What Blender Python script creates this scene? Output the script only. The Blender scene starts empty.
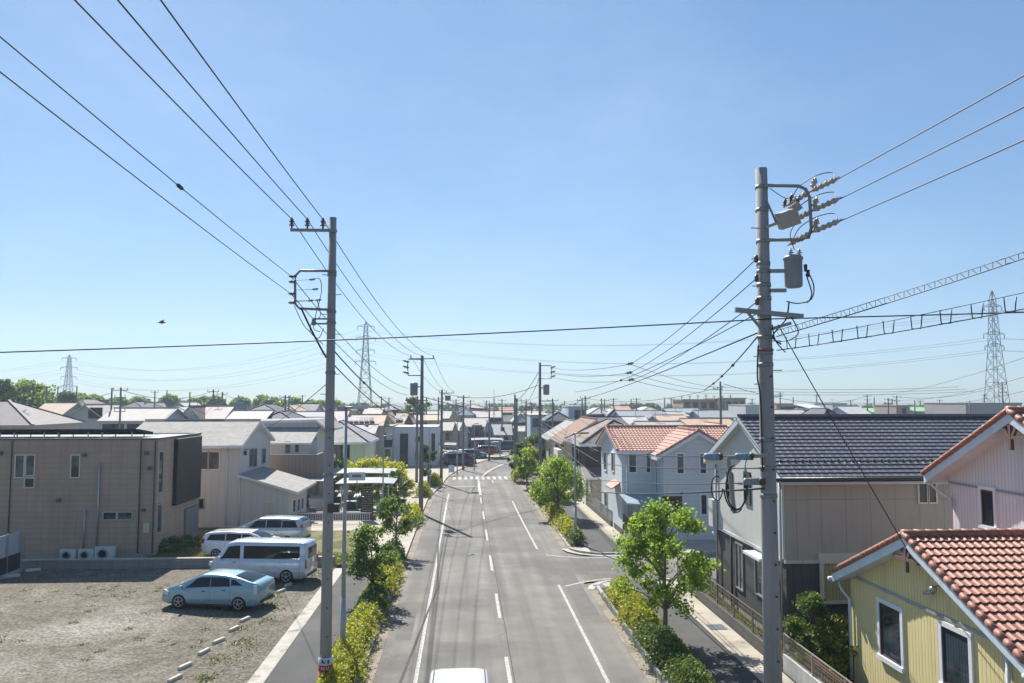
import bpy, bmesh, math, random
from mathutils import Vector, Matrix
random.seed(7)
R = math.radians
sc = bpy.context.scene
col = sc.collection

# ------------------------------------------------------------------ camera
F = 800.; CX = 512.; CY = 341.5; HC = 9.0
TH = math.atan(58.5/F); YAW = math.atan(47/(F/math.cos(TH)))
_f = Vector((math.sin(YAW)*math.cos(TH), math.cos(YAW)*math.cos(TH), math.sin(TH)))
_r = Vector((math.cos(YAW), -math.sin(YAW), 0))
_u = _r.cross(_f)
def ray(px, py): return _f + _r*((px-CX)/F) + _u*((CY-py)/F)
def G(px, py, z=0.):
    d = ray(px, py); return d*((z-HC)/d.z) + Vector((0, 0, HC))
def DY(px, py, Y):                      # survey: point seen at px,py standing Y metres up the road
    d = ray(px, py); return d*(Y/d.y) + Vector((0, 0, HC))
def DX(px, py, X):
    d = ray(px, py); return d*(X/d.x) + Vector((0, 0, HC))
cd = bpy.data.cameras.new('camera'); cam = bpy.data.objects.new('camera', cd); col.objects.link(cam)
cd.sensor_width = 36; cd.lens = 36*F/1024; cd.clip_end = 4000; cd.clip_start = .1
cam.location = (0, 0, HC)
cam.matrix_world = Matrix.Translation((0, 0, HC)) @ Matrix((_r, _u, -_f)).transposed().to_4x4()
sc.camera = cam

# ------------------------------------------------------------------ materials
def N(nt, t, **k):
    n = nt.nodes.new(t)
    for a, b in k.items(): setattr(n, a, b)
    return n
def math_(nt, op, a, b=None, c=None):
    n = N(nt, 'ShaderNodeMath', operation=op)
    for i, v in enumerate((a, b, c)):
        if v is None: continue
        if isinstance(v, (int, float)): n.inputs[i].default_value = v
        else: nt.links.new(v, n.inputs[i])
    return n.outputs[0]
def ramp(nt, fac, stops):
    n = N(nt, 'ShaderNodeValToRGB'); e = n.color_ramp.elements
    while len(e) < len(stops): e.new(.5)
    for k, (p, c) in zip(e, stops):
        k.position = p; k.color = (*c[:3], 1)
    nt.links.new(fac, n.inputs[0]); return n.outputs[0]
def mixc(nt, fac, a, b, mode='MIX'):
    n = N(nt, 'ShaderNodeMix', data_type='RGBA', blend_type=mode)
    for s, v in ((n.inputs[0], fac), (n.inputs[6], a), (n.inputs[7], b)):
        if isinstance(v, (int, float)): s.default_value = v
        elif isinstance(v, (tuple, list)): s.default_value = (*v[:3], 1)
        else: nt.links.new(v, s)
    return n.outputs[2]
def noise(nt, co, scale, detail=4, rough=.6, vec=None):
    n = N(nt, 'ShaderNodeTexNoise'); n.inputs['Scale'].default_value = scale
    n.inputs['Detail'].default_value = detail; n.inputs['Roughness'].default_value = rough
    nt.links.new(co, n.inputs['Vector']); return n.outputs['Fac']
def sc3(c, k): return tuple(min(1, x*k) for x in c[:3])
_mats = {}
def mat(name, c, rough=.8, kind='plain', a=.3, b=.3, var=.10, metal=0., spec=.4, dirt=.12, bump=.5, jk=.62):
    """kind: plain, vgroove (pitch a), hgroove (pitch a), grid (a wide, b high), tile (a wide, b course), panel"""
    if name in _mats: return _mats[name]
    m = bpy.data.materials.new(name); m.use_nodes = True; nt = m.node_tree
    bs = nt.nodes['Principled BSDF']; L = nt.links.new
    bs.inputs['Roughness'].default_value = rough; bs.inputs['Metallic'].default_value = metal
    bs.inputs['Specular IOR Level'].default_value = spec
    uv = N(nt, 'ShaderNodeUVMap').outputs[0]
    geo = N(nt, 'ShaderNodeNewGeometry').outputs['Position']
    sx = N(nt, 'ShaderNodeSeparateXYZ'); L(uv, sx.inputs[0]); u, v = sx.outputs[0], sx.outputs[1]
    big = noise(nt, geo, .55, 5); fine = noise(nt, geo, 14, 3)
    base = ramp(nt, big, [(.3, sc3(c, 1-var)), (.7, sc3(c, 1+var))])
    base = mixc(nt, math_(nt, 'MULTIPLY', fine, .14), base, sc3(c, .55))
    # rain streaks running down the face
    if dirt:
        st = N(nt, 'ShaderNodeMapping'); st.inputs['Scale'].default_value = (3.2, 3.2, .22); L(geo, st.inputs[0])
        s = noise(nt, st.outputs[0], 1.0, 4, .7)
        s = math_(nt, 'MULTIPLY', ramp(nt, s, [(.48, (0, 0, 0)), (.75, (1, 1, 1))]), dirt*2.2)
        base = mixc(nt, s, base, sc3(c, .5))
    hgt = None
    def groove(x, pitch, w):            # 1 on the board, 0 in the joint
        fr = math_(nt, 'FRACT', math_(nt, 'DIVIDE', x, pitch))
        d = math_(nt, 'ABSOLUTE', math_(nt, 'SUBTRACT', fr, .5))
        n = N(nt, 'ShaderNodeMapRange'); L(d, n.inputs[0])
        n.inputs[1].default_value = .5-w/pitch; n.inputs[2].default_value = .5-.4*w/pitch
        n.inputs[3].default_value = 1; n.inputs[4].default_value = 0
        return n.outputs[0]
    if kind == 'vgroove': hgt = groove(u, a, .018)
    elif kind == 'hgroove': hgt = groove(v, a, .018)
    elif kind == 'grid': hgt = math_(nt, 'MINIMUM', groove(u, a, .014), groove(v, b, .012))
    elif kind == 'panel': hgt = math_(nt, 'MINIMUM', groove(u, a, .012), groove(v, b, .012))
    if hgt is not None:
        base = mixc(nt, hgt, sc3(c, jk), base)
        if kind == 'grid':
            wn = N(nt, 'ShaderNodeTexWhiteNoise', noise_dimensions='2D')
            cb = N(nt, 'ShaderNodeCombineXYZ')
            L(math_(nt, 'FLOOR', math_(nt, 'DIVIDE', u, a)), cb.inputs[0]); L(math_(nt, 'FLOOR', math_(nt, 'DIVIDE', v, b)), cb.inputs[1])
            L(cb.outputs[0], wn.inputs[0])
            base = mixc(nt, math_(nt, 'MULTIPLY', wn.outputs[0], .22), base, sc3(c, .7))
    if kind in ('tile', 'slate'):
        wn = N(nt, 'ShaderNodeTexWhiteNoise', noise_dimensions='2D'); cb = N(nt, 'ShaderNodeCombineXYZ')
        row = math_(nt, 'FLOOR', math_(nt, 'DIVIDE', v, b))
        uu = math_(nt, 'DIVIDE', u, a)
        if kind == 'slate': uu = math_(nt, 'ADD', uu, math_(nt, 'MULTIPLY', row, .5))
        L(math_(nt, 'FLOOR', uu), cb.inputs[0]); L(row, cb.inputs[1]); L(cb.outputs[0], wn.inputs[0])
        base = mixc(nt, math_(nt, 'MULTIPLY', wn.outputs[0], .45), base, sc3(c, .62))
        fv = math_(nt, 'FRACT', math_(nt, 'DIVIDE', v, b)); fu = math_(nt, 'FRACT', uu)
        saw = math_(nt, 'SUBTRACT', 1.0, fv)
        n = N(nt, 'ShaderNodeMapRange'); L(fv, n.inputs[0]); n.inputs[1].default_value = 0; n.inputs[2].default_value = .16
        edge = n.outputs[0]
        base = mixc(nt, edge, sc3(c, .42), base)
        if kind == 'tile':
            wv = math_(nt, 'ABSOLUTE', math_(nt, 'SINE', math_(nt, 'MULTIPLY', fu, math.pi)))
            hgt = math_(nt, 'ADD', math_(nt, 'MULTIPLY', saw, .7), math_(nt, 'MULTIPLY', wv, .8))
        else: hgt = saw
    bp = N(nt, 'ShaderNodeBump'); bp.inputs['Distance'].default_value = .02; bp.inputs['Strength'].default_value = bump
    if hgt is not None:
        L(math_(nt, 'ADD', hgt, math_(nt, 'MULTIPLY', fine, .12)), bp.inputs['Height'])
    else: L(fine, bp.inputs['Height']); bp.inputs['Strength'].default_value = bump*.5
    L(bp.outputs[0], bs.inputs['Normal'])
    L(base, bs.inputs['Base Color'])
    L(math_(nt, 'ADD', math_(nt, 'MULTIPLY', big, .15), rough-.08), bs.inputs['Roughness'])
    _mats[name] = m; return m
def glass(name='window_glass', c=(.02, .028, .035), curtain=None, sp=.45):
    if name in _mats: return _mats[name]
    m = bpy.data.materials.new(name); m.use_nodes = True; nt = m.node_tree; bs = nt.nodes['Principled BSDF']
    bs.inputs['Roughness'].default_value = .06; bs.inputs['Specular IOR Level'].default_value = sp
    uv = N(nt, 'ShaderNodeUVMap').outputs[0]; sx = N(nt, 'ShaderNodeSeparateXYZ'); nt.links.new(uv, sx.inputs[0])
    geo = N(nt, 'ShaderNodeNewGeometry').outputs['Position']
    k = noise(nt, geo, .9, 2)
    cc = curtain or sc3(c, 3.0)
    folds = math_(nt, 'SINE', math_(nt, 'MULTIPLY', sx.outputs[0], 55))
    f = math_(nt, 'MULTIPLY', ramp(nt, k, [(.42, (0, 0, 0)), (.58, (1, 1, 1))]), .8)
    cur = ramp(nt, math_(nt, 'ADD', math_(nt, 'MULTIPLY', folds, .5), .5), [(0, sc3(cc, .6)), (1, cc)])
    nt.links.new(mixc(nt, f, c, cur), bs.inputs['Base Color'])
    _mats[name] = m; return m
def paint(name, c, rough=.3, metal=.0, coat=1.0):
    if name in _mats: return _mats[name]
    m = bpy.data.materials.new(name); m.use_nodes = True; nt = m.node_tree; bs = nt.nodes['Principled BSDF']
    geo = N(nt, 'ShaderNodeTexCoord').outputs['Object']
    k = noise(nt, geo, 2.2, 4); fk = noise(nt, geo, 60, 2)
    b0 = ramp(nt, k, [(.35, sc3(c, .93)), (.65, sc3(c, 1.04))])
    nt.links.new(mixc(nt, math_(nt, 'MULTIPLY', fk, .06), b0, (.25, .22, .18)), bs.inputs['Base Color'])
    bs.inputs['Roughness'].default_value = rough; bs.inputs['Metallic'].default_value = metal
    bs.inputs['Coat Weight'].default_value = coat; bs.inputs['Coat Roughness'].default_value = .06
    _mats[name] = m; return m
def leafmat(name, stops, trans=.45):
    if name in _mats: return _mats[name]
    m = bpy.data.materials.new(name); m.use_nodes = True; nt = m.node_tree; nt.nodes.clear(); L = nt.links.new
    g = N(nt, 'ShaderNodeNewGeometry')
    k = noise(nt, g.outputs['Position'], 2.3, 2)
    v = math_(nt, 'ADD', math_(nt, 'MULTIPLY', g.outputs['Random Per Island'], .65), math_(nt, 'MULTIPLY', k, .35))
    c = ramp(nt, v, stops)
    d = N(nt, 'ShaderNodeBsdfPrincipled'); d.inputs['Roughness'].default_value = .45; d.inputs['Specular IOR Level'].default_value = .35
    t = N(nt, 'ShaderNodeBsdfTranslucent'); o = N(nt, 'ShaderNodeOutputMaterial'); mx = N(nt, 'ShaderNodeMixShader')
    L(c, d.inputs['Base Color'])
    tc = mixc(nt, 1.0, c, (1.0, 1.0, .45), 'MULTIPLY'); tb = N(nt, 'ShaderNodeBrightContrast'); L(tc, tb.inputs[0]); tb.inputs[1].default_value = .03
    L(tb.outputs[0], t.inputs['Color'])
    mx.inputs[0].default_value = trans; L(d.outputs[0], mx.inputs[1]); L(t.outputs[0], mx.inputs[2]); L(mx.outputs[0], o.inputs[0])
    _mats[name] = m; return m

# ------------------------------------------------------------------ mesh builder
class MB:
    def __init__(s): s.v = []; s.f = []; s.m = []; s.sm = []; s.uv = {}
    def add(s, vs, fs, mi=0, smooth=False, uvs=None):
        o = len(s.v); s.v += [Vector(p) for p in vs]
        for i, f in enumerate(fs):
            if uvs: s.uv[len(s.f)] = uvs[i]
            s.f.append([o+k for k in f]); s.m.append(mi); s.sm.append(smooth)
        return s
    def box(s, x0, x1, y0, y1, z0, z1, mi=0):
        vs = [(x, y, z) for z in (z0, z1) for y in (y0, y1) for x in (x0, x1)]
        return s.add(vs, [(0, 2, 3, 1), (4, 5, 7, 6), (0, 1, 5, 4), (2, 6, 7, 3), (0, 4, 6, 2), (1, 3, 7, 5)], mi)
    def obox(s, c, size, rz=0, rx=0, mi=0, ry=0):
        M_ = Matrix.Translation(Vector(c)) @ Matrix.Rotation(rz, 4, 'Z') @ Matrix.Rotation(rx, 4, 'X') @ Matrix.Rotation(ry, 4, 'Y')
        a, b, d = size[0]/2, size[1]/2, size[2]/2
        vs = [M_ @ Vector((x, y, z)) for z in (-d, d) for y in (-b, b) for x in (-a, a)]
        return s.add(vs, [(0, 2, 3, 1), (4, 5, 7, 6), (0, 1, 5, 4), (2, 6, 7, 3), (0, 4, 6, 2), (1, 3, 7, 5)], mi)
    def bar(s, p0, p1, w, h=None, mi=0):
        p0 = Vector(p0); p1 = Vector(p1); d = p1-p0; L = d.length
        if L < 1e-6: return s
        h = h or w; d /= L
        a = d.cross(Vector((0, 0, 1)))
        a = Vector((1, 0, 0)) if a.length < 1e-3 else a.normalized()
        b = a.cross(d)
        vs = [p + a*x*w/2 + b*y*h/2 for p in (p0, p1) for (x, y) in ((-1, -1), (1, -1), (1, 1), (-1, 1))]
        return s.add(vs, [(0, 1, 2, 3), (7, 6, 5, 4), (0, 4, 5, 1), (1, 5, 6, 2), (2, 6, 7, 3), (3, 7, 4, 0)], mi)
    def tube(s, pts, r, n=8, mi=0, cap=True, r1=None):
        pts = [Vector(p) for p in pts]; vs = []; fs = []; up = None
        for i, p in enumerate(pts):
            d = (pts[min(i+1, len(pts)-1)]-pts[max(i-1, 0)]).normalized()
            if up is None or abs(up.dot(d)) > .98:
                up = Vector((0, 0, 1)) if abs(d.z) < .9 else Vector((1, 0, 0))
            a = d.cross(up).normalized(); b = a.cross(d); 
            rr = r if r1 is None else r+(r1-r)*i/(len(pts)-1)
            for k in range(n):
                t = 2*math.pi*k/n; vs.append(p+a*math.cos(t)*rr+b*math.sin(t)*rr)
        for i in range(len(pts)-1):
            for k in range(n):
                k2 = (k+1) % n; fs.append((i*n+k, i*n+k2, (i+1)*n+k2, (i+1)*n+k))
        if cap: fs += [tuple(range(n))[::-1], tuple((len(pts)-1)*n+k for k in range(n))]
        return s.add(vs, fs, mi, True)
    def lathe(s, c, prof, n=16, mi=0, axis='z'):
        c = Vector(c); vs = []; fs = []
        for (r, h) in prof:
            for k in range(n):
                t = 2*math.pi*k/n; x, y = r*math.cos(t), r*math.sin(t)
                vs.append(c+Vector({'z': (x, y, h), 'x': (h, x, y), 'y': (x, h, y)}[axis]))
        for i in range(len(prof)-1):
            for k in range(n):
                k2 = (k+1) % n; fs.append((i*n+k, i*n+k2, (i+1)*n+k2, (i+1)*n+k))
        fs += [tuple(range(n))[::-1], tuple((len(prof)-1)*n+k for k in range(n))]
        return s.add(vs, fs, mi, True)
    def slab(s, top, th, mi=0, mside=None):        # polygon with thickness straight down
        n = len(top); top = [Vector(p) for p in top]
        vs = top+[p-Vector((0, 0, th)) for p in top]
        s.add(vs, [tuple(range(n))], mi) if False else None
        o = len(s.v); s.v += vs
        def F_(f, m): s.f.append([o+k for k in f]); s.m.append(m); s.sm.append(False)
        F_(range(n), mi); F_(reversed(range(n, 2*n)), mi if mside is None else mside)
        for k in range(n): F_((k, k+n, (k+1) % n+n, (k+1) % n), mi if mside is None else mside)
        return s
    def prism(s, poly, z0, z1, mi=0):              # plan polygon extruded up
        n = len(poly); vs = [(x, y, z0) for x, y in poly]+[(x, y, z1) for x, y in poly]
        return s.add(vs, [tuple(range(n))[::-1], tuple(range(n, 2*n))]+[(k, (k+1) % n, (k+1) % n+n, k+n) for k in range(n)], mi)
    def build(s, name, mats, parent=None, local=False):
        if not isinstance(mats, (list, tuple)): mats = [mats]
        me = bpy.data.meshes.new(name)
        vs = s.v
        if parent is not None and not local:
            inv = WM[parent.name].inverted(); vs = [inv @ p for p in vs]
        me.from_pydata([tuple(p) for p in vs], [], s.f)
        for m in mats: me.materials.append(m)
        me.polygons.foreach_set('material_index', s.m); me.polygons.foreach_set('use_smooth', s.sm)
        uvl = me.uv_layers.new(name='UVMap'); data = [0.]*(2*len(me.loops)); vv = s.v; q = 0
        for fi, f in enumerate(s.f):
            ex = s.uv.get(fi)
            if ex:
                for a in ex: data[q] = a[0]; data[q+1] = a[1]; q += 2
                continue
            a, b, c = vv[f[0]], vv[f[1]], vv[f[2]]
            n = (b-a).cross(c-b)
            hx, hy = -n.y, n.x; l = math.hypot(hx, hy)
            if l < 1e-4*max(n.length, 1e-9):
                for k in f: data[q] = vv[k].x; data[q+1] = vv[k].y; q += 2
            else:
                n.normalize(); h = Vector((hx/l, hy/l, 0)); t = n.cross(h)
                for k in f: data[q] = vv[k].dot(h); data[q+1] = vv[k].dot(t); q += 2
        uvl.data.foreach_set('uv', data)
        me.validate(); me.update()
        o = bpy.data.objects.new(name, me); col.objects.link(o)
        if parent is not None: o.parent = parent
        return o
WM = {}
def thing(name, label, cat, loc=(0, 0, 0), rz=0, group=None):
    o = bpy.data.objects.new(name, None); col.objects.link(o); o.empty_display_size = .2
    o.location = loc; o.rotation_euler = (0, 0, rz); o['label'] = label; o['category'] = cat
    if group: o['group'] = group
    WM[o.name] = Matrix.Translation(Vector(loc)) @ Matrix.Rotation(rz, 4, 'Z'); return o
def tag(o, label, cat, group=None, kind=None):
    o['label'] = label; o['category'] = cat
    if group: o['group'] = group
    if kind: o['kind'] = kind
    return o
def single(name, mb, m, loc, label, cat, group=None, kind=None):   # one-mesh thing, origin at its base
    loc = Vector(loc); mb.v = [p-loc for p in mb.v]
    o = mb.build(name, m); o.location = loc; return tag(o, label, cat, group, kind)
def struct(name, mb, m, kind='structure'):
    o = mb.build(name, m); o['kind'] = kind; return o
def copy_tree(o, loc, rz, label, group=None):
    c = o.copy(); col.objects.link(c); c.location = loc; c.rotation_euler = (0, 0, rz); c['label'] = label
    if group: c['group'] = group
    def rec(src, dst):
        for ch in list(src.children):
            d = ch.copy(); col.objects.link(d); d.parent = dst; rec(ch, d)
    rec(o, c); return c
# ------------------------------------------------------------------ ground materials
def ground_mat(name, c1, c2, scale, c3=None, s3=.1, lo=.5, hi=.62, speck=30, rough=.9, bump=.6, streak=0, stones=0):
    m = bpy.data.materials.new(name); m.use_nodes = True; nt = m.node_tree; bs = nt.nodes['Principled BSDF']; L = nt.links.new
    g = N(nt, 'ShaderNodeNewGeometry').outputs['Position']
    k = noise(nt, g, scale, 6, .65); b = ramp(nt, k, [(.32, c1), (.68, c2)])
    if c3:
        k3 = noise(nt, g, s3, 5, .6); f = ramp(nt, k3, [(lo, (0, 0, 0)), (hi, (1, 1, 1))])
        b = mixc(nt, f, b, c3)
    f2 = noise(nt, g, speck, 3, .8)
    b = mixc(nt, ramp(nt, f2, [(.42, (.0, .0, .0)), (.62, (.42, .42, .42))]), b, sc3(c1, .45))
    b = mixc(nt, ramp(nt, noise(nt, g, speck*.6, 2, .8), [(.56, (0, 0, 0)), (.75, (.4, .4, .4))]), b, sc3(c2, 1.6))
    if streak:
        mp = N(nt, 'ShaderNodeMapping'); mp.inputs['Scale'].default_value = (1.3, .035, 1); L(g, mp.inputs[0])
        s = noise(nt, mp.outputs[0], 1, 3, .5)
        b = mixc(nt, ramp(nt, s, [(.35, (0, 0, 0)), (.7, (streak,)*3)]), b, sc3(c1, .55))
        vo = N(nt, 'ShaderNodeTexVoronoi', feature='DISTANCE_TO_EDGE'); vo.inputs['Scale'].default_value = .16
        wob = N(nt, 'ShaderNodeVectorMath', operation='ADD'); nz = N(nt, 'ShaderNodeTexNoise'); nz.inputs['Scale'].default_value = .9; L(g, nz.inputs['Vector'])
        L(g, wob.inputs[0]); L(nz.outputs['Color'], wob.inputs[1]); L(wob.outputs[0], vo.inputs['Vector'])
        cr = ramp(nt, vo.outputs['Distance'], [(.0, (.45, .45, .45)), (.006, (0, 0, 0))])
        cr = math_(nt, 'MULTIPLY', cr, ramp(nt, noise(nt, g, .12, 2), [(.5, (0, 0, 0)), (.6, (1, 1, 1))]))
        b = mixc(nt, cr, b, (.03, .03, .03))
    bp = N(nt, 'ShaderNodeBump'); bp.inputs['Distance'].default_value = .03; bp.inputs['Strength'].default_value = bump
    if stones:
        vo = N(nt, 'ShaderNodeTexVoronoi'); vo.inputs['Scale'].default_value = stones; L(g, vo.inputs['Vector'])
        wn = N(nt, 'ShaderNodeTexWhiteNoise'); L(vo.outputs['Position'], wn.inputs[0])
        b = mixc(nt, ramp(nt, wn.outputs[0], [(.2, (.0, .0, .0)), (1, (.55, .55, .55))]), b, sc3(c2, 1.25))
        b = mixc(nt, ramp(nt, vo.outputs['Distance'], [(.25, (0, 0, 0)), (.75, (.6, .6, .6))]), b, sc3(c1, .4))
        L(vo.outputs['Distance'], bp.inputs['Height']); bp.invert = True
    else: L(f2, bp.inputs['Height'])
    L(bp.outputs[0], bs.inputs['Normal']); L(b, bs.inputs['Base Color']); bs.inputs['Roughness'].default_value = rough
    bs.inputs['Specular IOR Level'].default_value = .3
    return m
M_ground = ground_mat('town_ground', (.16, .15, .13), (.24, .22, .19), .05, (.06, .09, .03), .02, .5, .6, 3)
M_road = ground_mat('road_asphalt', (.17, .158, .14), (.26, .245, .218), .5, (.14, .132, .12), .13, .50, .60, 30, .86, .5, .7)
M_path = ground_mat('path_asphalt', (.075, .074, .072), (.10, .098, .095), .6, (.13, .125, .118), .25, .55, .7, 40, .9, .4)
M_conc = ground_mat('concrete_slab', (.36, .32, .26), (.50, .45, .37), .8, (.22, .2, .17), .5, .55, .7, 25)
M_gutter = ground_mat('gutter_concrete', (.24, .20, .155), (.34, .29, .225), 1.2, (.16, .14, .11), .8, .5, .65, 30)
M_kerb = ground_mat('kerb_concrete', (.38, .35, .30), (.54, .50, .44), 1.5, (.2, .19, .17), 1.2, .55, .7, 30)
M_gravel = ground_mat('lot_gravel', (.10, .084, .062), (.215, .188, .145), 1.3, (.42, .39, .34), .11, .52, .66, 5, .95, 1, 0, 9)
M_soil = ground_mat('soil', (.05, .04, .028), (.10, .08, .055), 1.5, None, speck=18)
M_grass = ground_mat('dry_grass', (.12, .12, .035), (.24, .19, .085), 1.1, (.06, .09, .02), .7, .48, .56, 16)
def mark_mat():
    m = bpy.data.materials.new('road_paint'); m.use_nodes = True; nt = m.node_tree; bs = nt.nodes['Principled BSDF']
    g = N(nt, 'ShaderNodeNewGeometry').outputs['Position']
    f = ramp(nt, noise(nt, g, 7, 5, .75), [(.38, (0, 0, 0)), (.58, (1, 1, 1))])
    nt.links.new(mixc(nt, math_(nt, 'MULTIPLY', f, .85), (.50, .485, .45), (.2, .19, .175)), bs.inputs['Base Color']); bs.inputs['Roughness'].default_value = .7
    return m
M_paint = mark_mat()

def off(Y):                      # the road bends right beyond 85 m
    return 0 if Y < 85 else (Y-85)**2*.0047
def strip(x0, x1, y0, y1, z, m, name, step=3., follow=True):
    mb = MB(); n = max(1, int((y1-y0)/step)); vs = []; fs = []
    fx0 = x0 if callable(x0) else (lambda Y: x0+off(Y)); fx1 = x1 if callable(x1) else (lambda Y: x1+off(Y))
    for i in range(n+1):
        Y = y0+(y1-y0)*i/n; vs += [(fx0(Y), Y, z), (fx1(Y), Y, z)]
    for i in range(n): fs.append((2*i, 2*i+1, 2*i+3, 2*i+2))
    mb.add(vs, fs); return struct(name, mb, m)
def raised(x0, x1, y0, y1, z, m, name, zb=-.05, step=3.):       # a real step with sides
    mb = MB(); n = max(1, int((y1-y0)/step))
    fx0 = x0 if callable(x0) else (lambda Y: x0+off(Y)); fx1 = x1 if callable(x1) else (lambda Y: x1+off(Y))
    for i in range(n):
        a = y0+(y1-y0)*i/n; b = y0+(y1-y0)*(i+1)/n
        vs = [(fx0(a), a, zb), (fx1(a), a, zb), (fx1(b), b, zb), (fx0(b), b, zb), (fx0(a), a, z), (fx1(a), a, z), (fx1(b), b, z), (fx0(b), b, z)]
        f = [(4, 5, 6, 7), (0, 4, 7, 3), (1, 2, 6, 5)]
        if i == 0: f.append((0, 1, 5, 4))
        if i == n-1: f.append((3, 7, 6, 2))
        mb.add(vs, f)
    return struct(name, mb, m)
def ribbon(mb, pts, w, z):
    pts = [Vector((p[0], p[1], 0)) for p in pts]; vs = []; fs = []
    for i, p in enumerate(pts):
        d = (pts[min(i+1, len(pts)-1)]-pts[max(0, i-1)]).normalized(); n = Vector((-d.y, d.x, 0))*w/2
        vs += [(p.x-n.x, p.y-n.y, z), (p.x+n.x, p.y+n.y, z)]
    for i in range(len(pts)-1): fs.append((2*i, 2*i+1, 2*i+3, 2*i+2))
    mb.add(vs, fs)
def arc(cx, cy, r, a0, a1, n=10): return [(cx+r*math.cos(R(a0+(a1-a0)*i/n)), cy+r*math.sin(R(a0+(a1-a0)*i/n))) for i in range(n+1)]

# ground: one sheet to the horizon
mb = MB(); mb.add([(-1800, -300, -.06), (1800, -300, -.06), (1800, 2600, -.06), (-1800, 2600, -.06)], [(0, 1, 2, 3)]); struct('ground', mb, M_ground)
lk = lambda Y: -2.9+(0 if Y < 74 else min(1.0, (Y-74)/12.)) + off(Y)      # left kerb line
strip(lambda Y: lk(Y), 5.9, -12, 175, 0., M_road, 'road')
mb = MB(); mb.add([(5.9, 40.2, .001), (60, 40.2, .001), (60, 46.6, .001), (5.9, 46.6, .001)], [(0, 1, 2, 3)]); struct('side_street', mb, M_road)
# left side
strip(lambda Y: lk(Y)-.42, lambda Y: lk(Y), -12, 130, .015, M_gutter, 'gutter_strip')
raised(lambda Y: lk(Y)-.56, lambda Y: lk(Y)-.42, -12, 130, .14, M_kerb, 'kerb')
raised(-6.3, -4.45, -12, 46.5, .10, M_path, 'left_path')
raised(-6.82, -6.3, -12, 43.6, .115, M_kerb, 'white_edging')
raised(-4.45, -4.32, -12, 46.4, .17, M_kerb, 'planter_kerb')
strip(-4.32, -3.46, -12, 46.4, .12, M_soil, 'planter_soil')
mb = MB(); mb.box(-60, -6.82, -12, 44.25, -.05, .09); struct('gravel_lot', mb, M_gravel)
mb = MB(); mb.box(-60, -6.3, 44.6, 75, -.05, .10); struct('grass_verge', mb, M_grass)
raised(-6.3, lambda Y: lk(Y)-.56, 46.5, 130, .11, M_conc, 'left_pavement')
strip(-13, -6.3, 56, 130, .115, M_conc, 'forecourt', follow=False)
for (y0, y1) in ((57, 63.6), (74, 79), (83, 88)):
    raised(lambda Y: lk(Y)-1.9, lambda Y: lk(Y)-.6, y0, y1, .2, M_kerb, 'planter_kerb'); strip(lambda Y: lk(Y)-1.75, lambda Y: lk(Y)-.75, y0+.15, y1-.15, .205, M_soil, 'planter_soil')
# right side
for (y0, y1) in ((-12, 38.6), (49., 66.), (72, 84)):
    raised(6.27, 6.42, y0, y1, .17, M_kerb, 'kerb'); raised(6.42, 7.3, y0, y1, .13, M_soil, 'planter_soil'); raised(7.3, 7.42, y0, y1, .19, M_kerb, 'planter_kerb')
strip(5.9, 6.27, -12, 38.4, .012, M_gutter, 'gutter_strip'); strip(5.9, 6.27, 49.2, 120, .012, M_gutter, 'gutter_strip')
raised(7.42, 9.4, -12, 39.6, .11, M_path, 'right_path'); raised(9.4, 10.4, -12, 39.6, .125, M_conc, 'gutter_slabs')
raised(7.42, 9.4, 47.6, 120, .11, M_path, 'right_path'); raised(9.4, 10.4, 47.6, 120, .125, M_conc, 'gutter_slabs')
raised(6.27, 7.42, 66.2, 71.8, .10, M_path, 'crossing_path')
# rounded kerb at the mouth of the side street
def corner(cx, cy, a0, a1, r0, r1, y_ext):
    mb = MB(); o_ = arc(cx, cy, r1, a0, a1, 12); i_ = arc(cx, cy, r0, a0, a1, 12)
    for k in range(12):
        q = [i_[k], o_[k], o_[k+1], i_[k+1]]
        vs = [(x, y, -.04) for x, y in q]+[(x, y, .13) for x, y in q]
        mb.add(vs, [(4, 5, 6, 7), (1, 2, 6, 5), (0, 4, 7, 3)])
    mb.v += []; return mb
mb = corner(7.9, 38.5, 180, 90, 1.48, 1.64, 0); mb.box(7.9, 10.4, 39.98, 40.14, -.04, .13); mb.prism([(7.42, 38.6), (6.28, 38.6)] + arc(7.9, 38.5, 1.62, 178, 107, 8) + [(7.42, 40.1)], -.04, .105); struct('corner_kerb', mb, M_kerb)
mb = corner(8.4, 49.1, 180, 270, 1.98, 2.13, 0); mb.box(8.4, 10.4, 46.97, 47.12, -.04, .13); mb.prism([(6.3, 49.0), (7.42, 49.0), (7.42, 47.3)] + arc(8.4, 49.1, 2.1, 242, 182, 8), -.04, .105); struct('corner_kerb', mb, M_kerb)
mb = MB(); mb.prism([(7.42, 47.6), (9.4, 47.6), (9.4, 47.02), (7.42, 47.2)], -.04, .106); mb.prism([(7.42, 39.6), (7.42, 40.05), (10.4, 40.1), (10.4, 39.6)], -.04, .106); struct('right_path', mb, M_path)
mb = MB()
for (cx, cy, a0, a1, r0, r1) in ((7.9, 38.5, 180, 90, 1.645, 2.02), (8.4, 49.1, 180, 270, 2.135, 2.52)):
    o_ = arc(cx, cy, r1, a0, a1, 14); i_ = arc(cx, cy, r0, a0, a1, 14)
    for k in range(14): mb.add([(*i_[k], .016), (*o_[k], .016), (*o_[k+1], .016), (*i_[k+1], .016)], [(0, 1, 2, 3)])
mb.add([(7.9, 40.145, .016), (12, 40.145, .016), (12, 40.52, .016), (7.9, 40.52, .016)], [(0, 1, 2, 3)]); mb.add([(8.4, 46.58, .016), (12, 46.58, .016), (12, 46.96, .016), (8.4, 46.96, .016)], [(0, 1, 2, 3)])
struct('gutter_apron', mb, M_kerb)
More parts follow.
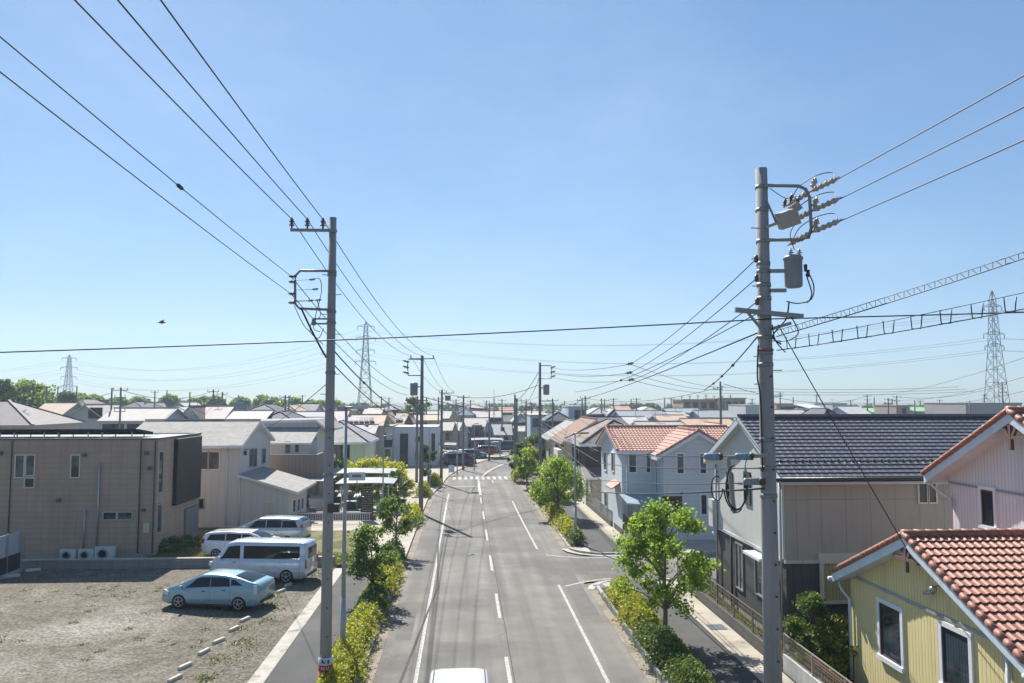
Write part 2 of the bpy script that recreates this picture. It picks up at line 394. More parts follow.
M_patch = ground_mat('asphalt_patch', (.12, .114, .104), (.17, .162, .148), .9, None, speck=34, rough=.88, bump=.4)
mb = MB()
for (xa, xb, ya, yb) in ((4.9, 5.7, 34, 44.5), (-.9, .3, 56, 57.2), (2.2, 4.3, 61.5, 62.3), (6.5, 9.0, 41.6, 42.6), (-2.6, -2.0, 31, 36.5)): mb.add([(xa, ya, .003), (xb, ya, .003), (xb, yb, .003), (xa, yb, .003)], [(0, 1, 2, 3)])
struct('asphalt_patches', mb, M_patch)
# yards on the right
mb = MB(); mb.box(10.56, 60, -12, 40.0, -.05, .12); struct('yard_soil', mb, M_soil)
mb = MB(); mb.box(10.56, 60, 46.8, 110, -.05, .12); struct('yard_paving', mb, M_conc)
# markings
mb = MB()
ribbon(mb, [(-1.55, y) for y in (-12, 20, 50, 74)] + [(-1.5, 78)], .13, .006)
ribbon(mb, [(4.6, y) for y in (-12, 39.6)], .12, .006); ribbon(mb, [(4.4, 49.), (4.3, 60), (4.25, 72)], .12, .006)
y = 27.6-5.0*8
for i in range(30):
    if y > 74: break
    if i % 2 == 0: ribbon(mb, [(1.48, y+.2), (1.48, y+4.4)], .13, .006)
    y += 4.6
cpts = [(1.5, 77), (1.5, 84), (1.52, 88), (1.62, 91.6)] + [(1.5+off(Y)+.1, Y) for Y in (95.3, 98, 101, 104, 107, 110, 114)]
ribbon(mb, cpts[:4], .26, .006); ribbon(mb, cpts[4:], .26, .006)
ribbon(mb, [(4.75, 47.2), (5.6, 46.6), (6.6, 46.2), (9.3, 46.25)], .15, .006)
ribbon(mb, [(4.9, 39.3), (5.6, 39.9), (6.5, 40.5), (7.4, 40.85)], .15, .006)
for i in range(10):
    x = -1.2+i*.66
    if abs(x-1.7) < .2: continue
    ribbon(mb, [(x, 91.8), (x, 95.2)], .34, .006)
ribbon(mb, [(-1.2, 84.5), (1.4, 84.5)], .3, .006); ribbon(mb, [(3.1, 88), (3.1, 91)], .12, .006)
struct('road_markings', mb, M_paint)
mb = MB(); ribbon(mb, [(1.62, -10), (1.63, 30), (1.6, 60), (1.62, 80)], .03, .005); ribbon(mb, [tuple(G(*q)[:2]) for q in ((443, 495), (440, 520), (438, 545), (438, 588), (431, 604), (400, 683), (380, 740))], .09, .009); struct('road_seam_and_shadow', mb, mat('seam_and_shadow_dark', (.03, .03, .03), .8))  # tar seam along the centre; kinked dark ribbon is a painted cable shadow
mb = MB(); mb.lathe((-4.35, 50.5, .11), [(.5, 0), (.5, .006)], 18)
single('manhole_cover', mb, mat('iron', (.05, .05, .05), .6), (-4.35, 50.5, .11), 'round dark manhole cover in the pale pavement left of the road', 'manhole cover')
mb = MB(); mb.lathe((.35, 47.6, .002), [(.24, 0), (.24, .004)], 18)
single('manhole_cover', mb, mat('manhole_blue', (.06, .09, .15), .6), (.35, 47.6, 0), 'small bluish manhole cover in the left lane of the road', 'manhole cover')
mb = MB(); mb.obox((6.5, 38.6, .135), (.5, .7, .02), .3)
single('drain_grate', mb, mat('grate', (.10, .12, .14), .5), (6.5, 38.6, .1), 'grey drain grate in the kerb at the corner by the near right hedge', 'drain grate')
mb = MB(); mb.box(9.55, 10.2, 31.2, 31.9, .126, .14)
single('drain_grate', mb, mat('grate', (.10, .12, .14), .5), (9.9, 31.5, .12), 'grey grate let into the concrete slabs below the mesh fence of the grey house', 'drain grate')

# ------------------------------------------------------------------ foliage
def leaves(mb, centers, n, size, spread, mi=0, flat=.0):
    rnd = random.random; g = random.gauss
    for _ in range(n):
        c, r = random.choice(centers)
        p = Vector((c[0]+g(0, r*spread), c[1]+g(0, r*spread), c[2]+g(0, r*spread*.8)))
        s = size*(.6+.8*rnd())
        d = Vector((g(0, 1), g(0, 1), g(0, 1)+flat)).normalized()
        e = d.cross(Vector((g(0, 1), g(0, 1), g(0, 1)))).normalized(); h = d.cross(e)
        mb.add([p-e*s*.5, p+h*s*.32, p+e*s*.5+d*s*.12, p-h*s*.32], [(0, 1, 2, 3)], mi)
L_street = leafmat('street_leaf', [(0, (.09, .15, .02)), (.4, (.20, .32, .035)), (.75, (.33, .45, .055)), (1, (.46, .53, .10))], .62)
L_dark = leafmat('dark_leaf', [(0, (.04, .07, .018)), (.5, (.09, .155, .03)), (1, (.20, .28, .05))], .5)
L_gold = leafmat('bright_gold_leaf', [(0, (.16, .20, .02)), (.4, (.40, .42, .03)), (.75, (.62, .58, .05)), (1, (.66, .60, .12))], .5)
L_mid = leafmat('mid_leaf', [(0, (.05, .09, .02)), (.5, (.12, .20, .035)), (1, (.26, .34, .06))], .55)
L_hedge = leafmat('golden_leaf', [(0, (.10, .14, .02)), (.38, (.26, .30, .03)), (.72, (.50, .47, .04)), (1, (.55, .42, .09))], .48)
L_hgreen = leafmat('hedge_green_leaf', [(0, (.04, .075, .015)), (.5, (.10, .17, .03)), (1, (.24, .28, .05))], .42)
L_wood = leafmat('wood_leaf', [(0, (.08, .13, .015)), (.5, (.18, .27, .03)), (1, (.38, .42, .06))], .55)
M_bark = mat('bark', (.12, .09, .065), .9, bump=1)
M_barkg = mat('bark_grey', (.18, .16, .13), .9, bump=1)
def tree(x, y, z0, zt, rad, cb, n, leaf, lm, label, cat='tree', name='street_tree', group=None, clumps=46, lean=0, bark=None, holes=.42):
    """cb = height where the crown starts"""
    t = thing(name, label, cat, (x, y, z0), 0, group)
    mb = MB(); h = zt-z0; top = Vector((lean, 0, h*.82))
    r0 = .019*h+.01
    mb.tube([(0, 0, 0), (lean*.2+.03, .02, h*.22), (lean*.4-.02, 0, h*.42), (lean*.7, .03, h*.62), top], r0, 8, r1=r0*.25)
    cents = []; cz = (cb+zt)/2-z0; hz = (zt-cb)/2
    for i in range(clumps):
        a = random.uniform(0, 2*math.pi); v = random.uniform(-1, 1)
        rr = rad*math.sqrt(max(0, 1-(.92*v)**2))*(random.uniform(.45, 1.02)); rr *= (1-.18*v)
        k = 1+random.uniform(-.1, .14)
        c = Vector((lean*.6+rr*math.cos(a)*k, rr*math.sin(a)*k, cz+v*hz*.92))
        cents.append((c, rad*random.uniform(.2, holes)))
        if i % 2 == 0:
            s = Vector((lean*.4, 0, max(h*.25, c.z-rr*.9-.1))); s.z = min(s.z, h*.7)
            mid = s.lerp(c, .55)+Vector((0, 0, .1*rad)); mb.tube([s, mid, c], r0*.32, 5, r1=r0*.07)
    mb.build('trunk', bark or M_bark, t, local=True)
    lf = MB(); leaves(lf, cents, n, leaf, .42); lf.build('crown', lm, t, local=True)
    return t
def bush(x0, x1, y0, y1, h, n, leaf, lm, label, name='hedge', cat='hedge', z0=.12, group=None, rag=.12, stems=True):
    """a clipped or loose mass of leaves following a rounded box, on stems"""
    cx, cy = (x0+x1)/2, (y0+y1)/2
    t = thing(name, label, cat, (cx, cy, z0), 0, group); mb = MB(); L_, W_ = (y1-y0), (x1-x0); g = random.gauss
    st = MB()
    for i in range(max(3, int(L_*2.2))):
        px = random.uniform(-W_*.3, W_*.3); py = random.uniform(-L_*.46, L_*.46); 
        st.tube([(px, py, 0), (px+g(0, .06), py+g(0, .06), h*.45), (px+g(0, .12), py+g(0, .12), h*.85)], .012, 5, r1=.005)
    nb = max(5, int(L_*W_*7)); bl = []
    for i in range(nb): bl.append((random.uniform(-W_*.42, W_*.42), random.uniform(-L_*.48, L_*.48), random.uniform(.75, 1.1)))
    for _ in range(n):
        bx, by, bh = random.choice(bl)
        px = bx+g(0, .17); py = by+g(0, .2)
        e = 1-max(0, abs(px)/(W_*.5)-.55)*.9
        u = random.random()**.55
        pz = h*bh*e*(.12+.88*u)+g(0, rag*.35)
        px *= (1.06 if u < .8 else .93)
        s = leaf*(.6+.8*random.random()); d = Vector((g(0, 1), g(0, 1), g(0, 1)+.8)).normalized()
        q = d.cross(Vector((g(0, 1), g(0, 1), g(0, 1)))).normalized(); w = d.cross(q); p = Vector((px, py, max(.02, pz)))
        mb.add([p-q*s*.5, p+w*s*.34, p+q*s*.5+d*s*.1, p-w*s*.34], [(0, 1, 2, 3)])
    st.build('stems', M_bark, t, local=True); mb.build('foliage', lm, t, local=True); return t
# ------------------------------------------------------------------ houses
W_ = lambda n, c, **k: mat(n, c, **k)
M_wframe = mat('white_frame', (.72, .73, .75), .4, var=.03, dirt=.05)
M_dframe = mat('dark_frame', (.05, .045, .04), .4, var=.05, dirt=0)
M_cframe = mat('cream_frame', (.62, .58, .48), .5, var=.03, dirt=.05)
M_aframe = mat('aluminium_frame', (.42, .43, .44), .35, var=.03, dirt=0, metal=.6)
M_sash = mat('brown_sash', (.07, .035, .025), .5, dirt=0); M_glass = glass(); M_glass2 = glass('window_glass_curtain', (.03, .04, .045), (.16, .18, .17))
def window(root, axis, c, a0, a1, z0, z1, fm=None, gm=None, fw=.06, split=0, sgn=-1, d=.06, sill=False, sash=None, lab=None):
    fm = fm or M_wframe; gm = gm or M_glass; a0, a1 = min(a0, a1), max(a0, a1); z0, z1 = min(z0, z1), max(z0, z1)
    mb = MB()
    def bx(p0, p1, q0, q1, d0, d1):
        u0, u1 = sorted((c+sgn*d0, c+sgn*d1))
        if axis == 'y': mb.box(p0, p1, u0, u1, q0, q1)
        else: mb.box(u0, u1, p0, p1, q0, q1)
    bx(a0-fw, a1+fw, z1, z1+fw, -.02, d); bx(a0-fw, a1+fw, z0-fw, z0, -.02, d+(.05 if sill else .0))
    bx(a0-fw, a0, z0, z1, -.02, d); bx(a1, a1+fw, z0, z1, -.02, d)
    for k in range(split):
        m = a0+(a1-a0)*(k+1)/(split+1); bx(m-.025, m+.025, z0, z1, -.02, d*.7)
    f = mb.build('window', fm, root)
    if lab: f['label'] = lab
    mb = MB(); bx(a0, a1, z0, z1, -.03, .012)
    f2 = MB(); f2.v = mb.v; f2.f = mb.f; f2.m = mb.m; f2.sm = mb.sm
    p = f2.build('pane', gm, root); p.parent = f
    if sash:
        mb = MB(); w = .05; bx(a0, a1, z0, z0+w, .0, d*.6); bx(a0, a1, z1-w, z1, .0, d*.6); bx(a0, a0+w, z0+w, z1-w, .0, d*.6); bx(a1-w, a1, z0+w, z1-w, .0, d*.6); sb = mb.build('sash', sash, root); sb.parent = f
    return f
def wpy(root, Y, x0, y0, x1, y1, **k):      # window on a wall that faces the viewer
    a, b = DY(x0, y0, Y), DY(x1, y1, Y); return window(root, 'y', Y, a.x, b.x, a.z, b.z, **k)
def wpx(root, X, x0, y0, x1, y1, sgn=-1, **k):
    a, b = DX(x0, y0, X), DX(x1, y1, X); return window(root, 'x', X, a.y, b.y, (a.z+DX(x1, y0, X).z)/2, (b.z+DX(x0, y1, X).z)/2, sgn=sgn, **k)
def walls(root, x0, x1, y0, y1, z0, ze, m, typ='flat', zr=None, rp=None, name='wall'):
    mb = MB()
    if typ == 'x':
        r = (y0+y1)/2 if rp is None else rp
        vs = [(x, y, z0) for x, y in ((x0, y0), (x1, y0), (x1, y1), (x0, y1))]+[(x0, y0, ze), (x1, y0, ze), (x1, y1, ze), (x0, y1, ze), (x0, r, zr), (x1, r, zr)]
        mb.add(vs, [(0, 1, 5, 4), (2, 3, 7, 6), (1, 2, 6, 9, 5), (3, 0, 4, 8, 7), (4, 5, 9, 8), (6, 7, 8, 9), (3, 2, 1, 0)])
    elif typ == 'y':
        r = (x0+x1)/2 if rp is None else rp
        vs = [(x, y, z0) for x, y in ((x0, y0), (x1, y0), (x1, y1), (x0, y1))]+[(x0, y0, ze), (x1, y0, ze), (x1, y1, ze), (x0, y1, ze), (r, y0, zr), (r, y1, zr)]
        mb.add(vs, [(0, 1, 5, 8, 4), (2, 3, 7, 9, 6), (1, 2, 6, 5), (3, 0, 4, 7), (4, 8, 9, 7), (8, 5, 6, 9), (3, 2, 1, 0)])
    else: mb.box(x0, x1, y0, y1, z0, ze)
    return mb.build(name, m, root)
def roof(root, typ, x0, x1, y0, y1, ze, zr, m, oe=.45, og=.35, th=.14, rp=None, fm=None, name='roof', lift=.05, cap=None):
    mb = MB(); mi = 1; fm = fm or M_wframe; capm = cap or m
    if typ == 'x':
        r = (y0+y1)/2 if rp is None else rp; s0 = (zr-ze)/(r-y0); s1 = (zr-ze)/(y1-r); A, B = x0-og, x1+og; z = zr+lift
        mb.slab([(A, y0-oe, ze-oe*s0+lift), (B, y0-oe, ze-oe*s0+lift), (B, r, z), (A, r, z)], th, 0, 1)
        mb.slab([(B, y1+oe, ze-oe*s1+lift), (A, y1+oe, ze-oe*s1+lift), (A, r, z), (B, r, z)], th, 0, 1)
        rd = [((A, r, z+.03), (B, r, z+.03))]
    elif typ == 'y':
        r = (x0+x1)/2 if rp is None else rp; s0 = (zr-ze)/(r-x0); s1 = (zr-ze)/(x1-r); A, B = y0-og, y1+og; z = zr+lift
        mb.slab([(x0-oe, B, ze-oe*s0+lift), (x0-oe, A, ze-oe*s0+lift), (r, A, z), (r, B, z)], th, 0, 1)
        mb.slab([(x1+oe, A, ze-oe*s1+lift), (x1+oe, B, ze-oe*s1+lift), (r, B, z), (r, A, z)], th, 0, 1)
        rd = [((r, A, z+.03), (r, B, z+.03))]
    elif typ == 'hip':
        w = min(x1-x0, y1-y0)/2; s = (zr-ze)/w; X0, X1, Y0, Y1 = x0-oe, x1+oe, y0-oe, y1+oe; zb = ze-oe*s+lift; z = zr+lift
        if x1-x0 >= y1-y0: a, b = (x0+w, (y0+y1)/2, z), (x1-w, (y0+y1)/2, z)
        else: a, b = ((x0+x1)/2, y0+w, z), ((x0+x1)/2, y1-w, z)
        c = [(X0, Y0, zb), (X1, Y0, zb), (X1, Y1, zb), (X0, Y1, zb)]
        same = (Vector(a)-Vector(b)).length < .05
        if x1-x0 >= y1-y0:
            P = [[c[0], c[1], b, a], [c[1], c[2], b], [c[2], c[3], a, b], [c[3], c[0], a]] if not same else [[c[0], c[1], a], [c[1], c[2], a], [c[2], c[3], a], [c[3], c[0], a]]
            rd = [(c[0], a), (c[3], a), (c[1], b), (c[2], b), (a, b)]
        else:
            P = [[c[0], c[1], a], [c[1], c[2], b, a], [c[2], c[3], b], [c[3], c[0], a, b]]
            rd = [(c[0], a), (c[1], a), (c[2], b), (c[3], b), (a, b)]
        for p in P: mb.slab(p, th, 0, 1)
    elif typ == 'flat':
        mb.box(x0-oe, x1+oe, y0-oe, y1+oe, ze, ze+th, 0); rd = []
    elif typ == 'sx':      # shed: high at x0 (zr), low at x1 (ze); reversed when x0 > x1
        s = (zr-ze)/(x1-x0); a, b = (x0, zr+lift), (x1+oe*(1 if x1 > x0 else -1), ze-oe*abs(s)+lift)
        mb.slab([(a[0], y0-og, a[1]), (b[0], y0-og, b[1]), (b[0], y1+og, b[1]), (a[0], y1+og, a[1])], th, 0, 1); rd = []
    elif typ == 'sy':      # shed falling towards the viewer: low at y0 (ze), high at y1 (zr)
        s = (zr-ze)/(y1-y0); mb.slab([(x0-og, y0-oe, ze-oe*s+lift), (x1+og, y0-oe, ze-oe*s+lift), (x1+og, y1, zr+lift), (x0-og, y1, zr+lift)], th, 0, 1); rd = []
    o = mb.build(name, [m, fm], root)
    if rd and th > .05:
        rb = MB()
        for p, q in rd:
            if (Vector(p)-Vector(q)).length > .1: rb.bar(Vector(p)+Vector((0, 0, .03)), Vector(q)+Vector((0, 0, .03)), .2, .09)
        c_ = rb.build('ridge_cap', capm, root); c_.parent = o
    return o
def tiles(p00, p10, p11, p01, tw, cr, mb, amp=.035, lip=.045, seg=6):
    """real tile courses: p00-p10 is the eave, p01-p11 the ridge side (may be shorter)"""
    p00, p10, p11, p01 = map(Vector, (p00, p10, p11, p01)); n = (p10-p00).cross(p01-p00).normalized()
    if n.z < 0: n = -n
    Wd = (p10-p00).length; Hd = (p01-p00).length; nc = max(1, round(Hd/cr)); nt_ = max(1, round(Wd/tw)); cols = nt_*seg
    vs = []; fs = []; uvs = []
    for r in range(nc):
        for e in (0, 1):
            t = (r+e)/nc
            a, b = p00.lerp(p01, t), p10.lerp(p11, t)
            for k in range(cols+1):
                s = k/cols; ph = (k % seg)/seg
                hh = (amp*math.sin(math.pi*ph/.55) if ph < .55 else 0) + (lip if e == 0 else 0)
                vs.append(a.lerp(b, s)+n*hh)
    for r in range(nc):
        b0 = (2*r)*(cols+1); b1 = b0+cols+1
        for k in range(cols):
            fs.append((b0+k, b0+k+1, b1+k+1, b1+k)); u0 = k/seg*tw; u1 = (k+1)/seg*tw
            # uv keeps inside one tile so the colour changes tile by tile
            uvs.append([(u0+.001, r*cr+.35*cr), (u1-.001, r*cr+.35*cr), (u1-.001, (r+.9)*cr), (u0+.001, (r+.9)*cr)])
            if r < nc-1:
                c0 = (2*r+2)*(cols+1); fs.append((b1+k, b1+k+1, c0+k+1, c0+k)); uvs.append([(u0, r*cr+.02*cr)]*4)
        if r == 0:
            o = len(vs)
            for k in range(cols+1): vs.append(vs[b0+k]-n*(.03+amp*.5))
            for k in range(cols): fs.append((o+k, o+k+1, b0+k+1, b0+k)); uvs.append([(k/seg*tw, .05)]*4)
    mb.add(vs, fs, 0, False, uvs)
def pipe(root, pts, r=.035, m=None, name='downpipe'):
    mb = MB(); mb.tube(pts, r, 8); return mb.build(name, m or M_wframe, root)
def ac_unit(x, y, z, label, w=.8, h=.62, d=.3, rz=0, group=None):
    t = thing('air_conditioner', label, 'air conditioner', (x, y, z), rz, group); mb = MB()
    mb.box(-w/2, w/2, -d/2, d/2, .05, h); mb.box(-w/2+.06, -w/2+.14, -d/2, d/2, 0, .05); mb.box(w/2-.14, w/2-.06, -d/2, d/2, 0, .05)
    mb.build('casing', mat('ac_white', (.62, .61, .57), .5), t, local=True)
    f = MB(); f.lathe((-w*.1, -d/2-.012, h*.52), [(h*.4, 0), (h*.4, .01)], 20, 0, 'y')
    for k in range(4): f.lathe((-w*.1, -d/2-.02, h*.52), [(h*(.1+.09*k), 0), (h*(.1+.09*k)+.012, .008)], 20, 1, 'y')
    f.build('fan_grille', [mat('ac_dark', (.06, .06, .06), .6), mat('ac_grid', (.4, .4, .38), .5)], t, local=True); return t

# --- brown panel-clad building, left foreground
M_brown = mat('taupe_panel', (.43, .312, .235), .75, 'grid', .91, .303, jk=.72, var=.06, dirt=.18)
M_black = mat('black_louvre', (.022, .02, .022), .5, 'vgroove', .09, var=.05, dirt=0)
x0, x1, y0, y1 = -33., -17.45, 47., 54.4
t = thing('brown_building', 'two-storey taupe building clad in square panels at the back of the gravel lot', 'building', (x0, y0, .1))
walls(t, x0, x1, y0, y1, .35, 6.75, M_brown); mb = MB(); mb.box(x0+.03, x1-.03, y0+.03, y1-.03, .05, .35); mb.build('foundation', M_conc, t)
mb = MB()
for a in ((x0-.04, x1+.04, y0-.04, y0+.16), (x0-.04, x1+.04, y1-.16, y1+.04), (x1-.16, x1+.04, y0+.16, y1-.16), (x0-.04, x0+.16, y0+.16, y1-.16)): mb.box(*a, 6.74, 6.84)
mb.build('parapet', mat('parapet_dark', (.10, .10, .11), .5), t)
mb = MB(); mb.box(x0+.2, x1-.2, y0+.2, y1-.2, 6.6, 6.78); mb.build('roof', mat('flat_roof', (.3, .3, .3), .8), t)
mb = MB(); mb.box(-17.445, -17.2, 49.5, 53.9, 2.7, 6.66); mb.build('balcony_screen', M_black, t)
for (a, b, c, d, k) in ((16.5, 455.5, 23.5, 477, {}), (27, 455.5, 34, 475, {}), (25.5, 478.5, 34, 487, {}), (72, 455.5, 79, 477, {})): wpy(t, y0, a, b, c, d, fm=M_cframe, gm=M_glass2)
wpy(t, y0, 104, 512.5, 116, 519, fm=M_aframe); wpy(t, y0, 118.5, 512.5, 132, 519, fm=M_aframe, gm=M_glass2)
wpx(t, x1, 158.5, 452, 161.5, 492, sgn=1, fm=M_aframe); wpx(t, x1, 157, 505, 160, 532, sgn=1, fm=M_aframe, gm=M_glass2)
mb = MB(); a = DX(184, 520, x1); b = DX(196, 540, x1); mb.box(x1, x1+.12, a.y, b.y, .5, 2.2); mb.build('garage_shutter', mat('shutter_grey', (.23, .23, .24), .5, 'hgroove', .12), t)
for px in (10, 139.5, 154):
    X = DY(px, 500, y0).x; pipe(t, [(X, y0-.05, .4), (X, y0-.05, 6.7)], .035, mat('pipe_brown', (.10, .08, .075), .5))
X = DY(99, 500, y0).x; pipe(t, [(X, y0-.09, .6), (X, y0-.09, 5.5)], .055, M_aframe); X = DY(86, 500, y0).x; pipe(t, [(X, y0-.09, .6), (X, y0-.09, 2.9)], .05, M_aframe)
for (px, py, s) in ((147, 453, .22), (150, 468, .2), (85, 455, .18), (1, 453, .2), (59, 500, .2), (144, 510, .18)):
    p = DY(px, py, y0); mb = MB(); mb.obox((p.x, y0-.08, p.z), (s, .16, s)); mb.lathe((p.x, y0-.16, p.z), [(s*.4, -.05), (s*.4, 0)], 10, 0, 'y'); mb.build('vent_hood', mat('vent', (.16, .16, .17), .4, metal=.5), t)
p = DY(147, 527, y0); mb = MB(); mb.box(p.x-.17, p.x+.17, y0-.14, y0, p.z-.3, p.z+.25); mb.build('meter_box', mat('meter_cream', (.55, .5, .36), .5), t)
for k in range(5):
    xx = -31.5+k*2.5
    s_ = thing('solar_panel', ['dark solar panel lying at the far left of the brown building roof', 'second dark solar panel from the left on the brown building roof', 'middle one of the dark solar panels on the brown building roof', 'second dark solar panel from the right on the brown building roof', 'rightmost dark solar panel on the brown building roof'][k], 'solar panel', (xx, 49.5, 6.8), 0, 'solar panels on the flat brown roof')
    mb = MB(); mb.slab([(xx, 48.4, 7.30), (xx+2.4, 48.4, 7.30), (xx+2.4, 50.6, 7.05), (xx, 50.6, 7.05)], .16); mb.build('panel', mat('solar_dark', (.02, .022, .03), .85, 'grid', .5, .5, spec=.1), s_)
    [MB().box(xx+q, xx+q+.05, yy, yy+.05, 6.78, zz).build('foot', M_aframe, s_) for q in (.2, 1.9) for yy, zz in ((48.6, 7.12), (50.4, 6.92))]
ac_unit(DY(68, 555, 46.5).x, 46.6, .1, 'leftmost of the three white air conditioner units at the foot of the brown wall', .84)
ac_unit(DY(86, 555, 46.5).x, 46.6, .1, 'middle air conditioner unit on the ground under the short grey duct of the brown wall', .84)
ac_unit(DY(105, 555, 46.5).x, 46.55, .1, 'largest and rightmost air conditioner unit at the foot of the brown wall', 1.05, .76)
# low concrete wall between the lot and the building
t = thing('low_concrete_wall', 'low grey concrete wall along the back of the gravel lot', 'wall', (-15, 44.4, 0))
mb = MB(); mb.box(-23.6, -6.95, 44.28, 44.5, 0, .55); mb.build('blocks', mat('block_grey', (.27, .26, .24), .9, 'grid', .6, .2, dirt=.3), t); mb = MB(); mb.box(-23.62, -6.93, 44.25, 44.53, .552, .6); mb.build('coping', M_kerb, t)
# white fence bottom left
t = thing('white_panel_fence', 'fence of pale translucent panels over a black base left of the gravel lot', 'fence', (-23.2, 40, 0))
mb = MB(); mb.box(-23.25, -23.15, 33, 44, .25, 1.05); mb.build('base_panel', mat('black_sheet', (.02, .02, .025), .4), t)
mb = MB()
for k in range(9): mb.box(-23.28, -23.23, 33+k*1.22, 33+k*1.22+1.14, 1.06, 2.15)
mb.build('panel', mat('frosted_panel', (.48, .5, .53), .3, 'vgroove', .3, var=.04, dirt=.25), t)
for k in range(10): mb = MB(); yy = 32.97+k*1.22; mb.box(-23.22, -23.14, yy-.03, yy+.03, 0, 2.2); mb.build('post', M_aframe, t)
mb = MB(); mb.box(-23.35, -23.05, 33, 44, 0, .24); mb.build('kerb_base', M_kerb, t)

# --- pale grey house with lean-to
M_gslate = mat('grey_slate', (.34, .325, .30), .85, 'slate', .9, .26, var=.2, dirt=.5, bump=.5)
M_white1 = mat('pale_siding', (.58, .55, .51), .8, 'vgroove', .455, jk=.8, var=.04, dirt=.12)
M_white2 = mat('bluish_white_siding', (.68, .67, .65), .8, 'hgroove', .42, jk=.8, var=.04, dirt=.08)
M_beige = mat('beige_siding', (.42, .37, .31), .8, 'hgroove', .3, var=.05)
x0, x1, y0, y1 = -23.9, -15.9, 58., 67.
t = thing('pale_grey_house', 'pale grey two-storey house with gable and lean-to roof behind the parked white cars', 'house', (x0, y0, .1))
walls(t, x0, x1, y0, y1, .1, 5.9, M_white1, 'x', 7.4)
roof(t, 'x', x0, x1, y0, y1, 5.9, 7.4, M_gslate, .4, .3, th=.2)
lx = -12.4
mb = MB(); vs = [(x1, y0, .1), (lx, y0, .1), (lx, 64.5, .1), (x1, 64.5, .1), (x1, y0, 3.75), (lx, y0, 2.7), (lx, 64.5, 2.7), (x1, 64.5, 3.75)]
mb.add(vs, [(0, 1, 5, 4), (1, 2, 6, 5), (2, 3, 7, 6), (4, 5, 6, 7), (3, 0, 4, 7)]); mb.build('lean_to_wall', M_white1, t)
roof(t, 'sx', x1-.02, lx, y0, 64.5, 2.7, 3.75, M_gslate, .7, .35, th=.16, name='lean_to_roof')
for (a, b, c, d) in ((249.5, 449, 252.5, 466), (253.2, 449, 256.2, 466), (262, 449, 265, 463)): wpx(t, x1, a, b, c, d, sgn=1, fm=M_aframe)
for (a, b, c, d) in ((292.5, 500, 295, 512), (297, 499, 299.3, 511), (301, 498, 303, 509)): wpx(t, lx, a, b, c, d, sgn=1, fm=M_wframe)
wpy(t, y0, 200, 452, 208, 469, gm=M_glass2); wpy(t, y0, 209, 452, 219, 469, gm=M_glass2); wpy(t, y0, 197.5, 499, 203.5, 508, fm=M_aframe)
for px in (227, 240): X = DY(px, 480, y0).x; pipe(t, [(X, y0-.06, .2), (X, y0-.06, 5.7 if px < 230 else 3.5)], .04, M_white2)
p = DY(271, 508, y0); mb = MB(); mb.box(p.x-.18, p.x+.18, y0-.15, y0, p.z-.3, p.z+.3); mb.build('meter_box', mat('meter_cream', (.55, .5, .36), .5), t)
mb = MB(); p = DX(244, 453, x1); mb.obox((x1+.1, p.y, p.z), (.2, .14, .3)); mb.bar((x1, p.y, p.z+.2), (x1+.3, p.y, p.z+.3), .05); mb.build('wall_lamp', M_dframe, t)

# --- white house with shed roof and brown balcony
t = thing('balcony_house', 'white house with flat-topped shed roof and brown balcony wall behind the pale grey gable', 'house', (-18, 70, .1))
walls(t, -20, -13.4, 74, 82, .1, 7.0, M_white2); roof(t, 'sx', -13.45, -20, 74, 82, 7.05, 7.2, M_gslate, .4, .5, th=.22)
mb = MB(); mb.slab([(-13.45, 73.5, 7.25), (-12.3, 73.5, 6.3), (-12.3, 82.5, 6.3), (-13.45, 82.5, 7.25)], .18, 0, 1); mb.build('roof_side', [M_gslate, M_wframe], t)
walls(t, -19, -13.4, 70, 74, .1, 5.4, M_white1, name='front_wall'); roof(t, 'sy', -19, -13.4, 70, 74, 5.4, 6.5, M_gslate, .35, .3, name='front_roof')
mb = MB(); mb.box(-17.2, -12.3, 68.4, 68.55, 2.3, 4.45); mb.box(-12.45, -12.3, 68.56, 73.9, 2.3, 4.45); mb.box(-17.2, -12.46, 68.56, 70, 2.3, 2.5); mb.build('balcony', mat('balcony_brown', (.28, .21, .165), .7, 'vgroove', .3), t)
for k in range(4): mb = MB(); X = -17.1+k*1.55; mb.box(X, X+.25, 68.45, 68.7, .1, 2.3); mb.build('pillar', mat('balcony_brown', (.2, .155, .13)), t)
for (a, b, c, d) in ((285.5, 442, 290, 453), (295.5, 443, 298.5, 452)): wpy(t, 70, a, b, c, d, fm=M_aframe, gm=M_glass2)
for (a, b, c, d) in ((306, 442, 308.5, 452), (310.5, 442, 312.5, 452)): wpy(t, 74, a, b, c, d, fm=M_aframe)
wpy(t, 70, 280, 480, 286, 500, fm=M_dframe); wpy(t, 70, 298, 480, 303, 500, fm=M_dframe)

# --- light green house with a grey hip roof
t = thing('light_green_house', 'low light green house under a wide grey hip roof behind the carports', 'house', (-13, 85, .1))
M_green = mat('mint_wall', (.55, .62, .46), .8, var=.04)
walls(t, -16.6, -10.4, 85, 93, .1, 4.9, M_green); roof(t, 'hip', -16.6, -10.4, 85, 93, 4.9, 6.7, mat('blue_grey_tile', (.28, .27, .28), .7, 'tile', .27, .3, var=.1), .55, th=.25)
wpy(t, 85, 324, 443, 335, 453, fm=M_dframe, split=1); wpy(t, 85, 336.5, 443, 342, 462, fm=M_dframe); wpy(t, 85, 347, 443, 349, 460, fm=M_dframe)
mb = MB(); mb.box(-12.7, -10.9, 84.6, 84.98, 2.2, 2.35); mb.build('awning', M_dframe, t)
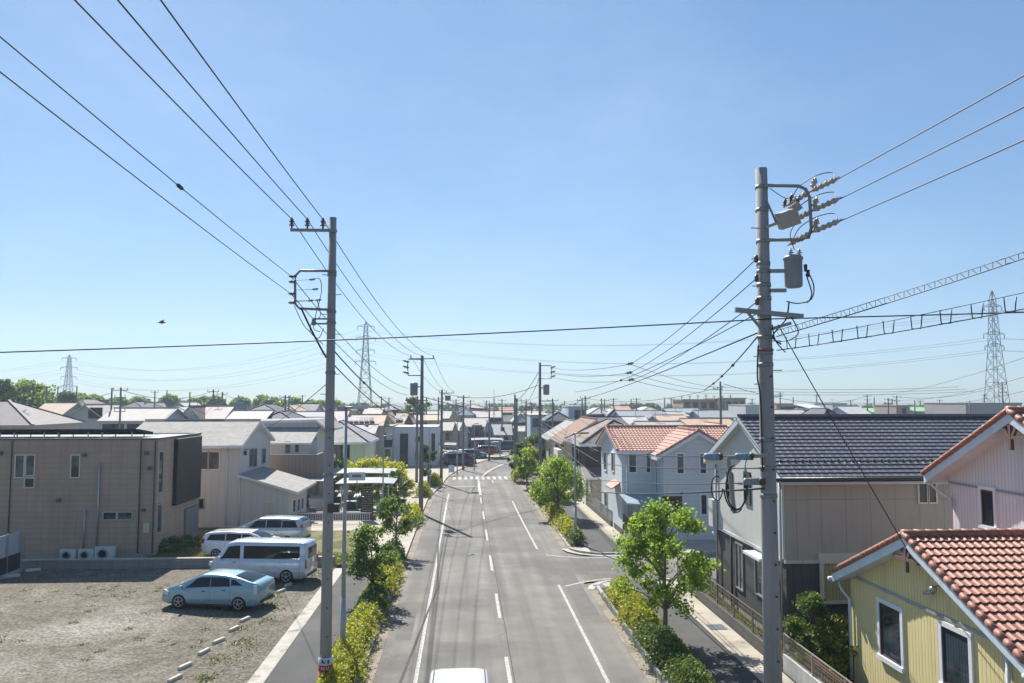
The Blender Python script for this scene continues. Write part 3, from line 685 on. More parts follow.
# --- dark house + cream house with dark band
t = thing('dark_gabled_house', 'small dark grey house between the light green house and the cream one', 'house', (-13.5, 103, .1))
walls(t, -14.4, -12.3, 103, 110, .1, 4.3, mat('slate_blue_wall', (.11, .13, .16), .7, 'hgroove', .3)); roof(t, 'sx', -12.3, -14.4, 103, 110, 4.3, 6.0, mat('dark_slate', (.06, .065, .075), .6, 'slate', .9, .26), .5, .3)
wpy(t, 103, 364, 452, 370, 460, fm=M_green, gm=M_glass2)
t = thing('cream_house', 'cream house with a dark band under its pale blue upper storey', 'house', (-11, 108, .1))
walls(t, -12.25, -9.75, 108, 116, .1, 2.9, mat('cream_wall', (.74, .69, .58), .8, var=.03), name='lower_wall'); walls(t, -12.25, -9.75, 108.6, 116, 3.7, 5.4, M_white2, name='upper_wall')
roof(t, 'sy', -12.25, -9.75, 107.9, 108.9, 2.92, 3.75, mat('dark_slate', (.06, .065, .075)), .3, .1, name='band_roof'); roof(t, 'flat', -12.25, -9.75, 108.6, 116, 5.4, 5.5, M_gslate, .15)
wpy(t, 108.6, 378.5, 433.5, 386, 439, fm=M_aframe, gm=M_glass2); wpy(t, 108, 375.5, 450, 378, 453.5, fm=M_dframe); wpy(t, 108, 386, 450, 390, 456, fm=M_dframe)
# --- blue-white modern block
t = thing('pale_blue_block', 'boxy pale blue two-storey house with a tall dark window strip', 'house', (-7, 110, .1))
M_pblue = mat('pale_blue_wall', (.60, .65, .68), .7, 'panel', 3.2, 2.7, var=.03)
walls(t, -9.7, -3.7, 110, 119, .1, 5.25, M_pblue); roof(t, 'flat', -9.7, -3.7, 110, 119, 5.25, 5.4, mat('flat_white', (.55, .52, .48), .7), .05)
wpy(t, 110, 400.5, 434, 407.5, 466, fm=M_dframe, split=1); wpy(t, 110, 415.5, 453, 418, 459, fm=M_dframe); wpy(t, 110, 416, 437, 421, 441.5, fm=M_dframe); wpy(t, 110, 432, 434, 434.5, 460, fm=M_dframe)

# --- right side: light blue house with red tiles
M_red = mat('salmon_tile', (.50, .27, .205), .7, 'tile', .24, .34, var=.12, dirt=.1)
M_lblue = mat('light_blue_siding', (.60, .64, .66), .8, 'hgroove', .28, jk=.82, var=.04, dirt=.08)
t = thing('light_blue_house', 'light blue two-storey house with salmon tiled roof at the side street corner', 'house', (13, 52, .1))
walls(t, 10.4, 18.5, 53, 61, .1, 5.75, M_lblue, 'x', 7.05, name='wall')
walls(t, 12.7, 17.2, 51, 53, .1, 5.7, mat('blue_grey_siding', (.58, .61, .62), .8, 'hgroove', .28, jk=.82, var=.04), 'y', 7.0, name='wing_wall')
def tileroof(root, typ, x0, x1, y0, y1, ze, zr, oe, og, m, tw, cr, fm, rp=None, amp=.03, lip=.04, seg=6, only=None, under=.16, verge=True):
    roof(root, typ, x0, x1, y0, y1, ze, zr, m, oe, og, th=under, rp=rp, fm=fm, lift=.0, cap=m)
    mb = MB()
    if typ == 'x':
        r = (y0+y1)/2 if rp is None else rp; s0 = (zr-ze)/(r-y0); s1 = (zr-ze)/(y1-r); A, B = x0-og, x1+og
        tiles((A, y0-oe, ze-oe*s0+.01), (B, y0-oe, ze-oe*s0+.01), (B, r, zr+.01), (A, r, zr+.01), tw, cr, mb, amp, lip, seg)
        tiles((B, y1+oe, ze-oe*s1+.01), (A, y1+oe, ze-oe*s1+.01), (A, r, zr+.01), (B, r, zr+.01), tw, cr, mb, amp, lip, seg)
        ends = [((A, y0-oe, ze-oe*s0), (A, r, zr)), ((A, y1+oe, ze-oe*s1), (A, r, zr))]; rr = ((A, r, zr), (B, r, zr))
    else:
        r = (x0+x1)/2 if rp is None else rp; s0 = (zr-ze)/(r-x0); s1 = (zr-ze)/(x1-r); A, B = y0-og, y1+og
        tiles((x0-oe, B, ze-oe*s0+.01), (x0-oe, A, ze-oe*s0+.01), (r, A, zr+.01), (r, B, zr+.01), tw, cr, mb, amp, lip, seg)
        tiles((x1+oe, A, ze-oe*s1+.01), (x1+oe, B, ze-oe*s1+.01), (r, B, zr+.01), (r, A, zr+.01), tw, cr, mb, amp, lip, seg)
        ends = [((x0-oe, A, ze-oe*s0), (r, A, zr)), ((x1+oe, A, ze-oe*s1), (r, A, zr))]; rr = ((r, A, zr), (r, B, zr))
    mb.build('tiles', m, root)
    eb = MB()                                    # rounded verge and ridge tiles laid one over the next
    if not verge:
        eb.bar(Vector(rr[0])+Vector((0, 0, .08)), Vector(rr[1])+Vector((0, 0, .08)), .24, .10); eb.build('ridge_cap', m, root); return
    for k, (p, q) in enumerate(ends+[rr]):
        p, q = Vector(p)+Vector((0, 0, .07)), Vector(q)+Vector((0, 0, .07)); n = max(1, round((q-p).length/cr)); d = (q-p)/n
        for i in range(n):
            a = p+d*i; eb.tube([a-d*.1, a+d], .092 if k < 2 else .12, 8, r1=.078 if k < 2 else .10)
    eb.build('verge_tiles', m, root)
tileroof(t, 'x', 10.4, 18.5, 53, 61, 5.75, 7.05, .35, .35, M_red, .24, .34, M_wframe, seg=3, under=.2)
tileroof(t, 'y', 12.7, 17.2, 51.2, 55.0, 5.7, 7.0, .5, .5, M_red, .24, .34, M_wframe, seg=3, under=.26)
for (a, b, c, d) in ((604.3, 453, 607, 470), (612, 453, 614.5, 471)): wpx(t, 10.4, a, b, c, d)
wpx(t, 10.4, 605, 493, 607.5, 507)
wpy(t, 53, 629, 454, 636, 472, fm=M_wframe, fw=.09)
wpy(t, 51, 677, 454, 683.5, 473, fw=.09); wpy(t, 51, 700, 454, 706, 473, fw=.09); wpy(t, 51, 701, 495, 706.5, 514, fw=.09); wpy(t, 53, 646.5, 454, 650, 472, fw=.07)
f = wpy(t, 51, 664, 498, 680.5, 519, fm=mat('brown_wood', (.13, .075, .045), .6), gm=mat('door_brown', (.055, .028, .02), .5), fw=.12)
p0, p1 = DY(669, 501, 51), DY(674, 511, 51); mb = MB(); mb.box(p0.x, p1.x, 50.93, 50.98, p1.z, p0.z); mb.build('door_glass', M_glass2, t)
for px in (623, 628): pass
# porch
mb = MB(); mb.slab([(10.2, 50.2, 2.55), (13.0, 50.2, 2.35), (13.0, 53, 2.75), (10.2, 53, 2.85)], .1); mb.build('porch_roof', mat('porch_metal', (.34, .42, .46), .4, metal=.3), t)
mb = MB(); mb.box(11.0, 12.7, 50.8, 53, .1, 2.4); mb.build('porch_wall', mat('porch_beige', (.40, .41, .38), .8), t)
mb = MB(); [mb.box(10.45, 11.0, 50.2+.32*k, 52.6, .1+.2*k, .1+.2*(k+1)-.002) for k in range(4)]; mb.build('steps', M_kerb, t)
mb = MB(); mb.slab([(9.8, 53.6, 3.1), (10.4, 53.6, 3.5), (10.4, 56, 3.5), (9.8, 56, 3.1)], .08); mb.build('window_hood', M_red, t)
for px, top in ((626.5, 452), (655, 470)): X = DY(px, 460, 53).x; pipe(t, [(X, 52.94, .3), (X, 52.94, 5.6)], .04)

# --- three houses beyond it
M_mauve = mat('mauve_slate', (.21, .165, .15), .8, 'slate', .9, .27, var=.1)
M_dkbrown = mat('dark_brown_siding', (.085, .06, .055), .8, 'vgroove', .3)
t = thing('dark_balcony_house', 'dark brown house with white ground floor and pale hip roof beyond the light blue house', 'house', (12, 68, .1))
walls(t, 10.2, 16.2, 68, 76.5, 3.0, 5.55, M_dkbrown, name='upper_wall'); walls(t, 10.25, 16.2, 68.05, 76.5, .1, 2.998, mat('white_render', (.68, .68, .66), .8), name='lower_wall')
roof(t, 'hip', 10.2, 16.2, 68, 76.5, 5.55, 7.2, M_mauve, .55, th=.22)
roof(t, 'sy', 9.9, 12.2, 65.2, 68, 2.7, 3.3, M_mauve, .2, .1, name='porch_roof'); mb = MB(); mb.box(10.4, 12.1, 65.5, 68, .1, 2.66); mb.build('garage', M_beige, t)
wpx(t, 10.2, 573.5, 447, 576, 462, fm=M_dframe); wpx(t, 10.2, 577.5, 447, 580, 462, fm=M_dframe); wpx(t, 10.25, 579.5, 482, 582, 497, fm=M_dframe)
wpy(t, 68, 590, 443, 597, 452, fm=M_dframe)
t = thing('beige_brown_roof_house', 'beige house with a steep brown roof slope beyond the dark balcony house', 'house', (12, 82, .1))
M_ltan = mat('tan_wall', (.50, .42, .30), .8, 'hgroove', .4)
walls(t, 10.2, 16.4, 81, 91, .1, 5.0, M_ltan, 'y', 7.0); roof(t, 'y', 10.2, 16.4, 81, 91, 5.0, 7.0, mat('rust_slate', (.24, .13, .085), .8, 'slate', .9, .27), .5, .4)
wpx(t, 10.2, 561.3, 445, 564, 457, fm=M_dframe); wpx(t, 10.2, 556, 445, 558, 455, fm=M_dframe); mb = MB(); mb.box(9.5, 10.2, 82, 86, 2.4, 3.9); mb.build('balcony', mat('cream_wall', (.62, .57, .47)), t)
t = thing('grey_roof_house', 'tan house with a grey roof, farthest of the right row before the bend', 'house', (13, 96, .1))
walls(t, 10.3, 16.2, 95, 104, .1, 4.6, M_ltan, 'y', 6.4); roof(t, 'y', 10.3, 16.2, 95, 104, 4.6, 6.4, M_gslate, .5, .4); wpx(t, 10.3, 549, 448, 551, 458)

# --- large grey house with dark blue-grey tiles
M_dtile = mat('indigo_tile', (.115, .12, .14), .38, 'tile', .30, .28, var=.06, dirt=0, spec=.6)
x0, x1, y0, y1 = 11.4, 23., 28.3, 36.5; ry = 32.1
M_ggrey = mat('light_grey_render', (.52, .52, .49), .85, 'panel', 3.0, 2.9, var=.05, dirt=.12)
M_gbeige = mat('taupe_siding', (.40, .37, .31), .8, 'panel', .91, 2.72, var=.05, dirt=.16)
M_char = mat('charcoal_siding', (.085, .08, .078), .7, 'vgroove', .3, var=.05, dirt=.08)
t = thing('grey_house', 'large two-tone grey house with dark tiled roof beyond the yellow house', 'house', (x0, y0, .1))
mb = MB(); vs = [(x0, y0, 3.25), (x0, y1, 3.25), (x0, y1, 6.45), (x0, ry, 8.25), (x0, y0, 6.45), (x0+.2, y0+.2, 3.25), (x0+.2, y1, 3.25)]
mb.add([(x0, y1, 3.25), (x0, y0, 3.25), (x0, y0, 6.45), (x0, ry, 8.25), (x0, y1, 6.45)], [(0, 1, 2, 3, 4)]); mb.add([(x0, y1, 3.25), (x0, y1, 6.45), (x1, y1, 6.45), (x1, y1, 3.25)], [(0, 1, 2, 3)]); mb.build('gable_wall', M_ggrey, t)
mb = MB(); mb.box(x0+.01, x1, y0, y1-.02, 3.25, 6.45); mb.build('upper_wall', M_gbeige, t)
mb = MB(); mb.box(x0+.04, x1, y0+.04, y1-.04, .4, 3.25); mb.build('lower_wall', M_char, t); mb = MB(); mb.box(x0+.06, x1, y0+.06, y1-.06, 0, .4); mb.build('foundation', M_conc, t)
mb = MB(); mb.box(x0-.03, x1, y0-.03, y0, 3.2, 3.32); mb.box(x0-.03, x0, y0, y1, 3.2, 3.32); mb.build('band_board', mat('light_grey_render', (.4,)*3), t)
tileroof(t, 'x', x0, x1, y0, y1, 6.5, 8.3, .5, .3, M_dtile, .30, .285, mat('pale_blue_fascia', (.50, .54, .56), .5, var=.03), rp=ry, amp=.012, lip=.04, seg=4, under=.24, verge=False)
mb = MB()
for k in range(46): mb.obox((x0-.2+.27*k, y0-.0+.45, 6.78), (.07, .10, .10))
mb.build('snow_guards', M_dframe, t)
mb = MB(); mb.tube([(x0-.55, y0-.58, 6.22), (x1, y0-.58, 6.22)], .07, 8); mb.build('gutter', M_dframe, t)
mb = MB(); mb.box(x0-.5, x1, y0-.5, y0, 6.12, 6.2); mb.build('soffit', mat('soffit_beige', (.5, .47, .4), .8), t)
for (px0, py0, px1, py1) in ((728, 473, 733, 497), (745, 473, 751, 503)): wpx(t, x0, px0, py0, px1, py1, fm=M_dframe, split=0, fw=.05)
for (px0, py0, px1, py1) in ((736.5, 545, 744, 588), (756, 551, 769, 596)): wpx(t, x0+.04, px0, py0, px1, py1, fm=M_aframe, gm=M_glass2, split=1, fw=.06)
mb = MB(); p = DX(755, 545, x0); q = DX(772, 545, x0); mb.box(x0-.5, x0+.02, q.y, p.y, 3.02, 3.12); mb.build('window_hood', M_wframe, t)
wpy(t, y0, 918, 476, 926.5, 502, fm=M_cframe); wpy(t, y0, 928, 476, 935.5, 502, fm=M_cframe)
wpy(t, y0, 822, 563, 862, 600, fm=M_cframe, gm=mat('blind_yellow_reflection', (.45, .38, .16), .6, 'vgroove', .12), fw=.1, d=.12); mb = MB(); p = DY(818, 553, y0); mb.box(p.x, p.x+3, y0-.12, y0, p.z-.25, p.z); mb.build('shutter_box', M_cframe, t)  # pane's yellow is the yellow house wall's reflection, put into the colour
pipe(t, [(x0-.06, y0+.25, 6.1), (x0-.06, y0+.25, .2)], .045, M_aframe); pipe(t, [(x0-.07, y1-.6, 6.1), (x0-.07, y1-.6, .2)], .045, M_aframe); pipe(t, [(x0-.05, 34.0, 3.2), (x0-.05, 34.0, .2)], .05, M_dframe)
mb = MB(); mb.box(x0-.25, x0, 35.9, 36.5, 3.3, 4.5); mb.build('bay_box', M_ggrey, t)
for yy, zz in ((36.1, 3.0), (29.0, 2.4)): mb = MB(); mb.lathe((x0-.1, yy, zz), [(.03, -.1), (.12, -.05), (.12, .05), (.03, .1)], 10); mb.build('vent_hood', M_wframe, t)

# --- yellow house and pink house
M_ytile = mat('terracotta_tile', (.35, .15, .10), .56, 'tile', .215, .33, var=.12, dirt=.15, spec=.5)
M_yel = mat('yellow_siding', (.70, .59, .29), .75, 'vgroove', .15, jk=.72, var=.06, dirt=.2)
M_pink = mat('lilac_white_siding', (.68, .66, .66), .75, 'vgroove', .15, jk=.75, var=.04, dirt=.1)
M_fascia = mat('blue_white_fascia', (.56, .64, .70), .5, var=.03)
M_truss = mat('mauve_wood', (.16, .10, .09), .7)
def timber(root, X, ry, zr, w, s):          # gable truss ornament
    mb = MB(); z = zr-.25-w*s
    mb.bar((X, ry-w, z), (X, ry+w, z), .09); mb.bar((X, ry, zr-.2), (X, ry, z-.35), .1)
    mb.bar((X, ry-.28, z+.28*.9+.1), (X, ry, z-.1), .08); mb.bar((X, ry+.28, z+.28*.9+.1), (X, ry, z-.1), .08); return mb.build('gable_truss', M_truss, root)
x0 = 12.35; y0, y1, ry = 17.35, 25.35, 21.45
t = thing('yellow_house', 'yellow weatherboard house with terracotta roof and white window trim at the right edge', 'house', (x0, y0, .1))
walls(t, x0, 15.55, y0, y1, .1, 3.6, M_yel, 'x', 5.25, ry)
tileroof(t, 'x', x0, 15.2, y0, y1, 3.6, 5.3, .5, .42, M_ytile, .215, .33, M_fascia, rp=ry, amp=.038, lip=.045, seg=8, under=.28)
timber(t, x0-.36, ry, 5.2, .62, .43)
mb = MB(); mb.box(x0-.035, x0, y0, y1, 3.38, 3.47); mb.build('belt_board', mat('belt_blue', (.3, .34, .36), .6), t)
wpx(t, x0, 880.5, 607, 903, 660, fm=M_wframe, fw=.13, sill=True, gm=M_glass, sash=M_sash); wpx(t, x0, 943, 632, 972, 690, fm=M_wframe, fw=.13, sill=True, gm=M_glass, sash=M_sash)
for yy in (y0+.04, y1-.04): mb = MB(); mb.box(x0-.03, x0+.08, yy-.06, yy+.06, .1, 3.4 if yy > 20 else 3.4); mb.build('corner_board', M_yel, t)
pipe(t, [(x0-.25, y1+.38, 3.15), (x0-.2, y1+.25, 2.9), (x0-.12, y1-.05, 2.7), (x0-.12, y1-.05, .2)], .05, M_fascia)
pipe(t, [(x0-.1, y0+.5, 3.3), (x0-.1, y0+.5, .2)], .05, M_fascia)
mb = MB(); mb.tube([(x0-.5, y1+.56, 3.2), (15.3, y1+.56, 3.2)], .075, 8); mb.build('gutter', M_fascia, t); mb = MB(); mb.tube([(x0-.5, y0-.58, 3.15), (15.3, y0-.58, 3.15)], .075, 8); mb.build('gutter', M_fascia, t)
mb = MB(); mb.lathe((x0-.2, 20.5, 4.1), [(.03, .1), (.09, .06), (.11, 0), (.08, -.06)], 12); mb.bar((x0, 20.5, 4.18), (x0-.2, 20.5, 4.18), .03)
for q in (0, .12, .24): mb.lathe((x0-.12, 20.75+q, 3.95-q*.2), [(.05, -.06), (.05, .06)], 8, 0, 'x')
mb.build('wall_lamp', M_aframe, t)
x0 = 15.6; y0, y1, ry = 15.0, 25.2, 21.45
t = thing('lilac_house', 'lilac-white boarded two-storey house with terracotta roof rising behind the yellow house', 'house', (x0, y0, .1))
walls(t, x0, 22, 17.7, y1, .1, 6.8, M_pink, 'x', 8.6, ry)
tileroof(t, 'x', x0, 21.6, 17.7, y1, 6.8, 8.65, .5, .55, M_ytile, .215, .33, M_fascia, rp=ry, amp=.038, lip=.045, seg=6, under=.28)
timber(t, x0-.5, ry, 8.5, .6, .47)
mb = MB(); mb.box(x0-.035, x0, 17.7, y1, 6.32, 6.39); mb.build('belt_board', mat('belt_grey', (.3, .3, .3), .6), t)
q0, q1 = DX(982, 489, x0), DX(996, 527, x0); window(t, 'x', x0, q0.y, q1.y, q1.z, q0.z, fm=M_wframe, fw=.11, sill=True, sash=M_sash);
pipe(t, [(x0-.45, y1+.45, 6.35), (x0-.3, y1+.2, 6.1), (x0-.12, y1-.25, 5.85), (x0-.12, y1-.25, 4.2)], .05, M_pink)
# ------------------------------------------------------------------ vehicles
def lerp_tab(tab, x):
    if x <= tab[0][0]: return tab[0][1]
    for (a, b), (c, d) in zip(tab, tab[1:]):
        if x <= c:
            t = (x-a)/(c-a); return b+(d-b)*t
    return tab[-1][1]
def vehicle(label, loc, rz, L, Wd, top, belt, sideglass, wheels, pm, cat='car', name='parked_car', zb=.2, wr=.31, roofin=.80,
            ws=None, rw=None, nose=.30, tail=.2, tl=None, hl=None, group=None, rails=False, spoiler=False, shade='window_tint', rim=5):
    """x runs from the rear (0) to the nose (L); top / belt are (x, z) tables; ws and rw the x ranges of the two screens"""
    t = thing(name, label, cat, loc, rz, group); W2 = Wd/2
    def hw(x):                                  # plan outline
        a = max(0, (x-(L-nose*3))/(nose*3)); b = max(0, (tail*2.5-x)/(tail*2.5))
        return W2*(1-.20*a**2.2-.10*b**2.2)
    def ring(x):
        w = hw(x); zt = lerp_tab(top, x); zl = min(lerp_tab(belt, x), zt-.02); gh = max(0, zt-zl)
        k = min(1, gh/.45); wr_ = w*(.93-(.93-roofin)*k)
        lo = zb+.05*max(0, (x-(L-.25))/.25)+.12*max(0, (.25-x)/.25)
        return [(0, lo), (w*.86, lo), (w*.965, lo+.09), (w, lo+(zl-lo)*.45), (w*.985, lo+(zl-lo)*.8), (w*.955, zl-.01),
                (w*.925, zl+min(.02, gh*.3)), (w*.925+(wr_-w*.925)*.5, zl+gh*.48), (wr_, zl+gh*.86), (wr_*.93, zl+gh*.955), (wr_*.55, zt-.004*k), (0, zt)]
    xs = [L*i/46 for i in range(47)]; K = 12; vs = []; fs = []
    full = lambda x: [(-y, z) for y, z in ring(x)[:0:-1]] + ring(x)[:1] + ring(x)[1:-1]
    rings = []
    for i, x in enumerate(xs):
        r = ring(x); loop = [(y, z) for y, z in r]+[(-y, z) for y, z in r[-2:0:-1]]; rings.append(loop)
    n = len(rings[0])
    for x, lp in zip(xs, rings): vs += [(x-L/2, y, z) for y, z in lp]
    for i in range(len(xs)-1):
        for k in range(n): k2 = (k+1) % n; fs.append((i*n+k, (i+1)*n+k, (i+1)*n+k2, i*n+k2))
    fs += [tuple(range(n)), tuple((len(xs)-1)*n+k for k in range(n))[::-1]]
    body = MB().add(vs, fs, 0, True); bo = body.build('body', [pm, mat('arch_black', (.01, .01, .01), .8, dirt=0)], t, local=True)
    cut = MB()                                  # carve the wheel arches
    for wx in wheels:
        for s in (-1, 1): cut.lathe((wx-L/2, s*(W2+.1), wr), [(wr*1.16, -.36 if s > 0 else -.1), (wr*1.16, .1 if s > 0 else .36)], 24, 0, 'y')
    co = cut.build('cut', [_mats['arch_black']], t, local=True)
    md = bo.modifiers.new('b', 'BOOLEAN'); md.operation = 'DIFFERENCE'; md.object = co; md.solver = 'EXACT'
    bpy.context.view_layer.update(); dg = bpy.context.evaluated_depsgraph_get()
    nm = bpy.data.meshes.new_from_object(bo.evaluated_get(dg)); bo.modifiers.clear()
    if len(nm.polygons) > 200:
        bo.data = nm
    bpy.data.objects.remove(co)
    bo.data.name = 'body'
    def S(x, u):                                # side surface between belt and roof, u 0..1
        r = ring(x); pts = [r[6], r[7], r[8]]; 
        a = (pts[0], pts[1], u*2) if u < .5 else (pts[1], pts[2], u*2-1)
        return (a[0][0]+(a[1][0]-a[0][0])*a[2]+.006, a[0][1]+(a[1][1]-a[0][1])*a[2])
    tint = glass(shade, (.010, .012, .013), (.02, .022, .024), .25)
    for (a, b, u0, u1, sa, sb) in sideglass:    # sa, sb: how far the upper corners move in
        for s in (-1, 1):
            mb = MB(); vs = []; fs = []
            for i in range(9):
                for j in range(4):
                    u = u0+(u1-u0)*j/3; f = j/3; x = (a+sa*f)+((b+sb*f)-(a+sa*f))*i/8; y, z = S(x, u)
                    vs.append((x-L/2, s*y, z))
            for i in range(8):
                for j in range(3): q = (i*4+j, (i+1)*4+j, (i+1)*4+j+1, i*4+j+1); fs.append(q if s < 0 else q[::-1])
            mb.add(vs, fs, 0, True); mb.build('side_window', tint, t, local=True)
    for nm_, rg in (('windscreen', ws), ('rear_window', rw)):
        if not rg: continue
        mb = MB(); vs = []; fs = []
        for i in range(6):
            x = rg[0]+(rg[1]-rg[0])*i/5; r = ring(x); z = r[11][1]; w = r[9][0]*.93
            for j in range(7):
                q = -1+2*j/6; zz = z-(z-r[9][1])*abs(q)**2.5
                dz = (lerp_tab(top, x+.02)-lerp_tab(top, x-.02))/.04; nn = Vector((-dz, 0, 1)).normalized()*.008
                vs.append((x-L/2+nn.x, q*w, zz+nn.z))
        for i in range(5):
            for j in range(6): fs.append((i*7+j, (i+1)*7+j, (i+1)*7+j+1, i*7+j+1))
        mb.add(vs, fs, 0, True); mb.build(nm_, tint, t, local=True)
    tyre = mat('tyre', (.018, .018, .018), .85, dirt=0); rimm = paint('wheel_silver', (.42, .43, .45), .3, .8, 0)
    for wx in wheels:
        for s in (-1, 1):
            mb = MB(); c = (wx-L/2, s*(W2-.10), wr)
            mb.lathe(c, [(wr*.6, -.10), (wr*.96, -.10), (wr, -.07), (wr, .07), (wr*.95, .10), (wr*.62, .10)], 26, 0, 'y'); w_ = mb.build('wheel', tyre, t, local=True)
            mb = MB(); o = s*.095; mb.lathe(c, [(wr*.64, o-.01), (wr*.64, o+.012)], 24, 1, 'y'); yy = c[1]+o+s*.016
            mb.lathe((c[0], yy, c[2]), [(wr*.14, -.012), (wr*.14, .012)], 12, 0, 'y')
            for k in range(rim):
                a = 2*math.pi*k/rim+.3; mb.bar((c[0], yy, c[2]), (c[0]+wr*.6*math.cos(a), yy, c[2]+wr*.6*math.sin(a)), .07, .03)
            mb.tube([(c[0]+wr*.61*math.cos(a), yy, c[2]+wr*.61*math.sin(a)) for a in [2*math.pi*q/24 for q in range(25)]], .022, 6, 0, cap=False)
            mb.build('rim', [rimm, tyre], w_, local=True)
    red = paint('lamp_red', (.35, .01, .01), .15); clear = paint('lamp_clear', (.6, .62, .62), .1); blk = mat('black_trim', (.015, .015, .016), .5, dirt=0)
    if tl:
        for s in (-1, 1):
            x, z, h, w = tl; q = ring(x); zy = lerp_tab([(a[1], a[0]) for a in q[2:9]], z)
            mb = MB(); mb.obox((x-L/2, s*(zy-.02), z), (w, .09, h), s*.35); mb.build('tail_light', red if not spoiler else clear, t, local=True)
    if hl:
        for s in (-1, 1):
            x, z, h, w = hl; mb = MB(); mb.obox((x-L/2, s*(hw(x)-.06), z), (w, .14, h), -s*.35, 0, 0, -.2); mb.build('headlight', clear, t, local=True)
    mb = MB()
    for s in (-1, 1):                           # mirrors, sills, door gaps
        pass
    mx = (ws[1] if ws else L*.7)-.25; mz = lerp_tab(belt, mx)+.06
    for s in (-1, 1):
        m_ = MB(); m_.obox((mx-L/2, s*(hw(mx)+.09), mz+.03), (.12, .2, .14), s*.15); m_.bar((mx-L/2, s*hw(mx)*.9, mz-.03), (mx-L/2, s*(hw(mx)+.06), mz), .04); m_.build('side_mirror', pm, t, local=True)
    for s in (-1, 1):
        for x in [sg[0] for sg in sideglass[1:]]+[sideglass[0][0]+.0]:
            mb = MB()
            pts = []
            for q in range(5):
                r = ring(x-.03); z = zb+.14+(lerp_tab(belt, x)-.05-zb-.14)*q/4; y = lerp_tab([(a[1], a[0]) for a in r[1:6]], z); pts.append((x-.03-L/2, s*(y+.001), z))
            if all(abs(x-w) > wr*1.2 for w in wheels): mb.tube(pts, .006, 5); mb.build('door_gap', blk, t, local=True)
        for x in [sg[0]+.25 for sg in sideglass[1:]]:
            z = lerp_tab(belt, x)-.12; mb = MB(); mb.obox((x-L/2, s*(hw(x)*.985+.012), z), (.16, .03, .03)); mb.build('door_handle', blk, t, local=True)
    for s in (-1, 1):
        mb = MB(); a_, b_ = min(wheels)+wr*1.25-L/2, max(wheels)-wr*1.25-L/2; mb.box(a_, b_, s*(W2*.93)-.02, s*(W2*.93)+.02, zb-.03, zb+.07); mb.build('sill', blk, t, local=True)
    mb = MB(); mb.box(-L/2-.015, -L/2+.05, -W2*.75, W2*.75, zb+.12, zb+.24); mb.build('rear_bumper_trim', blk, t, local=True); mb = MB(); mb.box(L/2-.04, L/2+.01, -W2*.6, W2*.6, zb+.05, zb+.2); mb.build('front_grille', blk, t, local=True)
    if not rw:
        mb = MB(); zz0, zz1 = lerp_tab(belt, .02)+.05, lerp_tab(top, .03)-.22; mb.obox((-L/2+.005, 0, (zz0+zz1)/2), (.05, Wd*.66, zz1-zz0)); mb.build('rear_window', tint, t, local=True)
    zp = (lerp_tab(belt, .02)+zb)*.5+.12; mb = MB(); mb.box(-L/2-.02, -L/2, -.165, .165, zp-.08, zp+.08); mb.build('number_plate', mat('plate', (.6, .6, .58), .5, dirt=0), t, local=True)
    if rails:
        for s in (-1, 1): m_ = MB(); m_.tube([(-L/2+x, s*ring(x)[9][0]*.93, lerp_tab(top, x)+.03) for x in (.5, 1.2, 2.0, 2.7)], .02, 6); m_.build('roof_rail', blk, t, local=True)
    return t
P_prius = paint('light_blue_paint', (.24, .40, .46), .3, .15); P_silver = paint('silver_white_paint', (.52, .57, .64), .28, .2)
P_white = paint('white_paint', (.72, .73, .75), .3); P_silver2 = paint('pale_silver_paint', (.46, .50, .56), .28, .3)
PR_TOP = [(0, 1.05), (.04, 1.14), (.32, 1.20), (.95, 1.38), (1.6, 1.47), (2.2, 1.49), (2.65, 1.46), (3.2, 1.24), (3.7, 1.0), (4.1, .86), (4.35, .72), (4.46, .58)]
PR_BELT = [(0, 1.0), (.35, 1.05), (1.2, 1.0), (2.4, .93), (3.4, .87), (4.1, .80), (4.46, .5)]
p = Vector((-10.68, 36.2, .09)); ANG = math.atan2(.62, -3.0)
vehicle('light blue hatchback parked nose-left at the front of the gravel lot', p, ANG, 4.46, 1.745, PR_TOP, PR_BELT,
        [(.70, 1.24, .12, .80, .38, .02), (1.28, 2.16, .03, .90, .08, .02), (2.20, 3.34, .03, .90, .0, -.5)], (.86, 3.56), P_prius, ws=(2.68, 3.68), rw=(.34, 1.2), tl=(.14, .92, .36, .14), hl=(4.2, .68, .16, .34), spoiler=True, wr=.325, nose=.34)
HI_TOP = [(0, 1.88), (.06, 1.96), (.5, 1.99), (3.6, 1.98), (4.05, 1.90), (4.55, 1.25), (4.8, 1.10), (4.95, .85), (5.0, .6)]
HI_BELT = [(0, 1.14), (4.3, 1.10), (4.7, 1.02), (5.0, .55)]
vehicle('silver-white one-box van with dark rear side glass parked behind the light blue hatchback', (-10.0, 41.3, .09), math.atan2(.5, -3.0), 5.0, 1.75, HI_TOP, HI_BELT,
        [(.35, 3.2, .03, .86, .0, .0), (3.38, 4.4, .03, .86, .0, -.42)], (.98, 3.98), P_silver, 'van', 'parked_van', ws=(4.08, 4.6), rw=None, tl=(.03, .95, .42, .08), hl=(4.86, .86, .2, .2), roofin=.86, wr=.35, nose=.12, tail=.08, rim=5)
WG_TOP = [(0, 1.2), (.04, 1.36), (.35, 1.47), (1.5, 1.53), (2.6, 1.50), (3.1, 1.36), (3.6, 1.08), (4.1, .98), (4.45, .85), (4.6, .6)]
WG_BELT = [(0, 1.02), (2.5, .98), (3.5, .96), (4.2, .85), (4.6, .55)]
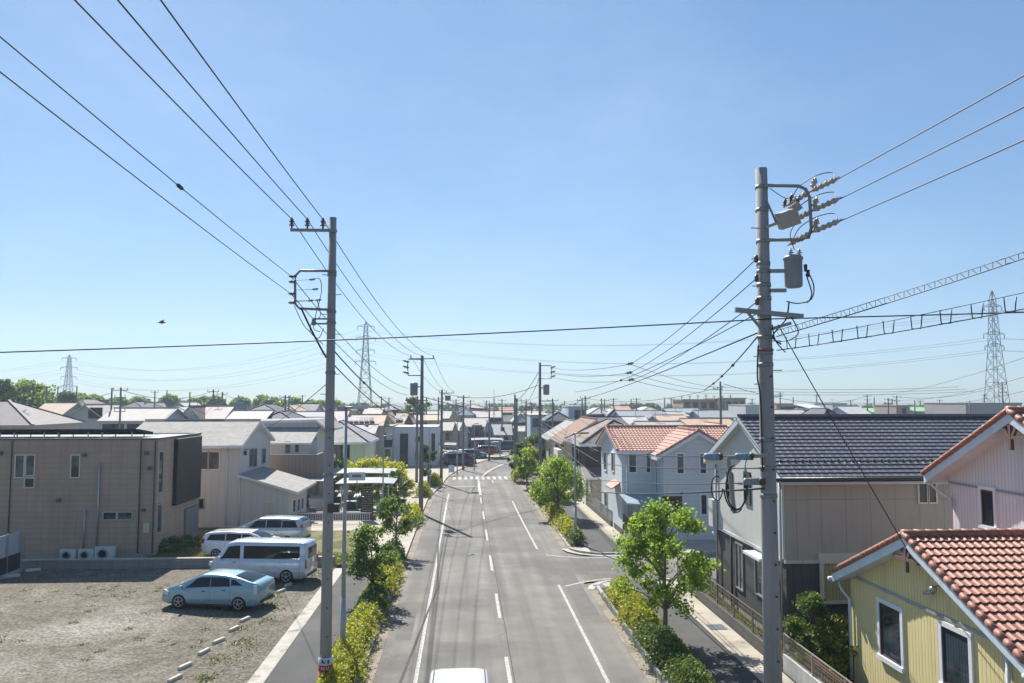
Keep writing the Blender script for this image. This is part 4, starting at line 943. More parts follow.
vehicle('white estate car parked facing right on the grass behind the van', (-12.35, 47.1, .1), -.12, 4.6, 1.74, WG_TOP, WG_BELT,
        [(.25, 1.33, .03, .85, .2, .0), (1.38, 2.24, .03, .88, .0, .0), (2.29, 3.3, .03, .88, .0, -.45)], (.85, 3.6), P_white, ws=(2.75, 3.6), rw=None, tl=(.06, 1.0, .24, .18), hl=(4.35, .74, .15, .3), rails=True)
MV_TOP = [(0, 1.3), (.05, 1.52), (.4, 1.62), (1.8, 1.66), (2.8, 1.62), (3.4, 1.36), (3.95, 1.08), (4.4, .95), (4.65, .8), (4.75, .55)]
MV_BELT = [(0, 1.06), (2.5, 1.02), (3.8, 1.0), (4.4, .85), (4.75, .5)]
vehicle('silver minivan parked nose-left beside the pale grey house, farthest of the four', (-12.15, 51.6, .1), math.pi-.16, 4.75, 1.78, MV_TOP, MV_BELT,
        [(.28, 1.28, .03, .85, .2, .0), (1.33, 2.28, .03, .88, .0, .0), (2.33, 3.55, .03, .88, .0, -.55)], (.9, 3.7), P_silver2, 'minivan', ws=(2.95, 3.9), rw=(.03, .3), tl=(.06, 1.1, .34, .16), hl=(4.5, .76, .16, .32))
KV_TOP = [(0, 1.8), (.05, 1.88), (.4, 1.91), (3.0, 1.90), (3.25, 1.84), (3.75, 1.25), (4.1, 1.12), (4.3, .8), (4.35, .6)]
kv = vehicle('white van driving away in the left lane, cut off by the bottom edge', (-.12, 21.0, 0), math.pi/2, 4.35, 1.74, KV_TOP, [(0, 1.1), (3.7, 1.05), (4.1, .95), (4.35, .55)],
        [(.35, 1.2, .06, .78, .0, .0), (1.3, 2.3, .06, .78, .0, .0), (2.4, 3.55, .06, .78, .0, -.35)], (.8, 3.4), P_white, 'van', 'driving_van', ws=(3.3, 3.85), tl=(.03, 1.0, .3, .08), hl=(4.2, .8, .18, .2), roofin=.88, nose=.12, tail=.08)
mb = MB()
for s in (-1, 1): mb.tube([(-2.0, s*.66, 1.90), (-.5, s*.665, 1.915), (.75, s*.66, 1.905)], .012, 5)
mb.build('roof_channel', mat('black_trim', (.015,)*3), kv, local=True)
for s in (-1, 1):
    m_ = MB(); m_.obox((1.45, s*.98, 1.15), (.14, .24, .2), 0); m_.build('mirror_housing', mat('black_trim', (.015,)*3), kv, local=True)
# far cars by the road side
def farcar(px, py, rz, style, pm, label, cat='car'):
    g_ = G(px, py); 
    if style == 'van': return vehicle(label, g_, rz, 4.4, 1.7, [(0, 1.6), (.1, 1.8), (3.0, 1.84), (3.8, 1.2), (4.3, 1.0), (4.4, .6)], [(0, 1.05), (3.8, 1.02), (4.4, .55)], [(.35, 2.2, .05, .8, 0, 0), (2.3, 3.5, .05, .8, 0, -.4)], (.8, 3.5), pm, cat, ws=(3.1, 3.75), rw=(.03, .1), tl=(.05, 1, .3, .1), hl=(4.2, .75, .16, .2), roofin=.86)
    return vehicle(label, g_, rz, 4.4, 1.72, WG_TOP, WG_BELT, [(.3, 1.3, .05, .8, .25, 0), (1.4, 3.2, .05, .86, 0, -.45)], (.85, 3.5), pm, cat, ws=(2.75, 3.6), rw=(.03, .3), tl=(.06, 1, .24, .18), hl=(4.2, .72, .15, .3))
P_black = paint('black_paint', (.02, .022, .026), .25); P_red = paint('dark_red_paint', (.22, .03, .035), .3); P_navy = paint('navy_paint', (.03, .045, .10), .25); P_grey = paint('grey_paint', (.22, .26, .30), .3, .3)
farcar(460, 466, R(12), 'van', P_black, 'black van parked left of the road just past the crosswalk')
farcar(472, 459, R(-20), 'car', P_navy, 'dark navy car parked between the black van and the red car')
farcar(484, 454.5, R(170), 'car', P_red, 'dark red car parked at the bend of the road')
farcar(495, 452, R(90), 'van', P_grey, 'grey-blue van parked right of the red car', 'van')
farcar(507, 451, R(180), 'van', P_navy, 'navy blue minivan parked at the far end of the row at the bend', 'minivan')
farcar(450, 461, R(200), 'car', P_white, 'white car parked under the carport left of the black van')
# concrete wheel stops
st = [(175, 680), (185, 667.5), (204, 653), (219, 642), (234, 630), (245, 620.5), (258, 605), (270, 598), (281, 592), (288, 586)]
nm = ['nearest of the concrete wheel stops along the edge of the gravel lot', 'second concrete wheel stop from the bottom edge of the picture', 'third concrete wheel stop from the bottom, beside grass tufts',
      'fourth concrete wheel stop from the bottom of the lot', 'fifth concrete wheel stop from the bottom of the lot', 'concrete wheel stop just in front of the light blue hatchback', 'concrete wheel stop under the tail of the light blue hatchback',
      'concrete wheel stop between the hatchback and the van', 'concrete wheel stop at the rear wheel of the van', 'farthest concrete wheel stop, under the back of the van']
for i, ((px, py), l) in enumerate(zip(st, nm)):
    g_ = G(px, py, .09); mb = MB(); a = R(72)+random.uniform(-.1, .1)
    mb.obox(g_+Vector((0, 0, .05)), (.58, .12, .10), a); mb.obox(g_+Vector((0, 0, .10)), (.52, .08, .03), a)
    single('wheel_stop', mb, mat('stop_concrete', (.60, .57, .50), .85, dirt=.3), g_, l, 'wheel stop', 'concrete wheel stops in a row')
for (px, py, l) in ((12, 577, 'white kerb stone by the foot of the pale fence at the left edge'), (33, 571, 'small white kerb stone under the end of the pale fence')):
    g_ = G(px, py, .09); mb = MB(); mb.obox(g_+Vector((0, 0, .06)), (.7, .16, .12), .5); mb.obox(g_+Vector((0, 0, .12)), (.62, .10, .03), .5)
    single('wheel_stop', mb, mat('stop_concrete', (.45, .43, .38)), g_, l, 'wheel stop', 'concrete wheel stops in a row')

# ------------------------------------------------------------------ utility poles
M_pole = mat('pole_concrete', (.285, .28, .275), .85, var=.06, dirt=.25, bump=.8)
M_pole2 = mat('far_pole', (.19, .185, .18), .8)
M_steel = mat('galvanised', (.24, .24, .24), .45, metal=.5, dirt=.1)
M_ins = mat('porcelain', (.44, .38, .32), .3, dirt=.05); M_insb = mat('insulator_brown', (.10, .06, .045), .35, dirt=0)
M_wire = mat('wire_black', (.02, .02, .022), .5, dirt=0); M_trans = mat('transformer_grey', (.21, .24, .28), .45, dirt=.2)
def insulator(mb, p, up=(0, 0, 1), k=1.0, mi=0):
    up = Vector(up).normalized(); p = Vector(p)
    for i in range(4):
        a = p+up*(.05*i)*k; mb.tube([a, a+up*.022*k], (.075 if i % 2 == 0 else .05)*k, 10, mi)
    mb.tube([p-up*.08*k, p+up*.22*k], .025*k, 8, mi)
def pole(x, y, zt, r0, r1, label, z0=.1, m=None, bolts=True, name='utility_pole', group=None, n=18):
    t = thing(name, label, 'utility pole', (x, y, z0), 0, group); mb = MB()
    mb.tube([(x, y, z0), (x, y, z0+(zt-z0)*.33), (x, y, z0+(zt-z0)*.66), (x, y, zt)], r0, n, r1=r1); mb.build('shaft', m or M_pole, t)
    return t
# left foreground pole
PX, PY = -4.17, 25.1
P1 = pole(PX, PY, 14.72, .18, .115, 'tall concrete utility pole in the left planter with a three-insulator top arm'); mb = MB()
mb.bar((PX-1.28, PY-.15, 14.28), (PX+.12, PY-.15, 14.28), .085); mb.build('crossarm', M_steel, P1)
HV = [(PX-1.24, PY-.15), (PX-.76, PY-.15), (PX-.28, PY-.15)]
for x, y in HV: mb = MB(); insulator(mb, (x, y, 14.42), k=1.15); mb.build('insulator', M_insb, P1)
mb = MB(); zc0, zc1 = 11.82, 13.0
mb.tube([(PX, PY-.17, zc1), (PX-.95, PY-.17, zc1), (PX-1.08, PY-.17, zc1-.14), (PX-1.10, PY-.17, zc1-.4), (PX-1.08, PY-.17, zc0+.14), (PX-.95, PY-.17, zc0), (PX, PY-.17, zc0-.03)], .04, 8); mb.build('rack_frame', M_steel, P1)
for z in (12.0, 12.28, 12.65, 12.82): mb = MB(); insulator(mb, (PX-1.12, PY-.17, z), (-1, 0, 0), .8); mb.build('insulator', M_insb, P1)
for (dx, z) in ((-.62, 12.72), (-.52, 12.42), (-.42, 12.08), (-.66, 12.06)): mb = MB(); insulator(mb, (PX+dx, PY-.2, z), (1, 0, .1), .65); mb.tube([(PX+dx, PY-.2, z), (PX-1.1, PY-.2, z-.03)], .008, 5); mb.build('fuse', M_insb, P1)
mb = MB()
CP = P1
def drop(pts, r=.012): m_ = MB(); m_.tube(smooth(pts), r, 6); m_.build('jumper_cable', M_wire, CP)
def smooth(pts, n=5):
    pts = [Vector(p) for p in pts]; out = []
    for i in range(len(pts)-1):
        p0 = pts[max(0, i-1)]; p1 = pts[i]; p2 = pts[i+1]; p3 = pts[min(len(pts)-1, i+2)]
        for k in range(n):
            t = k/n; out.append(.5*((2*p1)+(p2-p0)*t+(2*p0-5*p1+4*p2-p3)*t*t+(3*p1-p0-3*p2+p3)*t**3))
    return out+[pts[-1]]
drop([(PX-.6, PY-.2, 12.72), (PX-.35, PY-.2, 12.75), (PX-.28, PY-.2, 12.4), (PX-.35, PY-.2, 12.0), (PX-.45, PY-.2, 11.6), (PX-.5, PY-.2, 11.2), (PX-.3, PY-.2, 11.1)])
drop([(PX-.42, PY-.2, 12.1), (PX-.3, PY-.2, 11.6), (PX-.55, PY-.2, 11.4), (PX-.6, PY-.2, 11.1), (PX-.35, PY-.2, 10.9), (PX-.2, PY-.2, 11.2)])
drop([(PX-1.1, PY-.2, 11.9), (PX-.8, PY-.2, 11.3), (PX-.45, PY-.2, 10.95), (PX-.2, PY-.2, 10.7)])
mb = MB()
for z in (11.35, 11.5): mb.bar((PX-.55, PY-.2, z), (PX, PY-.2, z), .05)
mb.lathe((PX-.5, PY-.2, 11.3), [(.06, 0), (.07, .1), (.05, .22)], 10); mb.build('bracket', M_steel, P1)
mb = MB()
for z in (14.3, 13.0, 12.9, 11.75, 11.4, 9.85, 8.1, 6.7): rr = .195+(.125-.195)*(z/14.7)+.012; mb = MB(); mb.lathe((PX, PY, z), [(rr, -.04), (rr, .04)], 18); mb.build('band', M_steel, P1)
for i in range(22):
    z = 2.6+i*.45; s = -1 if i % 2 else 1
    if z > 9.3: z = 9.8+(i-16)*.62
    if z < 13.6 and z > 9: mb = MB(); mb.bar((PX, PY, z), (PX+s*.30, PY-.05, z), .022); mb.build('step_bolt', M_steel, P1)
mb = MB()
for i in range(9): z = 1.9+i*.85; mb = MB(); mb.lathe((PX+.05, PY-.19, z), [(.022, -.01), (.022, .012)], 8, 0, 'y'); mb.build('step_hole', M_dframe, P1)
def wrap(root, x, y, z0, z1, r, name, m, a0=-150, a1=30, skew=0.):       # a plate bent round the pole
    mb = MB(); vs = []; fs = []; n = 14
    for i in range(n+1):
        a = R(a0+(a1-a0)*i/n); dz = skew*i/n
        for (rr, z) in ((r, z0+dz), (r, z1+(dz if skew else 0)), (r-.006, z1+(dz if skew else 0)), (r-.006, z0+dz)): vs.append((x+rr*math.cos(a), y+rr*math.sin(a), z))
    for i in range(n):
        for k in range(4): k2 = (k+1) % 4; fs.append((i*4+k, (i+1)*4+k, (i+1)*4+k2, i*4+k2))
    fs += [(0, 1, 2, 3), tuple(n*4+k for k in (3, 2, 1, 0))]; mb.add(vs, fs, 0, True); return mb.build(name, m, root)
sg = thing('pole_sign', 'white, red and orange advertising band wrapped round the foot of the left pole', 'sign', (PX, PY-.2, .3))
zs = DY(326, 656, PY).z; rr = .222
wrap(sg, PX, PY, zs-.22, zs, rr, 'white_panel', mat('sign_white', (.55, .62, .68), .5, dirt=.05)); wrap(sg, PX, PY, zs-.40, zs-.222, rr, 'red_panel', mat('sign_red', (.42, .04, .06), .5, dirt=.05)); wrap(sg, PX, PY, .35, zs-.402, rr, 'orange_panel', mat('sign_orange', (.60, .20, .02), .5, dirt=.05))
for (a, z, w, h, c) in ((-105, zs-.10, .07, .10, 'sign_navy'), (-80, zs-.07, .03, .07, 'sign_red'), (-60, zs-.11, .06, .11, 'sign_navy'), (-90, zs-.14, .05, .04, 'sign_navy'), (-110, zs-.30, .03, .07, 'sign_white'), (-92, zs-.31, .03, .08, 'sign_white'), (-74, zs-.31, .03, .07, 'sign_white'), (-57, zs-.3, .03, .08, 'sign_white')):
    mb = MB(); mb.obox((PX+(rr+.003)*math.cos(R(a)), PY+(rr+.003)*math.sin(R(a)), z), (w, .006, h), R(a+90)); mb.build('mark', mat(c, (.03, .05, .12), .5), sg)
for k in range(5): wrap(sg, PX, PY, zs-.60-.26*k, zs-.46-.26*k, rr+.005, 'mark', mat('sign_brown', (.06, .04, .03), .6), -106, -66)

# right foreground pole
QX, QY = 7.66, 20.
P2 = pole(QX, QY, 15.0, .235, .15, 'tall concrete utility pole on the right carrying a grey transformer'); CP = P2; mb = MB()
mb.tube([(QX, QY-.2, 14.5), (QX+.9, QY-.2, 14.5), (QX+1.08, QY-.2, 14.42), (QX+1.18, QY-.2, 14.2), (QX+1.2, QY-.2, 13.4), (QX+1.12, QY-.2, 13.15), (QX+.95, QY-.2, 13.1), (QX, QY-.2, 13.08)], .045, 8)
mb.bar((QX+.05, QY-.2, 14.1), (QX+.3, QY-.2, 13.5), .04); mb.build('rack_frame', M_steel, P2)
HVR = [(QX+1.2, 14.36), (QX+1.22, 13.85), (QX+1.22, 13.3)]
for (x, z) in HVR:
    for s, nm_ in ((-1, 'strain_insulator'), (1, 'strain_insulator')):
        mb = MB(); a = Vector((x, QY-.2, z)); d = Vector((.12*-s if s > 0 else .25, -s*1.0 if s < 0 else -1., 0)); 
        d = Vector((.35, -.9, .12)) if s < 0 else Vector((-.25, .9, -.15)); d.normalize()
        for k in range(9): mb.tube([a+d*(.1+.09*k), a+d*(.14+.09*k)], .075 if k % 2 else .05, 10)
        mb.tube([a, a+d*.98], .03, 8); mb.build(nm_, M_ins, P2)
    mb = MB(); insulator(mb, (x+.06, QY-.25, z+.12), (.3, 0, 1), 1.1); mb.build('insulator', M_ins, P2)
    mb = MB(); drop([(x+.33, QY-.95, z+.12), (x+.45, QY-.5, z+.42), (x+.1, QY-.3, z+.38), (x-.15, QY+.2, z+.2), (x-.22, QY+.55, z-.12)], .012)
mb = MB(); mb.obox((QX+.55, QY-.3, 13.62), (.5, .28, .42), 0, .25, 0, -.35); mb.obox((QX+.75, QY-.3, 13.9), (.22, .24, .22), 0, 0, 0, -.6); mb.bar((QX, QY-.25, 13.4), (QX+.4, QY-.3, 13.55), .07)
mb.build('line_switch', mat('switch_cream', (.34, .31, .28), .6), P2)
for (dx, z) in ((.45, 13.95), (.62, 14.08), (.78, 13.98), (.72, 13.5)): mb = MB(); insulator(mb, (QX+dx, QY-.35, z), (.2, 0, 1), .8); mb.build('insulator', M_insb, P2)
mb = MB(); c = (QX+.68, QY-.25, 11.85); mb.lathe(c, [(.17, 0), (.21, .03), (.22, .06), (.225, .70), (.25, .72), (.25, .77), (.18, .83), (.05, .85)], 22); mb.build('transformer', M_trans, P2)
for (dx, dy, z) in ((-.1, -.1, 12.62), (.12, -.1, 12.62)): mb = MB(); insulator(mb, (c[0]+dx, c[1]+dy, z), k=1.0); mb.build('bushing', M_ins, P2)
mb = MB(); mb.lathe((c[0]+.3, c[1]-.05, 12.34), [(.04, -.08), (.05, .1)], 8); mb.lathe((c[0]+.36, c[1]-.05, 12.2), [(.04, -.08), (.05, .1)], 8); mb.build('fuse', M_dframe, P2)
for z in (12.28, 11.78): mb = MB(); mb.bar((QX+.1, QY-.2, z), (QX+.48, QY-.25, z), .09); mb.build('transformer_bracket', M_steel, P2)
mb = MB(); mb.bar((QX-.83, QY-.2, 11.28), (QX+.92, QY-.2, 11.12), .10, .12); mb.build('crossarm', M_steel, P2)
mb = MB(); mb.bar((QX-.5, QY-.2, 11.2), (QX-.05, QY-.2, 10.65), .06); mb.bar((QX+.1, QY-.2, 10.8), (QX+.6, QY-.2, 10.95), .08); mb.build('brace', M_steel, P2)
mb = MB(); 
drop([(c[0]+.34, c[1]-.05, 12.3), (c[0]+.5, c[1]-.05, 11.9), (c[0]+.42, c[1]-.05, 11.55), (c[0]+.1, c[1], 11.45), (c[0]-.2, c[1], 11.5)], .016)
drop([(c[0]+.3, c[1]-.05, 12.2), (c[0]+.42, c[1]-.1, 11.7), (c[0]+.3, c[1]-.1, 11.45)], .016)
drop([(QX+.55, QY-.25, 11.5), (QX+.5, QY-.2, 11.1), (QX+.35, QY-.2, 10.9), (QX+.1, QY-.25, 10.6), (QX+.3, QY-.3, 10.4)], .02)
drop([(QX+.6, QY-.25, 11.1), (QX+.75, QY-.3, 10.7), (QX+.5, QY-.3, 10.5)], .015); drop([(QX+.1, QY-.25, 10.9), (QX+.15, QY-.3, 10.5), (QX+.4, QY-.3, 10.2)], .015)
drop([(QX+.1, QY-.3, 14.4), (QX+.5, QY-.3, 14.15), (QX+.8, QY-.3, 14.2)], .01); drop([(c[0], c[1]-.1, 12.8), (c[0]-.1, c[1]-.1, 13.2), (QX+.75, QY-.3, 13.5)], .01)
drop([(QX-.22, QY-.1, 10.4), (QX-.26, QY-.1, 9.6), (QX-.2, QY-.12, 9.0), (QX-.2, QY-.15, 7.2)], .02)
mb = MB()
for z in (14.5, 13.9, 13.08, 12.5, 12.3, 11.95, 11.6, 11.2, 10.6, 10.2, 9.9, 8.0, 7.3, 6.6): rr = .235+(.15-.235)*(z/14.85)+.014; mb = MB(); mb.lathe((QX, QY, z), [(rr, -.05), (rr, .05)], 18); mb.build('band', M_steel, P2)
for z, s in ((13.4, -1), (12.6, -1), (11.9, -1), (10.5, 1), (10.1, -1), (9.75, 1), (9.4, -1), (9.1, 1)): mb = MB(); mb.bar((QX, QY-.1, z), (QX+s*.36, QY-.15, z), .024); mb.build('step_bolt', M_steel, P2)
for z in (12.6, 12.1, 11.5): mb = MB(); mb.lathe((QX-.24, QY-.15, z), [(.05, -.09), (.06, 0), (.05, .09)], 8); mb.build('spool_insulator', M_insb, P2)
mb = MB()
for i in range(11): z = 1.8+i*.78; mb = MB(); mb.lathe((QX+.06, QY-.235+.0045*i, z), [(.028, -.01), (.028, .012)], 8, 0, 'y'); mb.build('step_hole', M_dframe, P2)
mb = MB(); mb.lathe((QX, QY, 10.28), [(.203, -.025), (.203, .025)], 18); mb.build('orange_band', mat('band_orange', (.32, .12, .06), .7), P2)
# cable slack rack on the right pole
rk = thing('cable_slack_rack', 'grey bracket with looped black cables and green tape hung left of the right pole', 'cable rack', (QX-.7, QY-.2, 6.3)); mb = MB()
mb.bar((QX-1.14, QY-.25, 7.56), (QX-.1, QY-.25, 7.62), .05, .09); mb.bar((QX-1.12, QY-.27, 7.55), (QX-.98, QY-.27, 6.2), .07, .09); mb.bar((QX-1.05, QY-.25, 6.95), (QX-.75, QY-.25, 6.9), .03); mb.build('frame', M_steel, rk)
def loop(cx, cz, rx, rz_, a0, a1, r, m, dy=-.3, tilt=0):
    mb = MB(); mb.tube([(QX+cx+rx*math.cos(R(a0+(a1-a0)*i/22))+tilt*math.sin(R(a0+(a1-a0)*i/22)), QY+dy, cz+rz_*math.sin(R(a0+(a1-a0)*i/22))) for i in range(23)], r, 6); mb.build('cable_loop', m, rk)
loop(-1.42, 6.82, .14, .30, 60, 360, .016, M_wire); loop(-.93, 6.85, .26, .55, 100, 395, .02, M_wire); loop(-.95, 6.9, .30, .62, 190, 370, .02, M_wire)
loop(-.72, 6.9, .08, .45, -80, 80, .012, mat('green_tape', (.03, .28, .16), .5)); loop(-.5, 7.25, .2, .42, 60, 200, .014, mat('green_tape', (.03, .28, .16), .5)); loop(-.95, 6.35, .14, .12, 200, 350, .02, mat('green_tape', (.03, .28, .16), .5))
mb = MB(); mb.lathe((QX-.55, QY-.3, 6.98), [(.03, -.2), (.09, -.17), (.09, .17), (.03, .2)], 12, 0, 'x'); mb.build('splice_case', M_trans, rk); mb = MB(); mb.lathe((QX-.28, QY-.3, 6.98), [(.10, -.06), (.10, .06)], 12, 0, 'x'); mb.build('splice_case', M_dframe, rk)
for (px, l) in ((713, 'left one of two grey cable closures with blue dots left of the right pole'), (744, 'right one of two grey cable closures with blue dots, nearest the right pole')):
    p = DY(px, 456.5, QY-.2); cl = thing('cable_closure', l, 'cable closure', p, 0, 'cable closures on the low cable'); mb = MB(); mb.lathe((0, 0, 0), [(.04, -.24), (.085, -.2), (.09, .14)], 12, 0, 'x'); mb.build('case', M_trans, cl, local=True)
    mb = MB(); mb.lathe((0, 0, 0), [(.092, .141), (.092, .22), (.04, .25)], 12, 0, 'x'); mb.build('end_cap', M_dframe, cl, local=True); mb = MB(); mb.obox((-.02, -.088, 0), (.1, .02, .07)); mb.build('blue_mark', mat('blue_mark', (.02, .35, .7), .4), cl, local=True)

# slim street lamps
M_lamp = mat('lamp_grey', (.32, .34, .35), .5, metal=.2, dirt=.1)
def lamp(x, y, zt, label, arm=.75, r=.075, z0=.1, m=None, headc=(.5, .53, .56)):
    t = thing('street_lamp', label, 'street lamp', (x, y, z0)); mb = MB(); mb.tube([(x, y, z0), (x, y, z0+2.2)], r*1.25, 12); mb.tube([(x, y, z0+2.2), (x, y, zt)], r, 12, r1=r*.6); mb.build('post', m or M_lamp, t)
    mb = MB(); s = 1 if arm > 0 else -1; mb.tube([(x-s*.12, y, zt), (x+arm*.55, y, zt+.03)], .045, 8); mb.build('arm', m or M_lamp, t)
    mb = MB(); cx = x+arm*.72; w = abs(arm)*.38; mb.obox((cx, y, zt+.045), (w*2, .2, .09)); mb.obox((cx, y, zt-.012), (w*1.7, .15, .04)); mb.build('lamp_head', mat('lamp_head_%d' % int(headc[0]*100), headc, .4, dirt=0), t); return t
l_ = lamp(-4.12, 28.2, 8.72, 'slim grey street lamp standing in the golden hedge right behind the left pole', .7)
mb = MB(); mb.box(-4.14-.28, -4.14+.0, 28.05, 28.2, 8.62, 8.78); mb.build('sensor_box', M_lamp, l_)
lamp(6.9, 50.2, 6.9, 'slim street lamp in the far right hedge in front of the light blue house', .8, headc=(.6, .4, .1))
lamp(-3.4, 78.6, 6.3, 'thin street lamp in the small golden bush left of the road before the crosswalk', .4, .06)
lamp(-6.3, 63, 6.2, 'short slim lamp post beside the white carport roofs', .7, .06, headc=(.3, .3, .3))
lamp(-.9, 97, 7.5, 'thin lamp post just past the crosswalk on the left side', .5, .06); lamp(1.2, 102, 6, 'short thin lamp post in front of the dark parked cars', .5, .05)

def simplepole(x, y, zt, label, arms=(), tr=False, frame=0, r=.17, z0=.05, m=None):
    m = m or M_pole2; t = pole(x, y, zt, r, r*.65, label, z0, m, n=10)
    mb = MB()
    for (dz, w, dx) in arms: mb.bar((x+dx-w, y-.15, zt-dz), (x+dx+w, y-.15, zt-dz), .075)
    if arms: mb.build('crossarm', m, t)
    for (dz, w, dx) in arms[:1]:
        for q in (-.9, 0, .9):
            mb = MB(); insulator(mb, (x+dx+q*w, y-.15, zt-dz+.1), k=.9); mb.build('insulator', M_insb, t)
    if len(arms) > 1:
        mb = MB()
        for (dz, w, dx) in arms[1:]:
            for q in (-.9, .9): insulator(mb, (x+dx+q*w, y-.15, zt-dz+.1), k=.8)
        mb.build('insulator', M_insb, t)
    if frame:
        s = frame; mb = MB(); mb.tube([(x, y-.15, zt-.3), (x+s*1.1, y-.15, zt-.3), (x+s*1.15, y-.15, zt-.8), (x+s*1.1, y-.15, zt-1.6), (x, y-.15, zt-1.6)], .05, 6); mb.build('rack_frame', m, t)
        mb = MB()
        for k in range(3): insulator(mb, (x+s*1.15, y-.15, zt-.5-.45*k), (s, 0, .3), 1.8)
        mb.build('insulator', M_insb, t)
    if tr:
        s = tr; mb = MB(); mb.lathe((x+s*.62, y-.15, zt-3.2), [(.2, 0), (.3, .05), (.31, .85), (.33, .95), (.2, 1.05)], 12); mb.bar((x, y-.15, zt-2.5), (x+s*.4, y-.15, zt-2.5), .1); mb.build('transformer', M_trans, t)
    return t
pp = {}
pp['L2'] = simplepole(-3.45, 64.5, 12.55, 'dark utility pole with transformer, second along the left side of the road', ((.25, 1.0, .0), (3.6, .9, -.4)), -1, -1, .19)
pp['L3'] = simplepole(-2.5, 87, 10.1, 'utility pole with a small box on its arm, third along the left kerb', ((.35, .8, .5),), 0, 0, .17); mb = MB(); mb.obox((-1.85, 86.9, 9.2), (.6, .5, .55)); mb.build('box', M_trans, pp['L3'])
pp['L4'] = simplepole(-.2, 104, 9.6, 'dark utility pole just behind the crosswalk on the left', ((.3, .8, 0),)); pp['L5'] = simplepole(3.6, 119, 8.6, 'thin dark pole before the parked red car at the bend', ((.3, .7, 0),))
pp['L6'] = simplepole(-5.2, 88, 9.4, 'thin pole close left of the second left pole, by the pale blue block', ((.4, .8, -.3), (1.2, .6, -.3), (2.0, .6, -.3)))
pp['R2'] = simplepole(7.4, 79, 12.7, 'utility pole with transformer and side frame, second along the right side', (), 1, 1, .19)
mb = MB(); mb.tube([(7.4, 78.8, 8.9), (8.6, 78.8, 8.9), (8.75, 78.8, 8.7), (8.75, 78.8, 7.4)], .05, 6); mb.build('lower_frame', M_pole2, pp['R2'])
pp['R3'] = simplepole(5.5, 88.5, 9.6, 'plain dark pole at the right edge of the crosswalk', (), r=.16); pp['R4'] = simplepole(6.2, 96, 9.2, 'pole with side insulators just behind the plain pole at the crosswalk', ((.3, .7, .5), (1.4, .6, .4)))
pp['R5'] = simplepole(26.2, 81, 10.9, 'utility pole rising between the salmon roof and the grey gable', ((.8, .5, -.3),))
# a second run of poles out of frame behind the viewer carries the wires on
# ------------------------------------------------------------------ wires
def wire(a, b, sag, r, label, group=None, n=16, cat='wire', name='overhead_wire', m=None, fat=()):
    a, b = Vector(a), Vector(b); mb = MB()
    pts = [a.lerp(b, i/n)-Vector((0, 0, 4*sag*(i/n)*(1-i/n))) for i in range(n+1)]
    mb.tube(pts, r, 5)
    for f in fat:
        p = a.lerp(b, f)-Vector((0, 0, 4*sag*f*(1-f))); d = (b-a).normalized(); mb.tube([p-d*.1, p-d*.08, p+d*.08, p+d*.1], min(r*4, .05), 6)
    return single(name, mb, m or M_wire, a, label, cat, group)
g1 = 'high wires strung to the left pole'
for i, (x, y) in enumerate(HV):
    l = ['leftmost', 'middle', 'rightmost'][i]
    wire((x+.12+.3*i, -14, 14.85), (x, y, 14.62), .25, .014, l+' of the three high wires entering at the top left to the left pole arm', g1)
    wire((x, y, 14.62), (-3.45+(-.9, 0, .9)[i], 64.35, 12.55), .9, .014, l+' of the three high wires between the first and second left poles', g1, 22)
    wire((-3.45+(-.9, 0, .9)[i], 64.35, 12.55), (-2.0+(-.7, 0, .7)[i], 86.85, 9.95), .5, .016, l+' of three wires between the second and third left poles', g1)
for z, l, zz, f in ((12.82, 'upper', 14.35, (.42,)), (12.28, 'lower', 14.15, ())):
    wire((PX-1.22, -14, zz), (PX-1.22, PY-.17, z), .25, .010, l+' of the two lower wires running in from the left edge to the rack frame', 'low wires at the left pole', fat=(.75,) if f else ())
    wire((PX-1.22, PY-.17, z), (-4.5, 64.4, z-2.9), .7, .014, l+' of the two wires going on from the rack frame to the next left pole', 'low wires at the left pole', 20)
wire((PX-.1, PY, 10.75), (-3.5, 64.4, 7.9), .75, .024, 'thick communication cable sloping from the left pole to the next one', fat=(.2, .5))
wire((PX-.9, PY-.2, 11.85), (PX-.1, PY-.2, 10.3), .05, .03, 'short thick cable slanting down under the rack frame of the left pole')
wire((PX, PY, 10.2), (-3.5, 64.4, 7.2), .7, .02, 'thin communication cable just below the thick one beyond the left pole')
for i, (x, z) in enumerate(HVR):
    l = ['top', 'middle', 'lowest'][i]; wire((x+.34, QY-1.1, z+.1), (x+.3, -24, z+.35), .3, .014, l+' of the three high wires leaving the right pole to the upper right corner', 'high wires at the right pole')
# crossing service wire
z0 = DY(0, 352, QY).z
wire((QX, QY-.2, 11.05), (-34, 20, z0-.5), .28, .017, 'long thin wire crossing the whole sky from the left edge to the right pole', n=30)
wire((QX, QY-.2, 11.05), (34, 20, 12.2), .1, .017, 'thin wire leaving the right pole to the right edge in front of the pylon', n=20)
